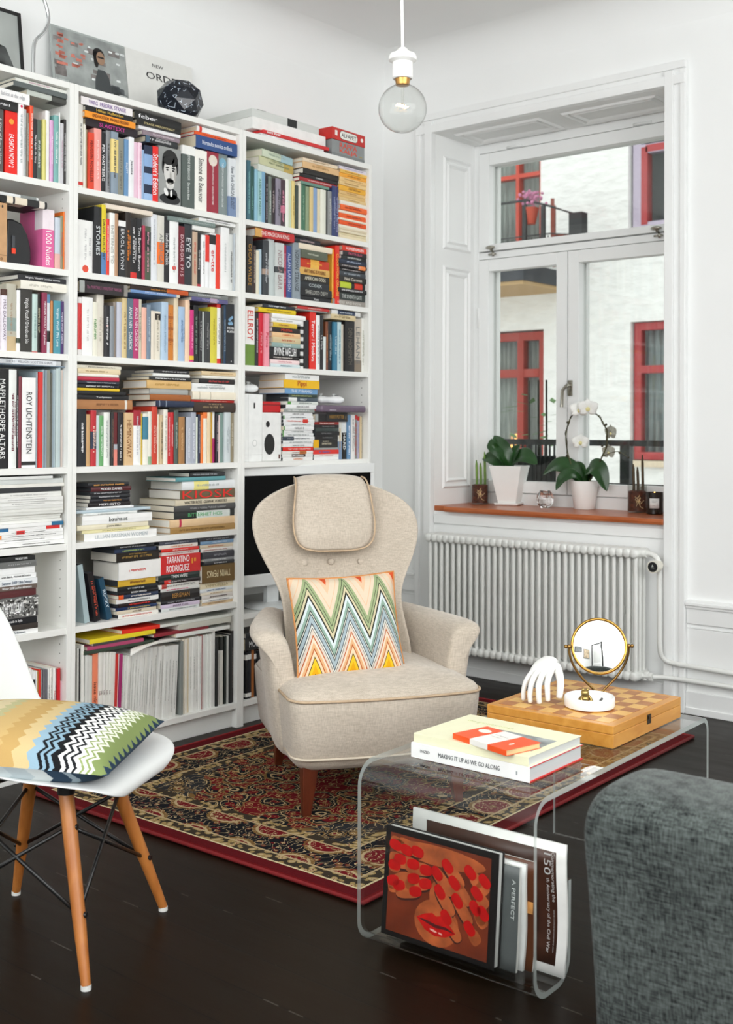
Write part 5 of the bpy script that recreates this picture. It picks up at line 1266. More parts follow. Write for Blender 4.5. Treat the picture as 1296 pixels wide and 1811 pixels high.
BOOKS = '''
ub|-1.5629|-1.5437|2.0180|2.3143|0.0|f2f1ea|~|777777|b .04 .08 d8322c|white book with a small red mark, upright in top row of middle bookcase|m1
ub|-1.5434|-1.5332|2.0180|2.2465|0.0|e9e6da||||thin cream book, upright in top row of middle bookcase|m1
ub|-1.5329|-1.5262|2.0180|2.2292|0.0|a39a78||||thin olive tan book, upright in top row of middle bookcase|m1
ub|-1.5259|-1.5015|2.0180|2.2205|0.0|e0452a|PENGUIN NOVELLER|70221a||orange-red book with dark vertical lettering, upright in top row of middle bookcase|m1
ub|-1.5012|-1.4695|2.0180|2.2404|0.0|f3a39b|~|f8d8d2||salmon pink book, upright in top row of middle bookcase|m1
ub|-1.4692|-1.4484|2.0180|2.2313|0.0|1f1f22|PER WASTBERG|ffffff||black book with white lettering, upright in top row of middle bookcase|m1
ub|-1.4481|-1.4295|2.0180|2.2425|0.0|8b8d90|~|222222||grey photo-covered book, upright in top row of middle bookcase|m1
ub|-1.4292|-1.3984|2.0180|2.2426|0.0|8b9aa8|~|444444|b .35 .88 ecd68a|blue-grey book with a yellow label on its spine, upright in top row of middle bookcase|m1
ub|-1.3981|-1.3694|2.0180|2.2266|0.0|8f9084|~|6a6a60||olive grey book, upright in top row of middle bookcase|m1
ub|-1.3691|-1.3511|2.0180|2.2263|0.0|6a94bd|BILJETT|e8eef4||mid blue book, upright in top row of middle bookcase|m1
ub|-1.3508|-1.3278|2.0180|2.2377|0.0|f1f2f4|Jeanette|333344||white book with small grey lettering, upright in top row of middle bookcase|m1
ub|-1.3275|-1.3080|2.0180|2.2246|0.0|eccadb||||pale pink book, upright in top row of middle bookcase|m1
ub|-1.3077|-1.2912|2.0180|2.2256|0.0|f2d3e0|~|caa0b4||lighter pink book, upright in top row of middle bookcase|m1
ub|-1.2909|-1.2754|2.0180|2.2039|0.0|9fbde0||||pale blue book, upright in top row of middle bookcase|m1
ub|-1.2751|-1.2363|2.0180|2.2240|0.0|1f2c47|||b .62 .84 8fb0db/b .30 .50 8fb0db/b .0 .14 9cbbe0|navy checked book with light blue squares, upright in top row of middle bookcase|m1
ub|-1.2360|-1.2094|2.0180|2.2277|0.0|e8231d|Student's Edition|ffffff|ts .95|bright red book between navy checked and thick grey ones, top row of middle bookcase|m1
ub|-1.2091|-1.0987|2.0180|2.2355|0.0|8f918f|||face|very thick grey book between bright red and dark green-grey ones, top row of middle bookcase|m1
ub|-1.0984|-1.0366|2.0180|2.2569|0.0|56605c|SIMONE DE BEAUVOIR   Det andra könet|e8ece8|b .86 1 f2f2ee|dark green-grey book between thick grey and thick white ones, top row of middle bookcase|m1
ub|-1.0363|-0.9744|2.0180|2.2530|0.0|f5f3ec|Simone de Beauvoir|222222||thick white book with slanted black lettering, upright in top row of middle bookcase|m1
ub|-0.9741|-0.9131|2.0180|2.2566|0.0|9c2b3c|THE NORTON ANTHOLOGY  ENGLISH LITERATURE|f2e6e6|disc .86 e5d9cc|crimson book with a round portrait emblem, upright in top row of middle bookcase|m1
ub|-0.9128|-0.8592|2.0180|2.2592|0.0|84908f|THE NORTON ANTHOLOGY  ENGLISH LITERATURE|eef2f2|disc .86 7fb0c8|blue-grey book with a round emblem of a ship, upright in top row of middle bookcase|m1
ub|-0.8589|-0.8190|2.0180|2.2508|0.0|dfe3e6|New York CHRONOLOGY|46505e|b .0 .35 7b8fb0|white and multicoloured book with New York lettering, upright in top row of middle bookcase|m1
sb|-1.5383|-1.3083|2.2428|2.2699|0.0|241b22|SLAGTEXT|d63fa0||black book with big magenta letters, left stack, top row of middle bookcase|m1
sb|-1.5470|-1.3252|2.2701|2.2927|0.0|f59a2c|LINDA BOSTROM  MAGNUS HEDLUND|7a3c14||orange book with a looping ornament, left stack, top row of middle bookcase|m1
sb|-1.5444|-1.3377|2.2929|2.3121|0.0|1c1c1c|Håkan Hellström|e8c14a||black book with a name in yellow letters, left stack, top row of middle bookcase|m1
sb|-1.5615|-1.3378|2.3123|2.3402|0.0|f3eeee|VARG  FREDRIK STRAGE|8a70a8||white book with a pink hand photo, left stack, top row of middle bookcase|m1
sb|-1.2748|-1.1200|2.2357|2.2596|0.0|25282b|~|cccccc|b 0 .12 4a6680|black book with a plain cream page block, centre stack, top row of middle bookcase|m1
sb|-1.2874|-1.1102|2.2598|2.2775|0.0|8f7f88|~|d8c8d0||mauve brown book, centre stack, top row of middle bookcase|m1
sb|-1.3062|-1.1103|2.2777|2.2907|0.0|f2f0f2||||thin white book, centre stack, top row of middle bookcase|m1
sb|-1.3219|-1.1117|2.2909|2.3106|0.0|1f1d1a|STRAGE MIKROFONKÅT|d8c890||black book with small gold capitals, centre stack, top row of middle bookcase|m1
sb|-1.3239|-1.1006|2.3108|2.3401|0.0|202020|feber|ffffff|tl .4/tlo .27|thick black book with the bold white word feber, centre stack, top row of middle bookcase|m1
sb|-1.0359|-0.8190|2.2594|2.3087|0.0|2c4d86|Norstedts svenska ordbok|e8eefc||blue book with white dictionary title, right stack, top row of middle bookcase|m1
sb|-1.0361|-0.8190|2.3089|2.3241|0.0|f0612a|~|a03010||thin orange book, right stack, top row of middle bookcase|m1
sb|-1.0260|-0.8190|2.3243|2.3450|0.0|f4f3f0|||b .06 .12 d8372f|white book with one red stripe, right stack, top row of middle bookcase|m1
ub|-1.5649|-1.5010|1.7250|1.9094|0.0|f6f6f3|~|c8c8c8|dot .08 e05038|very thick white book with a small red emblem, upright in second row of middle bookcase|m2
ub|-1.5007|-1.4686|1.7250|1.9639|0.0|232427|STORIES|dfe2e4||tall black book with silver capitals, upright in second row of middle bookcase|m2
ub|-1.4683|-1.4481|1.7250|1.9751|0.0|e5cf2e|DAVID HOCKNEY|3a3a20|b 0 .32 5a86b8|yellow and blue book with thin black capitals, upright in second row of middle bookcase|m2
ub|-1.4478|-1.4320|1.7250|1.9272|0.0|e33a2c|~|fbe8e4||slim red book with white lettering, upright in second row of middle bookcase|m2
ub|-1.4317|-1.4095|1.7250|1.9517|0.0|f4f4f0|ENSTERNES TID|a8a8a0||white book with pale grey capitals, upright in second row of middle bookcase|m2
ub|-1.4092|-1.3933|1.7250|1.9520|0.0|b78f6f||||brown photo-covered book, upright in second row of middle bookcase|m2
ub|-1.3930|-1.3630|1.7250|1.9286|0.0|26272a|ERROL FLYNN|dfe0e0|b .9 1 f2f2f0|black book with a white top and silver capitals, upright in second row of middle bookcase|m2
ub|-1.3627|-1.3387|1.7250|1.9642|0.0|2a211c|~|f08a28||black book with orange capitals, upright in second row of middle bookcase|m2
ub|-1.3384|-1.3078|1.7250|1.9461|0.0|1c1b1c|~|dddddd|b 0 .11 d8322c|black photo-covered book with a red foot, upright in second row of middle bookcase|m2
ub|-1.3075|-1.2848|1.7250|1.9498|0.0|222326|Tim Burton Burton|f0f0f0||black book with small white letters, upright in second row of middle bookcase|m2
ub|-1.2845|-1.2734|1.7250|1.9250|0.0|b2304f||||thin crimson book, upright in second row of middle bookcase|m2
ub|-1.2731|-1.2431|1.7250|1.9253|0.0|4f5a48|~|d8a0b0|b .55 .9 26302a|green and black photo-covered book, upright in second row of middle bookcase|m2
ub|-1.2428|-1.2133|1.7250|1.9744|0.0|e3e6ea|~|b8bcc4||pale grey book, upright in second row of middle bookcase|m2
ub|-1.2130|-1.1829|1.7250|1.9737|0.0|dcd9cf|AMERICA|8a8a84|b .27 .6 f0762c|pale stone book between pale grey and black ones, second row of middle bookcase|m2
ub|-1.1826|-1.1569|1.7250|1.9752|0.0|232327|Indisk Politik|e8e8e8||black book with small white words, upright in second row of middle bookcase|m2
ub|-1.1566|-1.1120|1.7250|1.9752|0.0|f4f5f4|~|b0b4b4|dot .24 e33426|white book with one red dot, upright in second row of middle bookcase|m2
ub|-1.1117|-1.0839|1.7250|1.9470|0.0|6e1826|DAGBOK 1915|e4c0c4||dark maroon book, upright in second row of middle bookcase|m2
ub|-1.0836|-1.0434|1.7250|1.9748|0.0|2c3136|EYE TO|e0e4e6||charcoal book with the words EYE TO, upright in second row of middle bookcase|m2
ub|-1.0431|-1.0138|1.7250|1.9357|0.0|c9ad94|~|cf5548||tan photo-covered book, upright in second row of middle bookcase|m2
ub|-1.0135|-0.9966|1.7250|1.9361|0.0|242424|David Blickberg|f4f4f4|b 0 .06 b03040|black book with bold white lettering, upright in second row of middle bookcase|m2
ub|-0.9963|-0.9757|1.7250|1.9282|0.0|f3f4f4|~|aaaaaa||slim white book, upright in second row of middle bookcase|m2
ub|-0.9754|-0.9534|1.7250|1.9310|0.0|f2f3f4|||b .5 1 e2352a|white book with a red upper half, upright in second row of middle bookcase|m2
ub|-0.9531|-0.9209|1.7250|1.9424|0.0|f1f2f2|er-tte|d0302a|b .8 .97 1f1f1f|white book with red and black letters, upright in second row of middle bookcase|m2
ub|-0.9206|-0.8967|1.7250|1.9409|0.0|e63c26||||bright orange-red book, upright in second row of middle bookcase|m2
ub|-0.8964|-0.8514|1.7250|1.9720|0.0|f0f1f0|~|c0c4c4||thick white book with faint grey lettering, upright in second row of middle bookcase|m2
ub|-0.8511|-0.8294|1.7250|1.9498|0.0|d5d8d6|~|505050||pale grey book with dark page edges, upright in second row of middle bookcase|m2
ub|-0.8291|-0.8190|1.7250|1.9554|0.0|b3bac0|~|e8ecf0||blue-grey book, upright in second row of middle bookcase|m2
sb|-1.4505|-1.2416|1.9644|1.9822|0.0|ede0cf||||thin cream book, left stack, second row of middle bookcase|m2
sb|-1.0452|-0.9329|1.9426|1.9605|0.0|f2f2ee||||short white book, right stack, second row of middle bookcase|m2
sb|-1.1705|-0.9367|1.9607|1.9784|0.0|7a8a86|~|a8b4b0||grey-green book, right stack, second row of middle bookcase|m2
sb|-1.0168|-0.8252|1.9786|1.9930|0.0|f0f1ef|~|8a8c8c||thin white book, right stack, second row of middle bookcase|m2
ub|-1.5657|-1.5504|1.4350|1.6372|0.0|f0eeec|~|d04040|b .1 .9 d93030|slim white book with a red spine edge, upright in third row of middle bookcase|m3
ub|-1.5501|-1.5047|1.4350|1.6399|0.0|f6f6f4|~|d0d0cc||very thick white book, upright in third row of middle bookcase|m3
ub|-1.5044|-1.4838|1.4350|1.6262|0.0|ece9d8|naturen|3f8a3a||cream book with green lowercase letters, upright in third row of middle bookcase|m3
ub|-1.4835|-1.4524|1.4350|1.6548|0.0|e3ddd0|~|bdb6a6||tall beige book, upright in third row of middle bookcase|m3
ub|-1.4521|-1.4298|1.4350|1.6187|0.0|222226|~|dddddd|dot .6 e8b8b4|black book with a pale pink spot, upright in third row of middle bookcase|m3
ub|-1.4295|-1.4120|1.4350|1.6180|0.0|8a9096||||steel grey book, upright in third row of middle bookcase|m3
ub|-1.4117|-1.3989|1.4350|1.6338|0.0|8f8378||||grey-brown photo-covered book, upright in third row of middle bookcase|m3
ub|-1.3986|-1.3760|1.4350|1.6353|0.0|c3c5d2||||lavender silver book, upright in third row of middle bookcase|m3
ub|-1.3757|-1.3549|1.4350|1.6518|0.0|d9c491|~|8a6a3a||mottled tan book, upright in third row of middle bookcase|m3
ub|-1.3546|-1.3273|1.4350|1.6515|0.0|5e7180|ANAIS NIN · DAGBOK|eef2f4||slate blue book with white thin capitals, upright in third row of middle bookcase|m3
ub|-1.3270|-1.3014|1.4350|1.6524|0.0|b83a70|ANAIS NIN DAGBOK 4|f6e0ea||magenta book with white thin capitals, upright in third row of middle bookcase|m3
ub|-1.3011|-1.2839|1.4350|1.6533|0.0|d8d2bd|~|6a6458||cream book with dark vertical lettering, upright in third row of middle bookcase|m3
ub|-1.2836|-1.2619|1.4350|1.6253|0.0|efb9a6||||peach book, upright in third row of middle bookcase|m3
ub|-1.2616|-1.2429|1.4350|1.6369|0.0|76889a|~|b8c4d0||dusty blue book, upright in third row of middle bookcase|m3
ub|-1.2426|-1.2238|1.4350|1.6160|0.0|e6dccb||||pale cream book, upright in third row of middle bookcase|m3
ub|-1.2235|-1.1949|1.4350|1.6164|0.0|ebe3d2|~|b0a894|b .82 .95 302820|ivory book with a small black square, upright in third row of middle bookcase|m3
ub|-1.1946|-1.1626|1.4350|1.6531|0.0|b4cbe0|~|8aa4bc||light blue book, upright in third row of middle bookcase|m3
ub|-1.1623|-1.1317|1.4350|1.6457|0.0|d5822e|~|a85a18|b .55 .6 b05f1c/b .35 .4 b05f1c/b .75 .8 b05f1c|orange ornamented book, upright in third row of middle bookcase|m3
ub|-1.1314|-1.1100|1.4350|1.6734|0.0|e6d6b8||||straw coloured book, upright in third row of middle bookcase|m3
ub|-1.1097|-1.0778|1.4350|1.6425|0.0|a7c1de|~|5a78a0||sky blue book, upright in third row of middle bookcase|m3
ub|-1.0775|-1.0549|1.4350|1.6705|0.0|f2d0b2||||pale peach book, upright in third row of middle bookcase|m3
ub|-1.0546|-1.0358|1.4350|1.6346|0.0|cf2c7c|~|f0a0c8|b .04 .12 e8c030|hot pink book with a small yellow foot mark, upright in third row of middle bookcase|m3
ub|-1.0355|-1.0098|1.4350|1.6535|0.0|1d2022|~|7a9080||black book with grey-green lettering, upright in third row of middle bookcase|m3
ub|-1.0095|-0.9911|1.4350|1.6345|0.0|232326|~|c0c0c0||slim black book, upright in third row of middle bookcase|m3
ub|-0.9908|-0.9772|1.4350|1.6332|0.0|cdd2d0||||light grey book, upright in third row of middle bookcase|m3
ub|-0.9769|-0.9471|1.4350|1.6360|0.0|38393a|~|8a8a8a||charcoal book, upright in third row of middle bookcase|m3
ub|-0.9468|-0.9118|1.4350|1.6544|0.0|d8cc43|~|b0a030||mustard yellow book, upright in third row of middle bookcase|m3
ub|-0.9115|-0.8905|1.4350|1.6689|0.0|f2f1ee|~|888888|b 0 .09 d83028/b .94 1 d83028|slim white book with red ends, upright in third row of middle bookcase|m3
ub|-0.8902|-0.8783|1.4350|1.6650|0.0|202020||||thin black book, upright in third row of middle bookcase|m3
ub|-0.8780|-0.8638|1.4350|1.6688|0.0|24425f|~|b0c4d4||dark blue book, upright in third row of middle bookcase|m3
ub|-0.8635|-0.8190|1.4350|1.6746|0.0|22252a|PLATH|ffffff|syl|thick black book with bold white poet name, upright in third row of middle bookcase|m3
sb|-1.5709|-1.3648|1.6550|1.6959|0.0|2a2426|The PORTABLE DOROTHY PARKER|9a5a78|b 0 .1 a0a4a0/b .92 1 8a8680|thick black book with purple capitals and round emblem, left stack, third row of middle bookcase|m3
sb|-1.3500|-1.1173|1.6736|1.6849|0.0|7396c8|JOAN DIDION   BLUE NIGHTS|dfe8f4|b .93 1 ddd3c0|light blue book with pale capitals, centre stack, third row of middle bookcase|m3
sb|-1.3514|-1.0794|1.6851|1.7000|0.0|2a1a14|Runes Årbok och livet ger|f2a030|b .62 1 c8541c|dark orange-brown book with orange title lettering, centre stack, third row of middle bookcase|m3
sb|-1.0589|-0.8703|1.6691|1.6847|0.0|5d5a86|SYLVIA PLATH|b8b4d4|b .5 .7 b8a0b4|purple book with faded white capitals, right stack, third row of middle bookcase|m3
sb|-1.0726|-0.8704|1.6849|1.7000|0.0|7a7e7c|SYLVIA PLATH JOURNALS|dfe2e0||grey book with white capitals, right stack, third row of middle bookcase|m3
ub|-1.5645|-1.5288|1.0480|1.2487|0.0|1d2126|~|f4f4f4||thick black book with white vertical lettering, upright in fourth row of middle bookcase|m4
ub|-1.5285|-1.5116|1.0480|1.2302|0.0|c89f6d||||tan book, upright in fourth row of middle bookcase|m4
ub|-1.5099|-1.4857|1.0480|1.2447|0.0|c02c34|~|f0d0c0|b .31 .62 1f2c44|red book with navy label in the middle, upright in fourth row of middle bookcase|m4
ub|-1.4845|-1.4682|1.0480|1.2268|0.0|cfe0e2||||pale aqua book, upright in fourth row of middle bookcase|m4
ub|-1.4679|-1.4494|1.0480|1.2261|0.0|67a468|~|d4e8d4||green book, upright in fourth row of middle bookcase|m4
ub|-1.4491|-1.4223|1.0480|1.2383|0.0|eef0ea|~|b0b4b0||white book, upright in fourth row of middle bookcase|m4
ub|-1.4220|-1.4104|1.0480|1.2386|0.0|222020|~|8a6a5a||slim black book between white and dark red ones, fourth row of middle bookcase|m4
ub|-1.4101|-1.3883|1.0480|1.2388|0.0|6b2226|||b 0 .3 f09080/b .3 .4 b8bcc4|dark red book with a pink foot, upright in fourth row of middle bookcase|m4
ub|-1.3880|-1.3623|1.0480|1.2391|0.0|1f1e22|~|d0d0d0||black book, upright in fourth row of middle bookcase|m4
ub|-1.3620|-1.3214|1.0480|1.2381|0.0|dbb98c|HEMINGWAY|8f5c2c||tan book with large brown capitals, upright in fourth row of middle bookcase|m4
ub|-1.3211|-1.2873|1.0480|1.2474|0.0|f2f2f0|~|c0c0c8|b .72 1 a62230|white book with a red top, upright in fourth row of middle bookcase|m4
ub|-1.2870|-1.2760|1.0480|1.2354|0.0|e4c33e||||thin yellow book, upright in fourth row of middle bookcase|m4
ub|-1.2757|-1.2509|1.0480|1.2356|0.0|efece0|||b .5 .94 3f7f97|ivory book with a teal and black top, upright in fourth row of middle bookcase|m4
ub|-1.2506|-1.2338|1.0480|1.2433|0.0|e8e5d8|||b .0 .15 8fae8c|thick cream book, upright in fourth row of middle bookcase|m4
ub|-1.2335|-1.2071|1.0480|1.2626|0.0|c9402c|~|e8b0a0||tall brick red book, upright in fourth row of middle bookcase|m4
ub|-1.2068|-1.1973|1.0480|1.2338|0.0|e5dcc8||||thin cream book, upright in fourth row of middle bookcase|m4
ub|-1.1970|-1.1825|1.0480|1.2314|0.0|c9b38e|~|3a3a30||tan photo-covered book, upright in fourth row of middle bookcase|m4
ub|-1.1822|-1.1618|1.0480|1.2518|0.0|ece8dc|~|b8b4a8||ivory book, upright in fourth row of middle bookcase|m4
ub|-1.1615|-1.1454|1.0480|1.2419|0.0|c92028|~|f0c0c0||red book, upright in fourth row of middle bookcase|m4
ub|-1.1451|-1.1289|1.0480|1.2422|0.0|c41e26|~|f0c0c0||second red book, upright in fourth row of middle bookcase|m4
ub|-1.1286|-1.1085|1.0480|1.2500|0.0|4c5a54|~|a0b0a4||dark green photo-covered book, upright in fourth row of middle bookcase|m4
ub|-1.1082|-1.0790|1.0480|1.2258|0.0|a87a4a|~|d8b080||brown book, upright in fourth row of middle bookcase|m4
ub|-1.0787|-1.0716|1.0480|1.2250|0.0|2a2626||||very thin dark book, upright in fourth row of middle bookcase|m4
ub|-1.0713|-1.0452|1.0480|1.2251|0.0|b5bac6|~|dde0e8||lavender grey book, upright in fourth row of middle bookcase|m4
ub|-1.0449|-1.0194|1.0480|1.2435|0.0|a9aebb|~|dde0e8||taller lavender grey book, upright in fourth row of middle bookcase|m4
ub|-1.0191|-1.0090|1.0480|1.2256|0.0|dfe6d6||||thin pale green book, upright in fourth row of middle bookcase|m4
ub|-1.0087|-0.9974|1.0480|1.2361|0.0|27324a|~|b8c0d0||navy book, upright in fourth row of middle bookcase|m4
ub|-0.9971|-0.9849|1.0480|1.2336|0.0|ee7c34||||slim orange book, upright in fourth row of middle bookcase|m4
ub|-0.9846|-0.9641|1.0480|1.2442|0.0|f0ead8|||b .88 1 f07a30|ivory book with an orange top, upright in fourth row of middle bookcase|m4
ub|-0.9638|-0.9466|1.0480|1.2445|0.0|e6cfaa||||beige book, upright in fourth row of middle bookcase|m4
ub|-0.9463|-0.9339|1.0480|1.2447|0.0|c99a1e||||mustard book, upright in fourth row of middle bookcase|m4
ub|-0.9336|-0.9184|1.0480|1.2464|0.0|f2f0ee|||b 0 .48 b02868|white book with a magenta lower half, upright in fourth row of middle bookcase|m4
ub|-0.9181|-0.9041|1.0480|1.2371|0.0|26202a|~|c8c0c0||slim black book between white and pale pink ones, fourth row of middle bookcase|m4
ub|-0.9038|-0.8934|1.0480|1.2346|0.0|e9d2d0||||pale pink book, upright in fourth row of middle bookcase|m4
ub|-0.8931|-0.8741|1.0480|1.2427|0.0|7e9890||||grey-green book, upright in fourth row of middle bookcase|m4
ub|-0.8738|-0.8408|1.0480|1.2457|0.0|ccd4d6|~|a8b0b4||pale grey book, upright in fourth row of middle bookcase|m4
ub|-0.8405|-0.8190|1.0480|1.2435|0.0|8d8269|~|c8bfa8||taupe book, upright in fourth row of middle bookcase|m4
sb|-1.5697|-1.3301|1.2489|1.2829|0.0|b07a4c|~|8a5c38|b .86 .9 e8e0d8|thick brown book with faint lettering, left stack, fourth row of middle bookcase|m4
sb|-1.5699|-1.3487|1.2831|1.2981|0.0|1b1b1e|Turlymen|ffffff|tl .3|black book with bold white lettering, left stack, fourth row of middle bookcase|m4
sb|-1.5700|-1.3670|1.2983|1.3127|0.0|202022||||slim black book, left stack, fourth row of middle bookcase|m4
sb|-1.5701|-1.3882|1.3129|1.3225|0.0|e9c22c||||thin yellow book, left stack, fourth row of middle bookcase|m4
sb|-1.5702|-1.3895|1.3227|1.3365|0.0|1d1e24|~|e0e0e0||black book with small white capitals, left stack, fourth row of middle bookcase|m4
sb|-1.5703|-1.3914|1.3367|1.3484|0.0|2a2d3a|~|a8a8b0||dark navy book, left stack, fourth row of middle bookcase|m4
sb|-1.5704|-1.3927|1.3486|1.3624|0.0|b93048||||dark pink book, left stack, fourth row of middle bookcase|m4
sb|-1.5704|-1.3946|1.3626|1.3732|0.0|f0ece2||||white book with a torn tan corner, left stack, fourth row of middle bookcase|m4
sb|-1.5705|-1.3857|1.3734|1.3905|0.0|e9d8b4|~|b09a70||cream book, left stack, fourth row of middle bookcase|m4
sb|-1.5706|-1.3749|1.3907|1.4035|0.0|e6e2d2|~|9a968c||off-white book, left stack, fourth row of middle bookcase|m4
sb|-1.2205|-1.0392|1.2628|1.2854|0.0|24304a|||b .08 .1 8a94a4/b .25 .27 8a94a4|navy book with grey stripes, centre stack, fourth row of middle bookcase|m4
sb|-1.2461|-1.0496|1.2856|1.3087|0.0|a5602c||||rust orange book, centre stack, fourth row of middle bookcase|m4
sb|-1.2494|-1.0633|1.3089|1.3298|0.0|a9aba8||||grey book with cream pages, centre stack, fourth row of middle bookcase|m4
sb|-1.2654|-1.0520|1.3300|1.3604|0.0|e0b878|~|c09850||thick tan book, centre stack, fourth row of middle bookcase|m4
sb|-1.2561|-1.0535|1.3606|1.3741|0.0|28282a|~|f0f0f0||black book with small white lettering, centre stack, fourth row of middle bookcase|m4
sb|-1.2372|-1.0549|1.3743|1.3868|0.0|f2f2ef||||white book, centre stack, fourth row of middle bookcase|m4
sb|-1.2310|-1.0604|1.3870|1.4006|0.0|2c2c30|~|c0c0c0||charcoal book, centre stack, fourth row of middle bookcase|m4
sb|-1.0405|-0.8190|1.2466|1.2830|0.0|3a2a22|~|a08a68||dark brown leather book with a star ornament, right stack, fourth row of middle bookcase|m4
sb|-1.0461|-0.8204|1.2832|1.2935|0.0|b82a26|~|e8a090||thin red book, right stack, fourth row of middle bookcase|m4
sb|-1.0463|-0.8190|1.2937|1.3237|0.0|efe6d2|||b .15 .17 cfc5ae/b .4 .42 cfc5ae|thick cream book, right stack, fourth row of middle bookcase|m4
sb|-1.0465|-0.8190|1.3239|1.3556|0.0|f0f1ef|~|a8acac||thick white book with pale grey capitals, right stack, fourth row of middle bookcase|m4
sb|-1.0056|-0.8190|1.3558|1.3755|0.0|201c1e|~|c84040||black book with red and white lettering, right stack, fourth row of middle bookcase|m4
sb|-0.9954|-0.8190|1.3757|1.3877|0.0|f0eee4||||thin white book, right stack, fourth row of middle bookcase|m4
sb|-0.9989|-0.8190|1.3879|1.4040|0.0|e6cfa6|~|c0a070||tan book, right stack, fourth row of middle bookcase|m4
sb|-1.5364|-1.2190|0.7852|0.8124|0.0|f4f4f2|LILLIAN BASSMAN WOMEN|b8c0c4||white book with silver-grey capitals, left stack, fifth row of middle bookcase|m5
sb|-1.5451|-1.2459|0.8126|0.8251|0.0|efe8b8|~|b0a878||pale yellow book, left stack, fifth row of middle bookcase|m5
sb|-1.5689|-1.2554|0.8253|0.8429|0.0|efe7cc|JOAN MIRO|6a6454|tl .2|cream book with thin grey capitals, left stack, fifth row of middle bookcase|m5
sb|-1.5482|-1.2430|0.8431|0.8745|0.0|f6f6f4|bauhaus|3a3a3a|tl .26|thick white book with the lowercase word bauhaus, left stack, fifth row of middle bookcase|m5
sb|-1.5455|-1.3088|0.8747|0.8839|0.0|e8ebe9|~|b0b4b4||thin white book, left stack, fifth row of middle bookcase|m5
sb|-1.5709|-1.2432|0.8841|0.8944|0.0|bccdd6||||wide pale blue book, left stack, fifth row of middle bookcase|m5
sb|-1.5286|-1.3244|0.8946|0.9038|0.0|eef0f2||||slim white book, left stack, fifth row of middle bookcase|m5
sdv|-1.5144|-1.3275|0.9040|0.9188|0.0|2b2628|MEPHISTO|f4f0f0|tl .5|black DVD case with red and white lettering, upper left pile, fifth row of middle bookcase|m5
sdv|-1.5145|-1.3368|0.9190|0.9317|0.0|24242a|~|d09040||black DVD case with an orange corner, upper left pile, fifth row of middle bookcase|m5
sdv|-1.5060|-1.3308|0.9319|0.9446|0.0|26282c|~|c8c8cc||black DVD case, upper left pile, fifth row of middle bookcase|m5
sdv|-1.5061|-1.3290|0.9448|0.9585|0.0|2a2a2e|~|b0b0b4||black DVD case with silver marks, upper left pile, fifth row of middle bookcase|m5
sdv|-1.5062|-1.3310|0.9587|0.9736|0.0|57282c|MODER DANIEL|f0f0f0||dark red DVD case with white capitals, upper left pile, fifth row of middle bookcase|m5
sdv|-1.5178|-1.3403|0.9738|0.9885|0.0|25262a|~|e0a050||black DVD case with orange marks, upper left pile, fifth row of middle bookcase|m5
sb|-1.1494|-0.8190|0.7852|0.8093|0.0|a8834a|~|80602c||brown-gold book, right stack, fifth row of middle bookcase|m5
sb|-1.1529|-0.8190|0.8095|0.8383|0.0|e8c79c|||b .14 .17 c03050|peach book with a dark red band, right stack, fifth row of middle bookcase|m5
sb|-1.1301|-0.8190|0.8385|0.8662|0.0|2a2e2c|BITTERHET HOS|58b070|b .36 .92 dfe5e0|black book with green letters and white end, right stack, fifth row of middle bookcase|m5
sb|-1.1335|-0.8190|0.8664|0.8894|0.0|4a4a4a|~|9a9a9a||dark photo-covered book, right stack, fifth row of middle bookcase|m5
sb|-1.1271|-0.8190|0.8896|0.9114|0.0|d8cdb4|WALTER ROSE  GRAPHIC FORESTRY|4a463c||beige book with small black capitals, right stack, fifth row of middle bookcase|m5
sb|-1.1008|-0.8190|0.9116|0.9475|0.0|6a5a40|KIOSK|e02820|ts .86/tl .94|large red-lettered book with huge red capitals, right stack, fifth row of middle bookcase|m5
sb|-1.0910|-0.8190|0.9477|0.9801|0.0|e6e9ea|~|a8b0b0|b .22 .5 ece28c|white book with a yellow panel, right stack, fifth row of middle bookcase|m5
sb|-1.1244|-0.8692|0.9803|0.9962|0.0|5d9aa0||||teal book with white pages, right stack, fifth row of middle bookcase|m5
sb|-1.0544|-0.8729|0.9964|1.0137|0.0|2a2c2e|~|a0a4a8||slim black book, right stack, fifth row of middle bookcase|m5
udv|-1.5208|-1.4990|0.4970|0.7058|-9.0|a9bcc0|||lean -9|clear grey DVD case leaning on the black one, upright in sixth row of middle bookcase|m6
udv|-1.4816|-1.4560|0.4970|0.6745|-11.0|201e22|~|c04830|lean -11|black DVD case leaning on the blue one, upright in sixth row of middle bookcase|m6
udv|-1.4241|-1.4015|0.4970|0.6525|-15.0|23485f|ROCKY|d8e8f0|lean -15|blue DVD case leaning right with pale letters, upright in sixth row of middle bookcase|m6
sdv|-1.3854|-1.2022|0.4972|0.5116|0.0|ece9e2|~|c84030||white DVD case with red lettering, left pile, sixth row of middle bookcase|m6
sdv|-1.3885|-1.2056|0.5118|0.5239|0.0|d9cdb8|annie hall|5a4030||cream DVD case with film title lettering, left pile, sixth row of middle bookcase|m6
sdv|-1.3916|-1.2056|0.5241|0.5358|0.0|24355c|~|c8b860||navy DVD case with yellow lettering, left pile, sixth row of middle bookcase|m6
sdv|-1.3827|-1.2057|0.5360|0.5498|0.0|2c2426|~|e03028||black DVD case with a red title, left pile, sixth row of middle bookcase|m6
sdv|-1.3918|-1.1994|0.5500|0.5665|0.0|eff0ee|~|7a7a7a||white DVD case, left pile, sixth row of middle bookcase|m6
sdv|-1.3859|-1.2028|0.5667|0.5811|0.0|2c3850|~|e8e0d8|b 0 .12 e05a28|dark blue DVD case with an orange square, left pile, sixth row of middle bookcase|m6
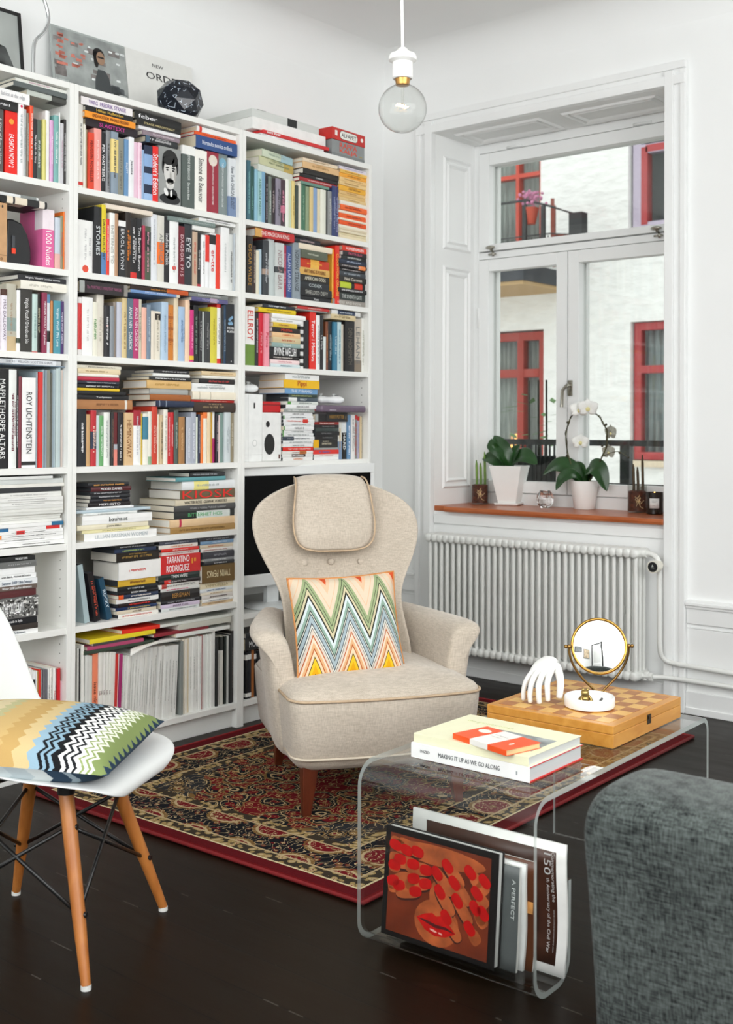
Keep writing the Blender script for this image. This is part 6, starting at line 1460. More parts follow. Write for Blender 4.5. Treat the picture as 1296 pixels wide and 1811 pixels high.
sdv|-1.3860|-1.2029|0.5813|0.5935|0.0|252426|ROBIN HOOD|f4f4f4||black DVD case with white lettering, left pile, sixth row of middle bookcase|m6
sdv|-1.3891|-1.2062|0.5937|0.6102|0.0|232528|~|c0c4c4||black DVD case below golden yellow one, left pile, sixth row of middle bookcase|m6
sdv|-1.3833|-1.2095|0.6104|0.6344|0.0|dcb13c|~|7a4a20||golden yellow DVD case, left pile, sixth row of middle bookcase|m6
sb|-1.3866|-1.1938|0.6346|0.6992|0.0|efeeeb|~|d03a28|kind box|very thick white box set with red handwriting, left pile, sixth row of middle bookcase|m6
sb|-1.3959|-1.2006|0.6994|0.7331|0.0|221c18|~|a08040|kind box|thick black box set with small portrait pictures, left pile, sixth row of middle bookcase|m6
sdv|-1.4051|-1.2168|0.7333|0.7471|0.0|2f3b54|~|a0b868||navy DVD case with green lettering, left pile, sixth row of middle bookcase|m6
sdv|-1.4052|-1.2233|0.7473|0.7600|0.0|2a2c2e|~|b0b0b0||black DVD case, topmost, left pile, sixth row of middle bookcase|m6
sdv|-1.1863|-0.9996|0.4972|0.5092|0.0|d6dad8|~|707478||grey white DVD case, centre pile, sixth row of middle bookcase|m6
sdv|-1.1896|-0.9997|0.5094|0.5235|0.0|d3c4da|SHORT CUTS|403848||lavender DVD case, centre pile, sixth row of middle bookcase|m6
sdv|-1.1865|-0.9964|0.5237|0.5362|0.0|26262a|~|9a9a9e||black DVD case, centre pile, sixth row of middle bookcase|m6
sdv|-1.1867|-0.9965|0.5364|0.5705|0.0|231e1c|BERGMAN|b08040|tl .45|thick black DVD case with gold capitals, centre pile, sixth row of middle bookcase|m6
sdv|-1.1868|-0.9967|0.5707|0.5827|0.0|dcdcd8|~|d03070||white DVD case with a pink title, centre pile, sixth row of middle bookcase|m6
sdv|-1.1998|-0.9968|0.5829|0.5992|0.0|eceae4|~|6a6a6a|b .08 .2 b83a30|white DVD case with a red oval, centre pile, sixth row of middle bookcase|m6
sdv|-1.1967|-0.9969|0.5994|0.6136|0.0|2c2628|~|c8c0c0|b .12 .28 d03028|black DVD case with a red patch, centre pile, sixth row of middle bookcase|m6
sdv|-1.2000|-0.9970|0.6138|0.6368|0.0|26332e|THIN WIRE|eef0ee|tl .4|dark green DVD case with white lettering, centre pile, sixth row of middle bookcase|m6
sb|-1.1939|-0.9974|0.6370|0.7059|0.0|cf2626|TARANTINO|ffffff|kind box/tar|very thick red box set with stacked white capitals, centre pile, sixth row of middle bookcase|m6
sdv|-1.1845|-1.0011|0.7061|0.7191|0.0|e6e2de|~|a06058||white DVD case, centre pile, sixth row of middle bookcase|m6
sdv|-1.1911|-1.0080|0.7193|0.7313|0.0|d83028|~|f0c8c0||red DVD case, centre pile, sixth row of middle bookcase|m6
sdv|-1.2008|-1.0082|0.7315|0.7456|0.0|ece6de|~|d08040||white DVD case with an orange title, centre pile, sixth row of middle bookcase|m6
sdv|-1.1977|-1.0083|0.7458|0.7600|0.0|4a4e5c|~|a0a4b0||slate DVD case, centre pile, sixth row of middle bookcase|m6
sdv|-0.9825|-0.8190|0.4972|0.5092|0.0|d5ba94|~|8a6a4a||tan DVD case, right pile, sixth row of middle bookcase|m6
sdv|-0.9861|-0.8190|0.5094|0.5209|0.0|eceae6|~|50504e||white DVD case, right pile, sixth row of middle bookcase|m6
sdv|-0.9862|-0.8190|0.5211|0.5361|0.0|dad4ce|~|402828||white DVD case with black and red lettering, right pile, sixth row of middle bookcase|m6
sdv|-0.9897|-0.8190|0.5363|0.5466|0.0|e8dfcd|~|a07a50||cream DVD case, right pile, sixth row of middle bookcase|m6
sdv|-0.9932|-0.8190|0.5468|0.5611|0.0|e6eaec|~|4a6a90||white DVD case with blue writing, right pile, sixth row of middle bookcase|m6
sdv|-0.9934|-0.8190|0.5613|0.5833|0.0|efe3c2|VAMPORELLA|b8a878||thick cream DVD case, right pile, sixth row of middle bookcase|m6
sb|-0.9902|-0.8190|0.5835|0.6521|0.0|6a4f1c|TWIN PEAKS|e8d9b0|kind box/flip|very thick golden brown box set below black one, right pile, sixth row of middle bookcase|m6
sdv|-0.9766|-0.8190|0.6523|0.6656|0.0|2a2a2e|~|d0d0d0||black DVD case, right pile, sixth row of middle bookcase|m6
sdv|-0.9767|-0.8190|0.6658|0.6772|0.0|8c8e90|~|e0e0e0||grey DVD case, right pile, sixth row of middle bookcase|m6
sdv|-0.9873|-0.8190|0.6774|0.7029|0.0|33323a|~|8a8a92||thick charcoal DVD case, right pile, sixth row of middle bookcase|m6
sdv|-0.9909|-0.8190|0.7031|0.7169|0.0|e8e4e0|~|a05040||white DVD case with a red patch, right pile, sixth row of middle bookcase|m6
sdv|-0.9944|-0.8190|0.7171|0.7320|0.0|dccdb4|~|c86838||cream DVD case with an orange title, right pile, sixth row of middle bookcase|m6
sdv|-0.9945|-0.8190|0.7322|0.7460|0.0|7fa2c4|~|d8e4f0||blue DVD case, right pile, sixth row of middle bookcase|m6
sdv|-1.0050|-0.8190|0.7462|0.7600|0.0|3e3c42|~|a0a0a0||dark grey DVD case, right pile, sixth row of middle bookcase|m6
um|-1.5575|-1.5501|0.0990|0.4161|0.0|d8d8d2||||thin grey-white magazine, upright in bottom row of middle bookcase|m7
um|-1.5498|-1.5450|0.0990|0.4129|0.0|2a2a2a||||thin black magazine, upright in bottom row of middle bookcase|m7
um|-1.5446|-1.5321|0.0990|0.4257|0.0|efefe9||||white magazine between thin black and pale grey ones, bottom row of middle bookcase|m7
um|-1.5290|-1.5204|0.0990|0.3884|0.0|dedfda||||pale grey magazine between white and pale grey ones, bottom row of middle bookcase|m7
um|-1.5201|-1.5112|0.0990|0.3862|0.0|d9dad6||||pale grey magazine, fifth from the left, bottom row of middle bookcase|m7
um|-1.5109|-1.5021|0.0990|0.3839|0.0|e0e1dc||||pale grey magazine, sixth from the left, bottom row of middle bookcase|m7
um|-1.5018|-1.4928|0.0990|0.3816|0.0|d6d6cc||||pale grey magazine between pale grey and salmon orange ones, bottom row of middle bookcase|m7
um|-1.4917|-1.4685|0.0990|0.3866|0.0|f08a66|issue nine|6a2a18||salmon orange magazine with brown lettering, upright in bottom row of middle bookcase|m7
um|-1.4682|-1.4580|0.0990|0.3907|0.2|ebe9e2|Lula|904040||cream white magazine between salmon orange and cream white ones, bottom row of middle bookcase|m7
um|-1.4577|-1.4485|0.0990|0.3891|0.4|e8e6df|Lula|5a3a3a||cream white magazine, tenth from the left, bottom row of middle bookcase|m7
um|-1.4482|-1.4378|0.0990|0.3875|0.6|ebe9e4|Lula|5a3a3a||cream white magazine, eleventh from the left, bottom row of middle bookcase|m7
um|-1.4375|-1.4270|0.0990|0.3849|0.9|e6e5de|Lula|6a4a4a||cream white magazine, twelfth from the left, bottom row of middle bookcase|m7
um|-1.4267|-1.4174|0.0990|0.3832|1.1|ecebe4|Lula|5a3a3a||cream white magazine, thirteenth from the left, bottom row of middle bookcase|m7
um|-1.4171|-1.4083|0.0990|0.3817|1.3|e9e7e0||||cream white magazine, fourteenth from the left, bottom row of middle bookcase|m7
um|-1.4080|-1.3991|0.0990|0.3793|1.5|e6e4de||||cream white magazine between cream white and red ones, bottom row of middle bookcase|m7
um|-1.3988|-1.3915|0.0990|0.3731|1.7|c8302c||||red magazine, upright in bottom row of middle bookcase|m7
um|-1.3912|-1.3853|0.0990|0.3710|1.9|eceae6||||slim white magazine, upright in bottom row of middle bookcase|m7
um|-1.3850|-1.3748|0.0990|0.3706|2.1|a3306c||||magenta magazine, upright in bottom row of middle bookcase|m7
um|-1.3745|-1.3639|0.0990|0.3631|2.4|e6e6e1|~|9a9a94||white magazine between magenta and white ones, bottom row of middle bookcase|m7
um|-1.3636|-1.3533|0.0990|0.3614|2.6|e3e4df|~|9a9a94||white magazine, twentieth from the left, bottom row of middle bookcase|m7
um|-1.3530|-1.3425|0.0990|0.3587|2.8|e8e8e2|~|9a9a94||white magazine, twenty-first from the left, bottom row of middle bookcase|m7
um|-1.3422|-1.3321|0.0990|0.3638|3.0|e2e3de|~|9a9a94||white magazine, twenty-second from the left, bottom row of middle bookcase|m7
um|-1.3318|-1.3205|0.0990|0.3646|3.0|e6e7e2|~|8a8a84||white magazine between white and tall white ones, bottom row of middle bookcase|m7
um|-1.3202|-1.3085|0.0990|0.3721|3.0|e8e8e3|~|8a8a84||tall white magazine between white and tall white ones, bottom row of middle bookcase|m7
um|-1.3082|-1.2961|0.0990|0.3723|3.0|e4e5e0|~|8a8a84||tall white magazine, twenty-fifth from the left, bottom row of middle bookcase|m7
um|-1.2958|-1.2849|0.0990|0.3726|3.0|e8e8e4|~|8a8a84||tall white magazine, twenty-sixth from the left, bottom row of middle bookcase|m7
um|-1.2846|-1.2737|0.0990|0.3740|3.0|e5e5e0|~|8a8a84||tall white magazine, twenty-seventh from the left, bottom row of middle bookcase|m7
um|-1.2734|-1.2630|0.0990|0.3734|3.0|e9e9e4|~|7a7a74||tall white magazine between tall white and grey-white ones, bottom row of middle bookcase|m7
um|-1.2605|-1.2491|0.0990|0.3739|3.0|e1e2de|~|6a6a64||grey-white magazine between tall white and grey-white ones, bottom row of middle bookcase|m7
um|-1.2488|-1.2376|0.0990|0.3738|3.0|e6e6e2|~|6a6a64||grey-white magazine, thirtieth from the left, bottom row of middle bookcase|m7
um|-1.2373|-1.2261|0.0990|0.3732|3.0|e2e2dd|~|6a6a64||grey-white magazine, thirty-first from the left, bottom row of middle bookcase|m7
um|-1.2258|-1.2152|0.0990|0.3726|3.0|e7e7e2|~|6a6a64||grey-white magazine between grey-white and chalk white ones, bottom row of middle bookcase|m7
um|-1.2114|-1.1959|0.0990|0.3732|3.0|e9e9e5|~|8a8a84||chalk white magazine between grey-white and chalk white ones, bottom row of middle bookcase|m7
um|-1.1956|-1.1803|0.0990|0.3720|3.0|e6e6e2|~|8a8a84||chalk white magazine, thirty-fourth from the left, bottom row of middle bookcase|m7
um|-1.1800|-1.1645|0.0990|0.3688|3.0|e9eae6|~|8a8a84||chalk white magazine, thirty-fifth from the left, bottom row of middle bookcase|m7
um|-1.1642|-1.1481|0.0990|0.3686|3.0|e5e6e2|~|8a8a84||chalk white magazine, thirty-sixth from the left, bottom row of middle bookcase|m7
um|-1.1478|-1.1316|0.0990|0.3673|3.0|eaeae6|~|8a8a84||chalk white magazine, thirty-seventh from the left, bottom row of middle bookcase|m7
um|-1.1313|-1.1164|0.0990|0.3671|3.0|e6e7e3|~|8a8a84||chalk white magazine, thirty-eighth from the left, bottom row of middle bookcase|m7
um|-1.0941|-1.0808|0.0990|0.3779|0.0|8e938f||||dark grey magazine, upright in bottom row of middle bookcase|m7
um|-1.0805|-1.0701|0.0990|0.3829|0.0|efe6d2||||ivory magazine between dark grey and ivory ones, bottom row of middle bookcase|m7
um|-1.0698|-1.0586|0.0990|0.3824|0.0|eee8dc||||ivory magazine between ivory and ivory ones, bottom row of middle bookcase|m7
um|-1.0583|-1.0472|0.0990|0.3818|0.0|e9d9ba||||ivory magazine with a tan edge, upright in bottom row of middle bookcase|m7
um|-1.0469|-1.0322|0.0990|0.3842|0.0|f0f0ec|~|9a9a94||bright white magazine between ivory and bright white ones, bottom row of middle bookcase|m7
um|-1.0319|-1.0166|0.0990|0.3842|0.0|eeeeea|~|9a9a94||bright white magazine, seventeenth from the right, bottom row of middle bookcase|m7
um|-1.0163|-1.0015|0.0990|0.3842|0.0|f0f0ec|~|9a9a94||bright white magazine, sixteenth from the right, bottom row of middle bookcase|m7
um|-1.0012|-0.9870|0.0990|0.3832|0.0|efefeb|~|9a9a94||bright white magazine between bright white and dark red ones, bottom row of middle bookcase|m7
um|-0.9863|-0.9780|0.0990|0.3857|0.0|b02428||||dark red magazine, upright in bottom row of middle bookcase|m7
um|-0.9777|-0.9683|0.0990|0.3845|0.0|ece8e4||||thin white magazine, upright in bottom row of middle bookcase|m7
um|-0.9676|-0.9551|0.0990|0.3850|0.0|eceeea||||light white magazine between thin white and light white ones, bottom row of middle bookcase|m7
um|-0.9548|-0.9425|0.0990|0.3844|0.0|e8eae6||||light white magazine between light white and light white ones, bottom row of middle bookcase|m7
um|-0.9422|-0.9298|0.0990|0.3838|0.0|eeeeea||||light white magazine between light white and tallest white ones, bottom row of middle bookcase|m7
um|-0.9295|-0.9164|0.0990|0.3946|0.0|f2f3ef||||tallest white magazine, upright in bottom row of middle bookcase|m7
um|-0.9142|-0.9029|0.0990|0.3690|0.0|2a2c2c||||black magazine between tallest white and grey-topped white ones, bottom row of middle bookcase|m7
um|-0.9026|-0.8901|0.0990|0.3674|0.0|dcdcd8|||b .8 1 30322f|grey-topped white magazine between black and grey-topped white ones, bottom row of middle bookcase|m7
um|-0.8898|-0.8772|0.0990|0.3672|0.0|d8d6ce|||b .8 1 30322f|grey-topped white magazine between grey-topped white and black ones, bottom row of middle bookcase|m7
um|-0.8769|-0.8657|0.0990|0.3667|0.0|202422||||black magazine between grey-topped white and dark green-black ones, bottom row of middle bookcase|m7
um|-0.8654|-0.8541|0.0990|0.3651|0.0|2e3633||||dark green-black magazine, upright in bottom row of middle bookcase|m7
um|-0.8538|-0.8426|0.0990|0.3646|0.0|d4d6d2||||light grey magazine, upright in bottom row of middle bookcase|m7
um|-0.8423|-0.8295|0.0990|0.3699|0.0|1e2020||||black magazine between light grey and brown-black ones, bottom row of middle bookcase|m7
um|-0.8292|-0.8190|0.0990|0.3815|0.0|262222|~|c0b0a8||brown-black magazine, upright in bottom row of middle bookcase|m7
sm|-1.5364|-1.2238|0.3909|0.4030|0.0|3c4a3e||||dark green magazine, left heap on the upright magazines, bottom row of middle bookcase|m7
sm|-1.5194|-1.2743|0.4032|0.4158|0.0|b04a6e||||rose pink magazine, left heap on the upright magazines, bottom row of middle bookcase|m7
sm|-1.4965|-1.3117|0.4160|0.4254|0.0|4a4a4a||||dark grey magazine, left heap on the upright magazines, bottom row of middle bookcase|m7
sm|-1.5139|-1.2209|0.4256|0.4415|0.0|e8d22c||||bright yellow magazine, left heap on the upright magazines, bottom row of middle bookcase|m7
sm|-1.3730|-1.1987|0.4417|0.4557|0.0|e3301f||||bright red magazine, left heap on the upright magazines, bottom row of middle bookcase|m7
sm|-1.1204|-0.8470|0.3948|0.4089|0.0|e9ebe6||||white magazine, right heap on the upright magazines, bottom row of middle bookcase|m7
sm|-1.2242|-0.9539|0.4091|0.4217|0.0|8e2a34||||maroon magazine, right heap on the upright magazines, bottom row of middle bookcase|m7
sm|-1.1074|-0.8436|0.4219|0.4425|0.0|c9c8bc||||beige grey magazine, right heap on the upright magazines, bottom row of middle bookcase|m7
sm|-1.1989|-0.8190|0.4427|0.4528|0.0|dcdfd8||||pale green-white magazine, right heap on the upright magazines, bottom row of middle bookcase|m7
ub|-0.7565|-0.7356|2.0180|2.2603|0.0|3f6b78|~|7ab0b0||dark teal book, upright in top row of right bookcase|r1
ub|-0.7349|-0.7144|2.0180|2.2409|0.0|2c5650|~|6a9a90||dark green book, upright in top row of right bookcase|r1
ub|-0.7141|-0.6954|2.0180|2.2316|0.0|8fbdd0||||light blue book, upright in top row of right bookcase|r1
ub|-0.6951|-0.6740|2.0180|2.2266|0.0|a4ccd0|ADELAIDE MAGIC|4a8068||aqua book with green capitals, upright in top row of right bookcase|r1
ub|-0.6737|-0.6536|2.0180|2.2281|0.0|78a3c0||||denim blue book, upright in top row of right bookcase|r1
ub|-0.6500|-0.6337|2.0180|2.2168|0.0|25222a|~|b0a8b0||black book, upright in top row of right bookcase|r1
ub|-0.6334|-0.6137|2.0180|2.2156|0.0|6d7770|~|d8e0d8||black-and-white patterned book, upright in top row of right bookcase|r1
ub|-0.6134|-0.5911|2.0180|2.2127|0.0|2e2628|~|b0a0a0||brown-black book, upright in top row of right bookcase|r1
ub|-0.5908|-0.5634|2.0180|2.2147|0.0|8c8694|~|38303a||grey-mauve book, upright in top row of right bookcase|r1
ub|-0.5631|-0.5342|2.0180|2.2151|0.0|47343e|~|e090a8|b .3 .45 c87088|dark pink-splashed book, upright in top row of right bookcase|r1
ub|-0.5339|-0.5135|2.0180|2.2215|0.0|eef0e6||||white book, upright in top row of right bookcase|r1
ub|-0.5132|-0.4946|2.0180|2.2204|0.0|cfd8bc||||pale sage book, upright in top row of right bookcase|r1
ub|-0.4943|-0.4756|2.0180|2.2213|0.0|e2cd88|~|b09040||cream yellow book, upright in top row of right bookcase|r1
ub|-0.4753|-0.4583|2.0180|2.2045|0.0|3a453e||||dark green-grey book, upright in top row of right bookcase|r1
ub|-0.4580|-0.4372|2.0180|2.2165|0.0|e5decb||||cream book, upright in top row of right bookcase|r1
ub|-0.4369|-0.4113|2.0180|2.2159|0.0|47745c|~|88a890||forest green book, upright in top row of right bookcase|r1
ub|-0.4110|-0.3885|2.0180|2.2109|0.0|8c9d7e||||sage green book, upright in top row of right bookcase|r1
ub|-0.3882|-0.3669|2.0180|2.2123|0.0|d8c188||||ochre book, upright in top row of right bookcase|r1
ub|-0.3666|-0.3425|2.0180|2.2115|0.0|86a2c8||||cornflower blue book, upright in top row of right bookcase|r1
ub|-0.3422|-0.3179|2.0180|2.2132|0.0|e8d9b4||||light sand book, upright in top row of right bookcase|r1
ub|-0.3176|-0.2823|2.0180|2.2135|0.0|e8e8da||||ivory book, upright in top row of right bookcase|r1
ub|-0.2820|-0.2748|2.0180|2.2101|0.0|262626||||thin black book, upright in top row of right bookcase|r1
ub|-0.2745|-0.2484|2.0180|2.2128|0.0|8d8f8e|~|c8c8c8||grey book, upright in top row of right bookcase|r1
ub|-0.2481|-0.2231|2.0180|2.2398|0.0|32406e|~|a0a8c8||navy book, upright in top row of right bookcase|r1
ub|-0.2228|-0.2004|2.0180|2.2414|0.0|3a3f72|~|a8a8c8||indigo book, upright in top row of right bookcase|r1
sb|-0.6972|-0.4540|2.2283|2.2572|0.0|dfe3da|||yaw 9|white floral book, slanting left stack, top row of right bookcase|r1
sb|-0.6915|-0.4511|2.2574|2.2904|0.0|cfd0a8|~|8a9070|yaw 9/b .72 1 c8ae60|green-gold book with faint lettering, slanting left stack, top row of right bookcase|r1
sb|-0.6798|-0.4673|2.2906|2.3205|0.0|d2dcc4|~|a8b8a8|yaw 9/b .6 1 a8c8d0|pale green book, slanting left stack, top row of right bookcase|r1
sb|-0.4441|-0.2660|2.2167|2.2300|0.0|6a9082||||mottled green book, centre stack, top row of right bookcase|r1
sb|-0.4506|-0.2114|2.2302|2.2472|0.0|a82c30|~|e8c0c0||red book with white lettering, centre stack, top row of right bookcase|r1
sb|-0.4507|-0.2081|2.2474|2.2629|0.0|1f1d1e|Cambridge|f0f0f0||black book with white lettering, centre stack, top row of right bookcase|r1
sb|-0.4316|-0.2082|2.2631|2.2864|0.0|24221f||||ribbed black book, centre stack, top row of right bookcase|r1
sb|-0.4382|-0.2084|2.2866|2.3136|0.0|dfb887|~|b08850||tan book, centre stack, top row of right bookcase|r1
sb|-0.4383|-0.2223|2.3138|2.3292|0.0|ecd9bd|~|a89070||cream book, centre stack, top row of right bookcase|r1
sb|-0.2030|-0.0190|2.0182|2.0335|0.0|e8dab8||||cream book, twentieth from top, tall paperback pile, top row of right bookcase|r1
sb|-0.2031|-0.0190|2.0337|2.0454|0.0|ddd0ac||||beige book below cream one, tall paperback pile, top row of right bookcase|r1
sb|-0.2018|-0.0190|2.0456|2.0557|0.0|e8ddc2||||cream book below beige one, tall paperback pile, top row of right bookcase|r1
sb|-0.2032|-0.0190|2.0559|2.0666|0.0|d9ccb0||||beige book below off-white one, tall paperback pile, top row of right bookcase|r1
sb|-0.2033|-0.0190|2.0668|2.0795|0.0|efebd8||||off-white book, sixteenth from top, tall paperback pile, top row of right bookcase|r1
sb|-0.2034|-0.0190|2.0797|2.0981|0.0|ee5a22|~|a83810||orange book, fifteenth from top, tall paperback pile, top row of right bookcase|r1
sb|-0.2035|-0.0190|2.0983|2.1084|0.0|eee6d2||||off-white book, fourteenth from top, tall paperback pile, top row of right bookcase|r1
sb|-0.2022|-0.0190|2.1086|2.1312|0.0|ee6226|~|a83810||orange book, thirteenth from top, tall paperback pile, top row of right bookcase|r1
sb|-0.2037|-0.0190|2.1314|2.1441|0.0|efe9d8||||off-white book, twelfth from top, tall paperback pile, top row of right bookcase|r1
sb|-0.2003|-0.0190|2.1443|2.1674|0.0|f0682a|~|a83810||orange book, eleventh from top, tall paperback pile, top row of right bookcase|r1
sb|-0.2005|-0.0190|2.1676|2.1849|0.0|ece6da||||off-white book with a mottled top, tall paperback pile, top row of right bookcase|r1
sb|-0.2040|-0.0190|2.1851|2.2004|0.0|e2c48c|~|b08c50||tan book, ninth from top, tall paperback pile, top row of right bookcase|r1
sb|-0.2041|-0.0190|2.2006|2.2149|0.0|dcb878||||tan book, eighth from top, tall paperback pile, top row of right bookcase|r1
sb|-0.2007|-0.0190|2.2151|2.2304|0.0|e3be80|~|a87c3c||tan book below yellow one, tall paperback pile, top row of right bookcase|r1
sb|-0.2043|-0.0190|2.2306|2.2532|0.0|f0b43c|~|a8741c||yellow book, tall paperback pile, top row of right bookcase|r1
sb|-0.2044|-0.0190|2.2534|2.2718|0.0|e9c98e|~|b0884c||sand book below sand one, tall paperback pile, top row of right bookcase|r1
sb|-0.2045|-0.0190|2.2720|2.2883|0.0|ecc88a|~|b0884c||sand book below amber one, tall paperback pile, top row of right bookcase|r1
sb|-0.2060|-0.0190|2.2885|2.3059|0.0|f0a83a|~|a8701c||amber book, tall paperback pile, top row of right bookcase|r1
sb|-0.2013|-0.0190|2.3061|2.3214|0.0|f0c05c|~|a8742c||light amber book, tall paperback pile, top row of right bookcase|r1
sb|-0.2048|-0.0217|2.3216|2.3369|0.0|e3dde8|~|a8a0b8||pale lavender book, tall paperback pile, top row of right bookcase|r1
ub|-0.7545|-0.7218|1.7250|1.9579|0.0|2a2624|OSCAR WILDE|b88a38||black photo-covered book with gold letters, upright in second row of right bookcase|r2
ub|-0.7215|-0.7035|1.7250|1.9210|0.0|38241f|~|c8b8a8||dark brown book, upright in second row of right bookcase|r2
ub|-0.7022|-0.6838|1.7250|1.9042|0.0|e8e2cc||||cream book, upright in second row of right bookcase|r2
ub|-0.6835|-0.6672|1.7250|1.9106|0.0|b4cbd8||||pale blue book, upright in second row of right bookcase|r2
ub|-0.6661|-0.6318|1.7250|1.9501|0.0|3a3e42|~|c0c4c8|b .38 .48 a89080|charcoal book, upright in second row of right bookcase|r2
ub|-0.6315|-0.5948|1.7250|1.9589|0.0|c3cccb||||tall pale grey book, upright in second row of right bookcase|r2
ub|-0.5935|-0.5442|1.7250|1.9494|0.0|cdd1cf|NICOLA BARR|a08888|b .45 .56 44484a|thick light grey book with a small dark bird, upright in second row of right bookcase|r2
ub|-0.5439|-0.5242|1.7250|1.9450|0.0|b42c4a|~|e8a8b8||crimson book, upright in second row of right bookcase|r2
ub|-0.5239|-0.4940|1.7250|1.9459|0.0|3f558f|ALLAN LARSSON|d8dcec||blue book, upright in second row of right bookcase|r2
ub|-0.4937|-0.4470|1.7250|1.9638|0.0|8f9aa2|NORMAN  STRANGE|3c444c||blue-grey book with dark capitals, upright in second row of right bookcase|r2
sb|-0.4455|-0.2473|1.7252|1.7461|0.0|1c1c20|Vi som|e0e0e0|tl .15|black book, left pile, second row of right bookcase|r2
sb|-0.4476|-0.2475|1.7463|1.7794|0.0|1b1a1e|SHIELDED DEFY|b8b8b0||thick black book with grey capitals, left pile, second row of right bookcase|r2
sb|-0.4446|-0.2633|1.7796|1.8063|0.0|22262c|CODEX|c8d0d0|tl .45|charcoal book with large pale capitals, left pile, second row of right bookcase|r2
sb|-0.4480|-0.2635|1.8065|1.8357|0.0|231f1c|AMERICAN GODS|e0dcc8||black book with gold and white capitals, left pile, second row of right bookcase|r2
sb|-0.4514|-0.2623|1.8359|1.8665|0.0|dcae5c|ANYTHING IS POSSIBLE|7a4420||yellow tan book with brown capitals, left pile, second row of right bookcase|r2
sb|-0.4452|-0.2625|1.8667|1.9037|0.0|c93a1c|~|f0b040|b .35 .65 eebc54|red-orange book with a round yellow emblem, left pile, second row of right bookcase|r2
sb|-0.4486|-0.2844|1.9039|1.9404|0.0|5c6252|~|c0c4b0||speckled grey-green book, left pile, second row of right bookcase|r2
sb|-0.4616|-0.2507|1.9406|1.9649|0.0|ecdfc8||||cream book, left pile, second row of right bookcase|r2
ub|-0.2391|-0.2282|1.7250|1.9660|0.0|f0b040||||slim amber book, upright in second row of right bookcase|r2
ub|-0.2275|-0.2000|1.7250|1.9821|0.0|e23020|CLOCKWORK ORANGE|f0c050||tall bright red book with yellow lettering, upright in second row of right bookcase|r2
sb|-0.2410|-0.0190|1.7252|1.7496|0.0|98928a|HERE AND NOW|d8d4cc||taupe book with white capitals, right pile, second row of right bookcase|r2
sb|-0.2083|-0.0190|1.7498|1.7825|0.0|333b38|THE SEVENTH GATE|c8ccc8||dark green-grey book with small white capitals, right pile, second row of right bookcase|r2
sb|-0.2084|-0.0190|1.7827|1.8026|0.0|1d1c1f|~|d8d8d8||black book, right pile, second row of right bookcase|r2
sb|-0.2120|-0.0190|1.8028|1.8303|0.0|1f1f20|||b .1 .5 c3d23a/b .62 .9 dd3a24|black book with yellow-green and red labels, right pile, second row of right bookcase|r2
sb|-0.2018|-0.0190|1.8305|1.8560|0.0|25211e|Neil Carmen|e8e0d0||black book with white lettering, right pile, second row of right bookcase|r2
sb|-0.2089|-0.0190|1.8562|1.8771|0.0|3e444a|~|a8b0b8||slate grey book, right pile, second row of right bookcase|r2
sb|-0.2055|-0.0190|1.8773|1.8910|0.0|201e20|~|c0b8b8||slim black book, right pile, second row of right bookcase|r2
sb|-0.2056|-0.0190|1.8912|1.9080|0.0|262024|~|c8c0c0|b .7 .95 f08a48|black book with an orange end, right pile, second row of right bookcase|r2
sb|-0.2057|-0.0190|1.9082|1.9291|0.0|232c40|~|a8b4c8||navy book, right pile, second row of right bookcase|r2
sb|-0.1886|-0.0190|1.9293|1.9455|0.0|1e2023|INTERWORLD|d0d4d0||black book with white capitals, right pile, second row of right bookcase|r2
sb|-0.1817|-0.0190|1.9457|1.9662|0.0|262024|PATTA SLO|d86080||black book with pink capitals, right pile, second row of right bookcase|r2
sb|-0.1819|-0.0190|1.9664|1.9894|0.0|e23a22|HUNGERSPELEN|ffffff||bright red book with white capitals, right pile, second row of right bookcase|r2
sb|-0.7191|-0.4937|1.9591|1.9926|0.0|c22a2a|THE MAGICIAN KING|f4e4e0|b 0 .17 d8a458|red book with white fantasy title, left end on uprights, second row of right bookcase|r2
sb|-0.4904|-0.3250|1.9651|1.9854|0.0|24242a|~|c0a8a8||slim black book, centre on uprights, second row of right bookcase|r2
ub|-0.7561|-0.7046|1.4350|1.6739|0.0|f3f2ee|ELLROY|d83422|b 0 .36 6c8f3a/ts .62/tl .5/tlo .68|thick white book, first from the left, third row of right bookcase|r3
ub|-0.7034|-0.6838|1.4350|1.6515|0.0|222124|~|c8c8c8|dot .88 e05a28|black book with an orange-red dot, upright in third row of right bookcase|r3
ub|-0.6835|-0.6594|1.4350|1.6533|0.0|d01c34|~|f0a0a8||deep red book, upright in third row of right bookcase|r3
ub|-0.6582|-0.6299|1.4350|1.6511|0.0|ee9aa8|Porno|cf2c44||pink book with red slanted lettering, upright in third row of right bookcase|r3
sb|-0.6231|-0.4488|1.4352|1.4501|0.0|d3e0e2|~|40607a||pale blue book, pile beside the pink book, third row of right bookcase|r3
sb|-0.6202|-0.4490|1.4503|1.4677|0.0|f6dcdc|~|d898a0||pale pink book, pile beside the pink book, third row of right bookcase|r3
sb|-0.6264|-0.4491|1.4679|1.4837|0.0|231f20|~|d8d0c8||black book, pile beside the pink book, third row of right bookcase|r3
sb|-0.6265|-0.4473|1.4839|1.5189|0.0|1d1d1f|IRVINE WELSH|ffffff|ts .95|thick black book below grey-green one, pile beside the pink book, third row of right bookcase|r3
sb|-0.6206|-0.4475|1.5191|1.5370|0.0|93ada8|Skrämd|e4ecea||grey-green book, pile beside the pink book, third row of right bookcase|r3
sb|-0.6147|-0.4476|1.5372|1.5601|0.0|d8c59c|~|c05838||tan book with red lettering, pile beside the pink book, third row of right bookcase|r3
sb|-0.6148|-0.4477|1.5603|1.5802|0.0|efc796|~|d86c38||pale orange book, pile beside the pink book, third row of right bookcase|r3
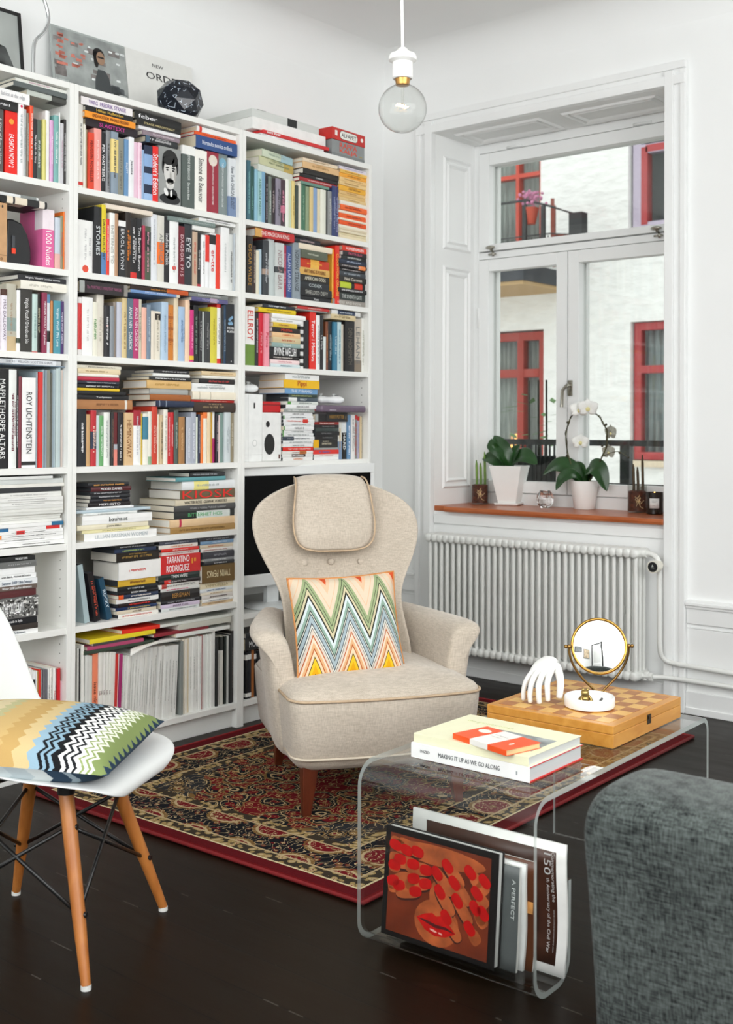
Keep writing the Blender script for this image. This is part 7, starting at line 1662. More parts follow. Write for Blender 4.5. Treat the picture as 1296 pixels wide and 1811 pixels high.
sb|-0.6150|-0.4498|1.5804|1.6004|0.0|28201e|MAFFIA|d83a28|tl .4|black book with red capitals, pile beside the pink book, third row of right bookcase|r3
sb|-0.6090|-0.4659|1.6006|1.6205|0.0|e3c240|~|a05830||mustard yellow book, pile beside the pink book, third row of right bookcase|r3
sb|-0.6152|-0.4340|1.6207|1.6381|0.0|f2f3f3|~|b0b0b0||white book below white one, pile beside the pink book, third row of right bookcase|r3
sb|-0.6154|-0.4148|1.6383|1.6572|0.0|f4f4f2||||white book, topmost, pile beside the pink book, third row of right bookcase|r3
ub|-0.4366|-0.4173|1.4350|1.6415|0.0|e6e6e4|||b .05 .12 1c1c1c/b .2 .27 1c1c1c/b .35 .42 1c1c1c/b .5 .57 1c1c1c/b .65 .72 1c1c1c/b .8 .87 1c1c1c|black-and-white striped book, upright in third row of right bookcase|r3
ub|-0.4160|-0.3861|1.4350|1.6434|0.0|1f1c20||||thick black book, upright in third row of right bookcase|r3
ub|-0.3849|-0.3455|1.4350|1.6795|0.0|e22c1e|Terror i Moskva|ffffff||tall bright red book with white lettering, upright in third row of right bookcase|r3
ub|-0.3442|-0.3189|1.4350|1.6687|0.0|f2f3f2|~|9aa0a0||white book, upright in third row of right bookcase|r3
ub|-0.3186|-0.2955|1.4350|1.6706|0.0|242426|La Mala|c8c8c8||black book between white and pale grey ones, third row of right bookcase|r3
ub|-0.2952|-0.2784|1.4350|1.5794|0.0|dbe4e2||||short pale grey book, upright in third row of right bookcase|r3
ub|-0.2781|-0.2617|1.4350|1.6462|0.0|7a4428|~|c88040||brown book, upright in third row of right bookcase|r3
ub|-0.2614|-0.2359|1.4350|1.6500|0.0|20262a|~|9ab0b8||black book between brown and teal blue ones, third row of right bookcase|r3
ub|-0.2345|-0.2098|1.4350|1.6474|0.0|3f7f9c|~|c8dce4||teal blue book, upright in third row of right bookcase|r3
ub|-0.2084|-0.1835|1.4350|1.6493|0.0|bcd4d8|~|3f7f9c||pale aqua book, upright in third row of right bookcase|r3
ub|-0.1821|-0.1598|1.4350|1.6419|0.0|e0d8c8||||cream book, upright in third row of right bookcase|r3
ub|-0.1584|-0.0949|1.4350|1.6589|0.0|1c1a1c|DEN HIGHSMITH|6a6458||very thick black book with faint grey capitals, upright in third row of right bookcase|r3
ub|-0.0935|-0.0425|1.4350|1.6725|0.0|c9bfb0|LEHANE|7c7c7a|b 0 .22 8a7c6c|beige book with thin grey capitals, upright in third row of right bookcase|r3
ub|-0.0410|-0.0190|1.4350|1.6786|0.0|eeeee8|~|a8a898||thick white book, upright in third row of right bookcase|r3
sb|-0.6905|-0.4758|1.6574|1.6757|0.0|e8c818|~|b09410||bright yellow book, left end on uprights, third row of right bookcase|r3
sb|-0.6728|-0.4791|1.6759|1.6914|0.0|2a3038|~|e8ecf0||black book with white lettering, left end on uprights, third row of right bookcase|r3
sb|-0.4695|-0.2829|1.6797|1.6871|0.0|8c8a86|~|c8c4c0||grey book, centre on uprights, third row of right bookcase|r3
sb|-0.4664|-0.2627|1.6873|1.7000|0.0|cf3e3e|~|f0d8d0||red book with white band, centre on uprights, third row of right bookcase|r3
sb|-0.2583|-0.0970|1.6591|1.6820|0.0|dccaa0|~|8a7448||cream book with small brown letters, right end on uprights, third row of right bookcase|r3
sb|-0.2558|-0.0599|1.6822|1.7000|0.0|33415c|~|d0d8e0|b 0 .22 e8e8e6/b .82 1 e8e8e6|navy book with white ends, right end on uprights, third row of right bookcase|r3
sg|-0.5471|-0.3653|1.0482|1.0632|0.0|e9e9e6|DEFENCE|d87a30||white game case with orange lettering, tall game pile, fourth row of right bookcase|r4
sg|-0.5472|-0.3654|1.0634|1.0760|0.0|e6e6e2|BATTLEFIELD|ffffff|b .3 .75 4a3a34|white game case with a brown panel, tall game pile, fourth row of right bookcase|r4
sg|-0.5473|-0.3655|1.0762|1.0888|0.0|e9e6e0|~|8a4a30|b .55 .78 c87838|white game case with an orange picture, tall game pile, fourth row of right bookcase|r4
sg|-0.5474|-0.3656|1.0890|1.1054|0.0|d83226|~|f4e0dc||red game case with white lettering, tall game pile, fourth row of right bookcase|r4
sg|-0.5475|-0.3657|1.1056|1.1187|0.0|eceded|XBOX LIVE|808080|tl .4|white game case, fifteenth from top, tall game pile, fourth row of right bookcase|r4
sg|-0.5476|-0.3657|1.1189|1.1330|0.0|e9eaea|~|9aa0a0||white game case, fourteenth from top, tall game pile, fourth row of right bookcase|r4
sg|-0.5476|-0.3560|1.1332|1.1491|0.0|ebecec|~|70767c|b 0 .35 3a4450|white game case with a dark left end, tall game pile, fourth row of right bookcase|r4
sg|-0.5477|-0.3594|1.1493|1.1634|0.0|eceded|~|808888|b 0 .03 58a048|white game case with a green edge, tall game pile, fourth row of right bookcase|r4
sg|-0.5478|-0.3627|1.1636|1.1767|0.0|e9eaea|~|808888|b 0 .03 58a048|white game case, eleventh from top, tall game pile, fourth row of right bookcase|r4
sg|-0.5479|-0.3628|1.1769|1.1928|0.0|eceded|HALO 3|303436|tl .3/b 0 .03 58a048|white game case, tenth from top, tall game pile, fourth row of right bookcase|r4
sg|-0.5480|-0.3629|1.1930|1.2061|0.0|e9ebeb|~|909898||white game case, ninth from top, tall game pile, fourth row of right bookcase|r4
sg|-0.5481|-0.3597|1.2063|1.2218|0.0|eceded|~|d04038|b .62 .78 d83a30|white game case with red label, tall game pile, fourth row of right bookcase|r4
sg|-0.5482|-0.3664|1.2220|1.2365|0.0|ebecec|~|606868|b 0 .03 58a048|white game case, seventh from top, tall game pile, fourth row of right bookcase|r4
sg|-0.5483|-0.3665|1.2367|1.2508|0.0|ededee|XBOX LIVE|808080|tl .4|white game case below grey one, tall game pile, fourth row of right bookcase|r4
sg|-0.5484|-0.3600|1.2510|1.2660|0.0|9aa09c|~|e8e8e8||grey game case, tall game pile, fourth row of right bookcase|r4
sg|-0.5330|-0.3370|1.2662|1.2831|0.0|eff0ef|XBOX LIVE|707070|tl .4|white game case, fourth from top, tall game pile, fourth row of right bookcase|r4
sg|-0.5206|-0.3371|1.2833|1.2965|0.0|dfe5df|~|606868|b 0 .1 58a048|white game case with green end, tall game pile, fourth row of right bookcase|r4
sg|-0.5207|-0.3405|1.2967|1.3127|0.0|4a5660|BULLY|e0e8e8|b 0 .28 e8eae8|slate game case with a white left end, tall game pile, fourth row of right bookcase|r4
sg|-0.5176|-0.3406|1.3129|1.3280|0.0|35433f|~|b0b870||dark green game case, tall game pile, fourth row of right bookcase|r4
sb|-0.5365|-0.3341|1.3282|1.3514|0.0|6f9ecb|THE PYRAMID|e8f0f8||light blue box set, atop the game pile, fourth row of right bookcase|r4
sb|-0.5460|-0.3310|1.3516|1.3866|0.0|f0bc14|Pippi|b03020|ts .8/tl .25|bright yellow box set below white one, atop the game pile, fourth row of right bookcase|r4
sb|-0.5400|-0.3312|1.3868|1.4100|0.0|f0f1ef|~|a0a8a8||white box set, atop the game pile, fourth row of right bookcase|r4
sc|-0.3620|-0.2004|1.0482|1.0616|0.0|f0f0ee||||white CD case, fourteenth from top, disc pile, fourth row of right bookcase|r4
sc|-0.3601|-0.2005|1.0618|1.0726|0.0|ecebe6|~|d09090||white CD case below bright red one, disc pile, fourth row of right bookcase|r4
sc|-0.3622|-0.1985|1.0728|1.0917|0.0|e03a34|~|5060a0||bright red CD case with blue squares, disc pile, fourth row of right bookcase|r4
sc|-0.3603|-0.2006|1.0919|1.1008|0.0|9a9e9c||||grey CD case, disc pile, fourth row of right bookcase|r4
sc|-0.3604|-0.2042|1.1010|1.1350|0.0|2e2e2c|~|c0b8a0|b 0 .22 ecb418|thick black CD case with a yellow end, disc pile, fourth row of right bookcase|r4
sc|-0.3540|-0.2030|1.1352|1.1531|0.0|232224|~|6a6a6a||black CD case below black one, disc pile, fourth row of right bookcase|r4
sc|-0.3541|-0.2031|1.1533|1.1712|0.0|28282a|~|707070||black CD case below grey-green one, disc pile, fourth row of right bookcase|r4
sc|-0.3542|-0.2032|1.1714|1.1853|0.0|3a4442||||grey-green CD case, disc pile, fourth row of right bookcase|r4
sc|-0.3543|-0.2033|1.1855|1.1994|0.0|252325|~|808080||black CD case below dark red one, disc pile, fourth row of right bookcase|r4
sc|-0.3544|-0.1979|1.1996|1.2124|0.0|8f2a28|~|f0d8d0||dark red CD case with white lettering, disc pile, fourth row of right bookcase|r4
sc|-0.3545|-0.2035|1.2126|1.2446|0.0|201d1f|||b 0 .12 a8acac|thick black CD case with a clear left end, disc pile, fourth row of right bookcase|r4
sc|-0.3599|-0.2016|1.2448|1.2587|0.0|4a4244||||dark grey CD case, disc pile, fourth row of right bookcase|r4
sc|-0.3600|-0.2017|1.2589|1.2668|0.0|c84a44||||red and white CD case, disc pile, fourth row of right bookcase|r4
sc|-0.3502|-0.2245|1.2670|1.2818|0.0|4a4442|~|9a928a||brown-grey CD case, disc pile, fourth row of right bookcase|r4
udv|-0.1942|-0.1678|1.0480|1.2461|0.0|dfe0da|~|c8a050|b 0 .4 8098b8|white DVD case with blue and gold foot, upright in fourth row of right bookcase|r4
udv|-0.1664|-0.1363|1.0480|1.2441|0.0|e4e8e8|RICHARD|f0f0f0|b 0 .6 1c1c1e|white DVD case with a black silhouette, upright in fourth row of right bookcase|r4
udv|-0.1349|-0.1116|1.0480|1.2444|0.0|6c93b8|~|e8f0f8||blue DVD case with white letters, upright in fourth row of right bookcase|r4
udv|-0.1102|-0.0831|1.0480|1.2447|0.0|eceae8|~|6a6a6a||white DVD case, upright in fourth row of right bookcase|r4
udv|-0.0817|-0.0580|1.0480|1.2427|0.0|8f918e|~|b03030|b .9 1 c03030|grey DVD case, upright in fourth row of right bookcase|r4
udv|-0.0565|-0.0435|1.0480|1.2382|0.0|b9b4cc|~|7a78a0|b .9 1 c03030|lavender DVD case with a red top, upright in fourth row of right bookcase|r4
udv|-0.0432|-0.0305|1.0480|1.2383|0.0|d8c49c||||sand DVD case, upright in fourth row of right bookcase|r4
ub|-1.8915|-1.8600|2.0180|2.2288|0.0|5b5654|A Kind of Fury in Heart|d8d8d8||dark grey-brown book with white lettering, upright in top row of left bookcase|l1
ub|-1.8538|-1.8082|2.0180|2.2286|0.0|e62418|FASHION NOW 2|ffffff|ts .4/tl .52/tlo .38/dot .84 f0a038|thick bright red book between dark grey-brown and tall white ones, top row of left bookcase|l1
ub|-1.8071|-1.7853|2.0180|2.2699|0.0|f3f2f2|~|b0b8b8|dot .93 e03060|tall white book with a tiny red heart, upright in top row of left bookcase|l1
ub|-1.7844|-1.7731|2.0180|2.2473|0.0|bfc4c4|~|8a9090||silver grey book, upright in top row of left bookcase|l1
ub|-1.7728|-1.7650|2.0180|2.2362|0.0|8a7c6c|~|d8d8d0||photo-covered book, upright in top row of left bookcase|l1
ub|-1.7643|-1.7503|2.0180|2.2629|0.0|e8502c|~|fbe0d4||orange-red book, upright in top row of left bookcase|l1
ub|-1.7500|-1.7341|2.0180|2.2220|0.0|2a2a2c|Marc Agulä - En litany|f0f0f0||black book with white lettering, upright in top row of left bookcase|l1
ub|-1.7335|-1.7137|2.0180|2.2236|0.0|5c6a62|~|dfe5e0||grey-green book, upright in top row of left bookcase|l1
ub|-1.7129|-1.6992|2.0180|2.2272|0.0|d6cf7c||||pale yellow book, upright in top row of left bookcase|l1
ub|-1.6988|-1.6826|2.0180|2.2605|0.0|f1f1ee||||tall white book, upright in top row of left bookcase|l1
ub|-1.6817|-1.6678|2.0180|2.2314|0.0|d8a8d0|~|f4e4f0||lilac book, upright in top row of left bookcase|l1
ub|-1.6673|-1.6494|2.0180|2.2505|0.0|7ab0ac|~|eaf4f2||teal book with white lettering, upright in top row of left bookcase|l1
ub|-1.6489|-1.6441|2.0180|2.2620|0.0|eef0ee||||very thin white book, upright in top row of left bookcase|l1
ub|-1.6435|-1.6294|2.0180|2.2280|0.0|c9c8cc|~|b898a8||pale grey book, upright in top row of left bookcase|l1
ub|-1.6283|-1.6190|2.0180|2.2446|0.0|302c2c|LINDHOLM  STORIES AND STRATES|f0f0f0||black book with white capitals, upright in top row of left bookcase|l1
sb|-1.8961|-1.8118|2.2290|2.2599|0.0|232323|~|e0e0e0||thick black book with tiny white lettering, left stack, top row of left bookcase|l1
sb|-1.8964|-1.7682|2.2601|2.2964|0.0|f2f1f0|fashion at the edge|b8b8bc||thick white book with grey and pink lettering, left stack, top row of left bookcase|l1
sb|-1.7755|-1.6190|2.2966|2.3145|0.0|c3c8c0|||b .62 1 454642|wide pale photo-covered book with a dark right end, right stack, top row of left bookcase|l1
sb|-1.8294|-1.6190|2.3147|2.3325|0.0|5e6564||||wide thick slate grey book with plain cloth spine, right stack, top row of left bookcase|l1
sb|-1.8209|-1.6190|2.3327|2.3450|0.0|e6e8e0|~|c8a0b0||wide white floral book with pink flowers, right stack, top row of left bookcase|l1
ub|-1.7065|-1.6611|1.7250|1.9254|0.0|e0679f|1000 Nudes|ffffff|tl .58/tlo .34/b .66 1 eee2e8/ts .5|thick pink book with white title 1000 Nudes, upright in second row of left bookcase|l2
ub|-1.6590|-1.6379|1.7250|1.9024|0.0|c3cdd8|||b 0 .3 e0b0a8|pale blue-white book, upright in second row of left bookcase|l2
ub|-1.6367|-1.6253|1.7250|1.9115|0.0|8f8a6c|~|c04030||multicoloured book, upright in second row of left bookcase|l2
ub|-1.6246|-1.6190|1.7250|1.9272|0.0|f0781e|~|f8c890||bright orange book with wavy fore-edge, upright in second row of left bookcase|l2
sb|-1.8935|-1.7001|1.9227|1.9454|0.0|232323|||b .2 .32 e4d8c4/b .36 .6 e4d8c4/b .84 .95 e8e0d4|black portfolio book with pale paper labels, left stack, second row of left bookcase|l2
sb|-1.8936|-1.7307|1.9456|1.9572|0.0|e2e4e4|||b .58 .95 8a8e8c|white book with a photo on its end, left stack, second row of left bookcase|l2
ub|-1.8797|-1.8675|1.4350|1.6391|0.0|e8e4e0||||pale book, upright in third row of left bookcase|l3
ub|-1.8672|-1.8474|1.4350|1.6374|0.0|ece6ee|MRS DALLOWAY|8a7c8c|b .9 1 4a2c20|white book with widely spaced capitals, upright in third row of left bookcase|l3
ub|-1.8467|-1.8100|1.4350|1.6577|0.0|bcb8a8|~|a89078|b .3 .5 8fa09a/b .0 .22 cbb48c|thick watercolour-painted book, upright in third row of left bookcase|l3
ub|-1.8092|-1.7963|1.4350|1.6393|0.0|f0f0ee|||b .14 .22 3f4a3c|white book with a dark green band, upright in third row of left bookcase|l3
ub|-1.7956|-1.7517|1.4350|1.6453|0.0|35332f|Virginia Woolf / Orlando en bio|f0f0ee||thick charcoal book with white lettering, upright in third row of left bookcase|l3
ub|-1.7509|-1.7298|1.4350|1.6321|0.0|bfd6d0|~|8aa8a4|b 0 .02 c04038|pale aqua book, upright in third row of left bookcase|l3
ub|-1.7291|-1.7128|1.4350|1.6372|0.0|26241f|~|d8cfae||black book with cream lettering, upright in third row of left bookcase|l3
ub|-1.7120|-1.6918|1.4350|1.6406|0.0|8c2f4c|VIRGINIA WOOLF Tre guineas|f4e8ec||maroon book with white lettering, upright in third row of left bookcase|l3
ub|-1.6910|-1.6763|1.4350|1.6373|0.0|dfe6ec|||b .2 .38 1f1c1c/b .85 1 5c8cb0|white and blue book with a black band, upright in third row of left bookcase|l3
ub|-1.6755|-1.6654|1.4350|1.6154|0.0|c07c40||||orange-brown book, upright in third row of left bookcase|l3
ub|-1.6646|-1.6366|1.4350|1.6171|0.0|4f96a6|Virginia Woolf  Mrs Love|e8f4f4||teal book with white lettering, upright in third row of left bookcase|l3
ub|-1.6358|-1.6190|1.4350|1.6177|0.0|50376e|Virginia Woolf  Kajtano|e8e0f0||purple book with white lettering, upright in third row of left bookcase|l3
sb|-1.7992|-1.6190|1.6455|1.6748|0.0|eeeade|~|c8c4b8||thick white book with brown page edges, right stack, third row of left bookcase|l3
sb|-1.8105|-1.6190|1.6750|1.6930|0.0|26262a|Virginia Woolf / London stories|e8e8e8||black book with small white lettering, right stack, third row of left bookcase|l3
ub|-1.8866|-1.8383|1.0480|1.3746|0.0|151517|MAPPLETHORPE ALTARS|f2f2f0|tl .8/ts .42|thick black book with tall white capitals, upright in fourth row of left bookcase|l4
ub|-1.8375|-1.8087|1.0480|1.3744|0.0|eceeeb|~|6a2030||white book with small dark slots, upright in fourth row of left bookcase|l4
ub|-1.8079|-1.7972|1.0480|1.3715|0.0|191a1c|~|d0d0d0||slim black book, upright in fourth row of left bookcase|l4
ub|-1.7963|-1.7838|1.0480|1.3533|0.0|7c3440||||maroon book, upright in fourth row of left bookcase|l4
ub|-1.7830|-1.7300|1.0480|1.3507|0.0|f4f4f3|ROY LICHTENSTEIN|222222|tl .68/ts .4/b .03 .07 222222|thick white book with spaced black capitals, upright in fourth row of left bookcase|l4
ur|-1.7292|-1.7230|1.0480|1.3708|0.0|9fb0b8||||blue-grey record sleeve, upright in fourth row of left bookcase|l4
ur|-1.7221|-1.7076|1.0480|1.3712|0.0|d8322c||||red record sleeve, upright in fourth row of left bookcase|l4
ur|-1.7067|-1.6992|1.0480|1.3793|0.0|a3b4bc||||pale blue-grey record sleeve, upright in fourth row of left bookcase|l4
ur|-1.6987|-1.6916|1.0480|1.3777|0.0|8a98a2||||grey-blue record sleeve, upright in fourth row of left bookcase|l4
ur|-1.6912|-1.6778|1.0480|1.3781|0.0|8a8a7c||||olive grey record sleeve, upright in fourth row of left bookcase|l4
ur|-1.6773|-1.6697|1.0480|1.3690|0.0|5a5a52||||dark record sleeve, upright in fourth row of left bookcase|l4
ur|-1.6692|-1.6607|1.0480|1.3789|0.0|93a3ac||||misty blue record sleeve, upright in fourth row of left bookcase|l4
ur|-1.6602|-1.6512|1.0480|1.3812|0.0|b8c8cc||||pale aqua record sleeve, upright in fourth row of left bookcase|l4
ur|-1.6508|-1.6408|1.0480|1.3855|0.0|c4d2d2||||light aqua record sleeve, upright in fourth row of left bookcase|l4
ur|-1.6404|-1.6317|1.0480|1.3897|0.0|b6c6c8||||silver blue record sleeve, upright in fourth row of left bookcase|l4
ur|-1.6308|-1.6225|1.0480|1.3805|0.0|c6b8b0||||pinkish grey record sleeve, upright in fourth row of left bookcase|l4
ur|-1.6221|-1.6190|1.0480|1.3828|0.0|ccd4d4||||light grey record sleeve, upright in fourth row of left bookcase|l4
sb|-1.8917|-1.6190|1.3899|1.3938|0.0|8fa3b4||||wide thin blue book, flat above the upright ones, fourth row of left bookcase|l4
sb|-1.8918|-1.6387|1.3940|1.4100|0.0|c8ccce|THE 111 MILLION SCOTTER SHAPE|9a9ea4|b .25 .92 e8ecf0|wide grey book, topmost, flat above the upright ones, fourth row of left bookcase|l4
sm|-1.8874|-1.6190|0.7882|0.8024|0.0|f0f0ee|~|505050||clean white magazine, nineteenth from top, tall pile, fifth row of left bookcase|l5
sm|-1.8875|-1.6192|0.8026|0.8161|0.0|f2f2f0|~|505050||clean white magazine below clean white one, tall pile, fifth row of left bookcase|l5
sm|-1.8875|-1.6202|0.8163|0.8289|0.0|eeeeec|~|505050|b .06 .09 f09040|clean white magazine with an orange dot, tall pile, fifth row of left bookcase|l5
sm|-1.8876|-1.6221|0.8291|0.8404|0.0|f2f2f0|~|505050|b .3 .42 d82a28|clean white magazine with red marks, tall pile, fifth row of left bookcase|l5
sm|-1.8877|-1.6300|0.8406|0.8520|0.0|f0f0ee|||b .76 .97 d82a28/b .07 .2 2a6a98|clean white magazine with red and blue ends, tall pile, fifth row of left bookcase|l5
sm|-1.8878|-1.6255|0.8522|0.8643|0.0|f0f0ee|||b .82 1 1f6a94|clean white magazine with a blue end, tall pile, fifth row of left bookcase|l5
sm|-1.8879|-1.6288|0.8645|0.8747|0.0|eaeae4||||ivory magazine, thirteenth from top, tall pile, fifth row of left bookcase|l5
sm|-1.8880|-1.6325|0.8749|0.8829|0.0|dfdfd9||||ivory magazine, twelfth from top, tall pile, fifth row of left bookcase|l5
sm|-1.8880|-1.6289|0.8831|0.8920|0.0|e6e6e0||||ivory magazine, eleventh from top, tall pile, fifth row of left bookcase|l5
sm|-1.8881|-1.6290|0.8922|0.9019|0.0|d9d9d3||||ivory magazine, tenth from top, tall pile, fifth row of left bookcase|l5
sm|-1.8882|-1.6290|0.9021|0.9118|0.0|e2e2dc||||ivory magazine, ninth from top, tall pile, fifth row of left bookcase|l5
sm|-1.8882|-1.6291|0.9120|0.9225|0.0|dcdcd8||||ivory magazine below grey-white one, tall pile, fifth row of left bookcase|l5
sm|-1.8883|-1.6283|0.9227|0.9365|0.0|eaeae6|~|a0a0a0||grey-white magazine, seventh from top, tall pile, fifth row of left bookcase|l5
sm|-1.8884|-1.6320|0.9367|0.9505|0.0|e6e6e2|~|a0a0a0||grey-white magazine, sixth from top, tall pile, fifth row of left bookcase|l5
sm|-1.8885|-1.6340|0.9507|0.9670|0.0|e4e4df|~|a0a0a0||grey-white magazine below black one, tall pile, fifth row of left bookcase|l5
sm|-1.8887|-1.6286|0.9672|0.9835|0.0|303234||||black magazine, tall pile, fifth row of left bookcase|l5
sm|-1.8888|-1.6205|0.9837|0.9951|0.0|e6e4dc||||wide white magazine, tall pile, fifth row of left bookcase|l5
sm|-1.8889|-1.6220|0.9953|1.0108|0.0|cfd3d0||||wide grey-white magazine, tall pile, fifth row of left bookcase|l5
sm|-1.8889|-1.6697|1.0110|1.0207|0.0|e3e5e2||||narrower white magazine, tall pile, fifth row of left bookcase|l5
sm|-1.8828|-1.7254|0.4972|0.5123|0.0|eeefee|Power of Performance|5a6470|tl .5/tlo .45|white magazine with small grey lettering, pile, sixth row of left bookcase|l6
sm|-1.8830|-1.7263|0.5125|0.5309|0.0|3a3430||||dark brown magazine, pile, sixth row of left bookcase|l6
sm|-1.8831|-1.7257|0.5311|0.5529|0.0|1e2024|Winter 2009 Decade in Style|f0f0f0|tl .7/tlo .28|black magazine with white lettering, pile, sixth row of left bookcase|l6
sm|-1.8835|-1.7260|0.5531|0.6224|0.0|6a6a68|THE OUTLAWS|f0f0f0|collage/tl .5/tlo .4|very thick collage-covered magazine with many small portraits, pile, sixth row of left bookcase|l6
sm|-1.8838|-1.7294|0.6226|0.6461|0.0|5a2a2c||||maroon magazine, pile, sixth row of left bookcase|l6
sm|-1.8840|-1.7288|0.6463|0.6614|0.0|6a5c54|Winter 2008 Leather Adventure|f0f0f0||dark photo-covered magazine with white lettering, pile, sixth row of left bookcase|l6
sm|-1.8841|-1.7285|0.6616|0.6810|0.0|e6e9ea|Summer 2009 Tilda Svinton|4a5c74||pale grey magazine with blue lettering, pile, sixth row of left bookcase|l6
sm|-1.8842|-1.7283|0.6812|0.6977|0.0|eff0ef|with Björk, Helmut & Louise|3a3a3a||off-white magazine with black italic lettering, pile, sixth row of left bookcase|l6
sm|-1.8844|-1.7345|0.6979|0.7204|0.0|f0f1f0||||plain thick white magazine, pile, sixth row of left bookcase|l6
sm|-1.8845|-1.7316|0.7206|0.7407|0.0|6a6c6a|~|b0b0b0||black-and-white photo-covered magazine, pile, sixth row of left bookcase|l6
sm|-1.8847|-1.7329|0.7409|0.7559|0.0|1e2020|MAN ABOUT TOWN|e8e8e8|tl .3/tlo .65|black magazine with tiny white capitals, pile, sixth row of left bookcase|l6
ub|-1.7532|-1.7427|0.0990|0.3769|0.0|eceae6||||thin white book, upright in bottom row of left bookcase|l7
ub|-1.7424|-1.7363|0.0990|0.3707|0.0|f0f0ee||||slim white book, upright in bottom row of left bookcase|l7
ub|-1.7360|-1.7292|0.0990|0.3648|0.0|eeeeee|||b .75 .9 1c1c1c|white book with a black square, upright in bottom row of left bookcase|l7
ub|-1.7284|-1.7216|0.0990|0.3652|0.0|efefec||||plain white book, upright in bottom row of left bookcase|l7
ub|-1.7213|-1.7125|0.0990|0.3623|0.0|c99c62||||tan book, upright in bottom row of left bookcase|l7
ub|-1.7122|-1.7050|0.0990|0.3675|0.0|f0eeea|||b .5 1 d8301f|white book with a red upper half, upright in bottom row of left bookcase|l7
ub|-1.7042|-1.6981|0.0990|0.3631|0.0|e8e8e4||||narrow white book, upright in bottom row of left bookcase|l7
ub|-1.6974|-1.6916|0.0990|0.3653|0.0|6c6c72||||grey book between narrow white and lighter grey ones, bottom row of left bookcase|l7
ub|-1.6912|-1.6855|0.0990|0.3637|0.0|77757a||||lighter grey book, upright in bottom row of left bookcase|l7
ub|-1.6851|-1.6790|0.0990|0.3627|0.0|6a6a70||||grey book between lighter grey and creamy white ones, bottom row of left bookcase|l7
ub|-1.6782|-1.6701|0.0990|0.3654|0.0|f0efeb|~|6a6a6a||creamy white book, upright in bottom row of left bookcase|l7
ub|-1.6698|-1.6597|0.0990|0.3646|0.0|e9e6de|~|6a6a6a||ivory book, upright in bottom row of left bookcase|l7
ub|-1.6589|-1.6496|0.0990|0.3636|0.0|f2f0ec|~|c05050||bright white book between ivory and bright white ones, bottom row of left bookcase|l7
ub|-1.6488|-1.6403|0.0990|0.3628|0.0|f0f0ec|~|6a6a6a||bright white book between bright white and deep red ones, bottom row of left bookcase|l7
ub|-1.6395|-1.6266|0.0990|0.3590|0.0|cc1420||||deep red book, upright in bottom row of left bookcase|l7
ub|-1.6245|-1.6190|0.0990|0.3133|0.0|f0c4d0|~|c8909c||short pale pink book, upright in bottom row of left bookcase|l7
ub|-0.7531|-0.7414|0.0990|0.2889|0.0|16181c|||b .82 .93 e8e8e4/b .04 .12 e8e8e4|black book, first from the left, bottom row of right bookcase|r7
ub|-0.7398|-0.7214|0.0990|0.2895|0.0|1a1d24|||b .82 .93 e8e8e4/b .04 .12 e8e8e4|blue-black book with white labels, upright in bottom row of right bookcase|r7
ub|-0.7198|-0.7005|0.0990|0.2925|0.0|a8642c||||orange-brown book, upright in bottom row of right bookcase|r7
ub|-0.6988|-0.6861|0.0990|0.2840|0.0|1c1e22|||b .82 .93 e8e8e4|black book between orange-brown and black ones, bottom row of right bookcase|r7
ub|-0.6844|-0.6708|0.0990|0.2818|0.0|15171a||||black book with no label, upright in bottom row of right bookcase|r7
ub|-0.6691|-0.6504|0.0990|0.2762|0.0|1f2228|||b .04 .12 e8e8e4|dark book, upright in bottom row of right bookcase|r7
ub|-0.6487|-0.6298|0.0990|0.2763|0.0|7a3f20||||rust brown book, upright in bottom row of right bookcase|r7
sb|-0.7597|-0.6210|0.2927|0.3408|0.0|1e1e20|MODERN|e0e0e0||thick black book with white capitals, left end on uprights, bottom row of right bookcase|r7
sb|-0.7566|-0.6299|0.3410|0.3633|0.0|26282c|~|909090||dark book, left end on uprights, bottom row of right bookcase|r7
'''
# ============================================================ books, magazines, film and game cases
NAMES = {'ub': 'book', 'sb': 'book', 'um': 'magazine', 'sm': 'magazine', 'udv': 'dvd_case', 'sdv': 'dvd_case', 'sg': 'game_case', 'sc': 'cd_case', 'ur': 'record_sleeve', 'sbv': 'box_set'}
CATS = {'book': 'book', 'magazine': 'magazine', 'dvd_case': 'DVD case', 'game_case': 'game case', 'cd_case': 'CD case', 'record_sleeve': 'record sleeve', 'box_set': 'box set'}
PAGE = ['efe9dc', 'e9e2d0', 'f1eee6', 'e3d8bf', 'ece8de']
def spine_profile(w, d, t, bulge, rnd):
    # closed outline (x, y) of a wrap-around cover seen from above, spine at y=0
    pts = [(0, d)]
    n = 6 if rnd else 2
    for i in range(n+1):
        u = i/n; pts.append((w*u, bulge*(2*u-1)**2))
    pts.append((w, d)); pts.append((w-t, d)); pts.append((w-t, t+bulge)); pts.append((t, t+bulge)); pts.append((t, d)); return pts
def cover_mesh(w, d, h, t, bulge, rnd, z0=0, z1=None, grow=0):
    # faces: outline walls + caps made of strips (spine part and two boards)
    z1 = h if z1 is None else z1; p = spine_profile(w, d, t, bulge, rnd); N = len(p)
    if grow: p = [((x-w/2)*(1+2*grow/w)+w/2, y-grow if y < d*.5 else y) for x, y in p]
    V = [(x, y, z0) for x, y in p]+[(x, y, z1) for x, y in p]
    Fc = [(i, (i+1) % N, N+(i+1) % N, N+i) for i in range(N)]
    k = N-6   # last spine index
    for o, rev in ((0, True), (N, False)):
        fs = [(0, 1, N-2, N-1), tuple([1]+list(range(2, k+1))+[N-3, N-2]), (k, k+1, k+2, k+3)]
        for f in fs:
            f = tuple(o+i for i in f); Fc.append(f[::-1] if rev else f)
    return MB().add(V, Fc)
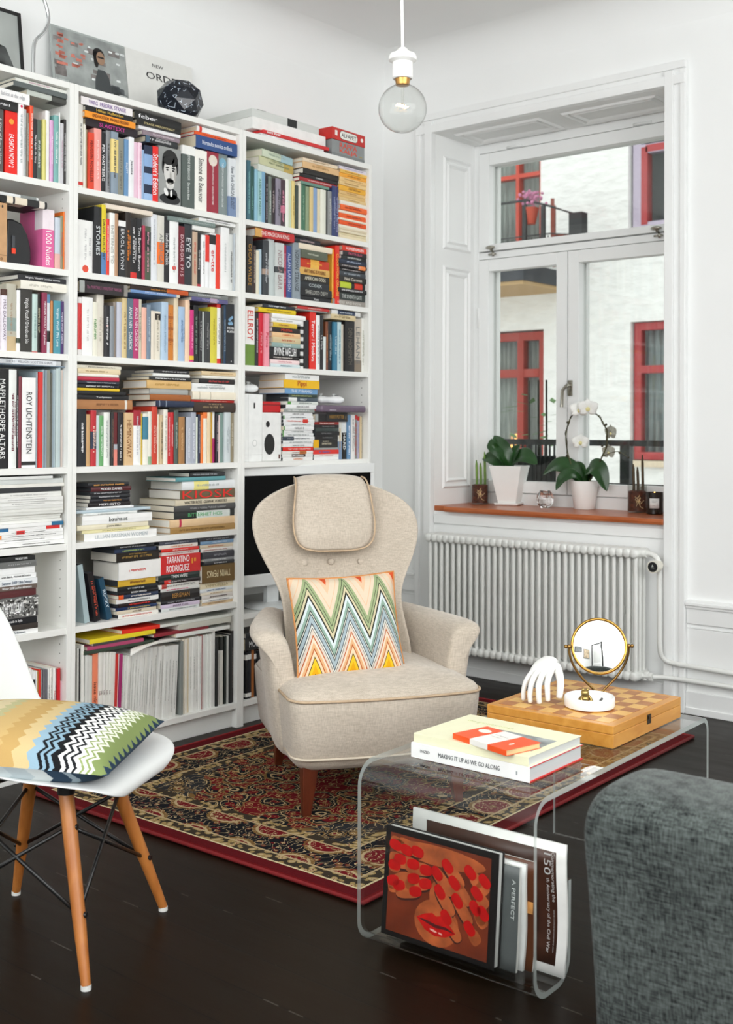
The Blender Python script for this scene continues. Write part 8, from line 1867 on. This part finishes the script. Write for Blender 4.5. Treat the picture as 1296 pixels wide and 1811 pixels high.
UX = {'l': 'left', 'm': 'middle', 'r': 'right'}; RN = ['top', 'second', 'third', 'fourth', 'fifth', 'sixth', 'bottom']
cnt = 0
for line in BOOKS.strip().split('\n'):
    t, x0, x1, z0, z1, lean, colr, title, tc, opts, label, cell = line.split('|')
    x0, x1, z0, z1, lean = map(float, (x0, x1, z0, z1, lean)); opts = [o.split() for o in opts.split('/') if o]
    cnt += 1; rd = random.Random(cnt*17+3)
    kind = {'b': 'book', 'm': 'magazine', 'd': 'dvd_case', 'g': 'game_case', 'c': 'cd_case', 'r': 'record_sleeve'}[t[1]]
    if t[1:] == 'b' and 'box set' in label: kind = 'box_set'
    up = t[0] == 'u'; W_ = x1-x0; Hh = z1-z0
    L_, T_ = (Hh, W_) if up else (W_, Hh)      # length and thickness of the spine
    yaw_ = 0
    for o in opts:
        if o[0] == 'yaw': yaw_ = float(o[1])
    dep = {'book': min(.225, max(.115, L_*.68)), 'magazine': min(.25, max(.16, L_*.8)), 'dvd_case': .135, 'game_case': .135, 'cd_case': .12, 'record_sleeve': .31, 'box_set': .15}[kind]
    yf = (.016 if up else .010)+rd.uniform(0, .010)+(.006 if kind == 'dvd_case' else 0)
    if cell[0]+cell[1] == 'm3' and not up: yf = .004
    bulge = {'book': .0022, 'magazine': .0003, 'dvd_case': .001, 'game_case': .001, 'cd_case': .0001, 'record_sleeve': .0002, 'box_set': .0001}[kind]
    if kind == 'book' and title not in ('', '~'): bulge = .0010
    ct = min(.0022 if kind in ('book', 'box_set') and T_ > .012 else .0009, T_*.3)
    hard = kind == 'book' and rd.random() < .55 and T_ > .014
    ins = .0035 if hard else .0006
    rough = {'book': .5, 'magazine': .4, 'dvd_case': .25, 'game_case': .25, 'cd_case': .2, 'record_sleeve': .2, 'box_set': .4}[kind]
    cvm = mat(colr, rough, .035, 25)
    if up:
        wdt = W_-.0004
        mb = cover_mesh(wdt, dep, L_, ct, bulge, bulge > .0015)
        if lean > 0: mb.v = [(x-wdt, y, z) for x, y, z in mb.v]
        loc = (x1-.0002 if lean > 0 else x0+.0002, yf, z0+.0002); rot = (0, R(lean), 0)
    else:
        mb = cover_mesh(T_-.0003, dep, L_, ct, bulge, bulge > .0015)
        mb.v = [(z, y, x) for x, y, z in mb.v]          # lay it down, spine along x
        ul_ = {'l': -2.4, 'm': -1.6, 'r': -.8}[cell[0]]; nl, nr = x0 < ul_+.026, x1 > ul_+.774
        yw = rd.uniform(-1.2, 1.2); yw = 0 if (nl and nr) else (-abs(yw) if nl else (abs(yw) if nr else yw))
        loc = (x0, yf, z0); rot = (0, 0, R(yaw_ or yw))
    ro = mb.build(kind, cvm, None, loc=loc, rot=rot)
    tag(ro, label, CATS[kind], f"{ {'book':'books','magazine':'magazines','dvd_case':'DVD cases','game_case':'game cases','cd_case':'CD cases','record_sleeve':'record sleeves','box_set':'box sets'}[kind]} in the {RN[int(cell[1])-1]} row of the {UX[cell[0]]} bookcase")
    dx = -(W_-.0004) if (up and lean > 0) else 0
    pm = mat('33363a' if kind in ('dvd_case', 'game_case', 'cd_case') and rd.random() < .6 else rd.choice(PAGE), .85, .05, 10)
    a, b = ct*.8, T_-.0003-ct*.8
    pv = MB().box(a, b, ct+bulge, dep-ins-.001, ins, L_-ins) if kind != 'dvd_case' and kind != 'box_set' else MB().box(a, b, ct+bulge, dep-.0005, .0006, L_-.0006)
    pv.v = [(x+dx, y, z) for x, y, z in pv.v] if up else [(z, y, x) for x, y, z in pv.v]
    pv.build('pages' if kind in ('book', 'magazine') else ('sleeve_body' if kind == 'record_sleeve' else 'case_body'), pm, ro)
    def at(pos, off=0, proud=.0008):
        # point on the spine; pos along the length (0 = foot or left end), off across
        if up: return (dx+(W_-.0004)/2+off, -proud, L_*pos)
        return (L_*pos, -proud, (T_-.0003)/2+off)
    fm_ = face_down if up else face_front
    ts, tl, tlo = .5, .72, .5
    drawn = title
    for o in opts:
        if o[0] == 'b':
            lo, hi = float(o[1])*L_, float(o[2])*L_
            g_ = cover_mesh(T_-.0003, dep*.35, L_, ct, bulge, bulge > .0015, lo, hi, .0004)
            g_.v = [(x+dx, y, z) for x, y, z in g_.v] if up else [(z, y, x) for x, y, z in g_.v]
            g_.build('spine_band', mat(o[3], rough, .05, 30), ro)
        elif o[0] in ('dot', 'disc'):
            r_ = T_*(.20 if o[0] == 'dot' else .36); m = MB(); p = at(float(o[1])); oval(m, p[0], p[2], r_, r_*(1.0), 0, -.0006, 20)
            m.build('spine_emblem', mat(o[2], .5, .1), ro)
        elif o[0] == 'ts': ts = float(o[1])
        elif o[0] == 'tl': tl = float(o[1])
        elif o[0] == 'tlo': tlo = float(o[1])
        elif o[0] == 'face':
            hw, hh = T_/2, L_/2; cx, cz = hw, hh
            m = MB(); m.box(.002, T_-.003, -.0005, 0, .002, L_-.002); m.build('portrait_background', mat('9c9e9c', .5, .15, 8), ro)
            def ov(nm_, c, items, y):
                m = MB()
                for (u, v, a_, b_, rt_) in items: oval(m, cx+u*hw, cz+v*hh, a_*hw, b_*hh, R(rt_), y, 24)
                m.build(nm_, mat(c, .6, .12, 30), ro)
            ov('portrait_coat', '26282a', [(0, -.78, .90, .19, 0), (.1, -.60, .55, .2, 0)], -.0008)
            mk = MB(); mk.box(.002, T_-.003, -.0011, -.0008, -.0002+.0008, .004); mk.build('portrait_coat', mat('26282a'), ro)
            ov('portrait_hair', '1f1e1e', [(.0, .56, .68, .36, 0), (-.50, .35, .22, .30, 0), (.52, .35, .20, .28, 0)], -.0011)
            ov('portrait_skin', 'd8d6d2', [(.0, .18, .56, .46, 0), (0, -.25, .36, .2, 0)], -.0014)
            ov('portrait_hair', '1f1e1e', [(-.12, .55, .5, .16, 12), (.40, .52, .22, .2, -30), (-.25, .29, .16, .028, 6), (.27, .29, .16, .028, -6), (0, -.13, .30, .055, 0), (-.15, -.16, .16, .045, 20), (.15, -.16, .16, .045, -20)], -.0017)
            ov('portrait_eyes', '2a2a2a', [(-.25, .21, .10, .035, 0), (.26, .21, .10, .035, 0)], -.0017)
            ov('portrait_shade', 'a8a5a0', [(.04, .04, .07, .13, 0), (.02, -.24, .14, .025, 0), (.43, .1, .08, .25, 0)], -.0016)
            ov('portrait_collar', 'f0f0ee', [(-.35, -.55, .16, .14, 30), (.1, -.58, .10, .12, 0)], -.0012)
            drawn = ''
        elif o[0] == 'syl':
            m = MB(); rs = random.Random(4)
            for k in range(9): oval(m, dx+T_*rs.uniform(.3, .7), L_*rs.uniform(.66, .8), T_*.12, L_*.03, rs.uniform(0, 3), -.0006-.00002*k, 9)
            m.build('spine_emblem', mat('7fa8c8', .6), ro)
            for w_, zz in (('SYLVIA', .60), ('PLATH', .54)): text(w_, T_*.8, .0085, mat('ffffff', .5, 0), ro, face_front(dx+T_/2, -.0016, L_*zz), keep=True)
            text('N', .004, .006, mat('ffffff', .5, 0), ro, face_front(dx+T_*.6, -.0016, L_*.05)); drawn = ''
        elif o[0] == 'tar':
            for w_, q in (('TARANTINO', .26), ('RODRIGUEZ', -.22)): text(w_, L_*.58, T_*.36, mat('ffffff', .5, 0), ro, face_front(L_*.42, -.0012, T_/2+T_*q), keep=True)
            marks(L_*.12, T_*.3, mat('e8902c', .5, 0), ro, face_front(L_*.82, -.0012, T_*.6), 5, 'subtitle'); drawn = ''
        elif o[0] == 'collage':
            rs = random.Random(8); cols = ['f0f0ee', '1a1a1a', 'b8b8b4', '2e2c2a', 'dcdcd8']
            mm2 = [MB() for _ in cols]
            for k in range(150):
                a_, b_ = L_*rs.uniform(.02, .97), T_*rs.uniform(.04, .93); mm2[rs.randrange(5)].box(a_, min(a_+L_*rs.uniform(.02, .06), L_), -.0003-.000004*k, 0, b_, min(b_+T_*rs.uniform(.05, .12), T_*.97))
            for m, c in zip(mm2, cols): m.build('collage_print', mat(c, .5, .1), ro)
    if title == '': continue
    tm = mat(tc or '888888', .5, 0)
    if drawn == '~':
        ln = L_*rd.uniform(.4, .75); Mx = fm_(*at(.5+rd.uniform(-.08, .08)))
        marks(ln, min(.008, T_*(.34 if kind != 'magazine' else .2)), tm, ro, Mx, cnt)
        if T_ > .022 and rd.random() < .5: marks(ln*.6, T_*.14, tm, ro, fm_(*at(.5, T_*(.3 if not up else .3))), cnt+900, 'subtitle')
    elif drawn:
        Mx = fm_(*at(tlo, 0, .0013))
        if any(o[0] == 'flip' for o in opts): Mx = Mx @ Matrix.Rotation(math.pi, 4, 'Z')
        big = any(o[0] in ('ts', 'tl') for o in opts)
        text(drawn, L_*tl, T_*ts, tm, ro, Mx, keep=big)
# an open magazine whose pages hang over the front edge of the upright ones
rows = []
P0 = bez([(-1.372, -.034, .369), (-1.33, -.026, .379), (-1.27, -.016, .389), (-1.21, -.008, .391), (-1.15, -.004, .388), (-1.118, .0, .384)], 3)
P1 = bez([(-1.350, -.006, .388), (-1.31, .002, .3895), (-1.26, .004, .3905), (-1.195, .030, .391), (-1.15, .075, .388), (-1.118, .11, .384)], 3)
for k in range(4):
    t = k/3; rows.append([a.lerp(b, t)+Vector((0, 0, .004*math.sin(math.pi*t))) for a, b in zip(P0, P1)])
o = MB().grid(rows).build('open_magazine', mat('ecebe6', .45, .02), None, smooth=True, fix=False, solid=.0012)
tag(o, 'open magazine with curling white pages drooping over the upright magazines of the middle bookcase', 'magazine')
o2 = MB().grid([[p+Vector((.012, .003, .0028)) for p in r] for r in rows]).build('pages', mat('e0dfda', .45, .02), o, smooth=True, fix=False, solid=.0008)
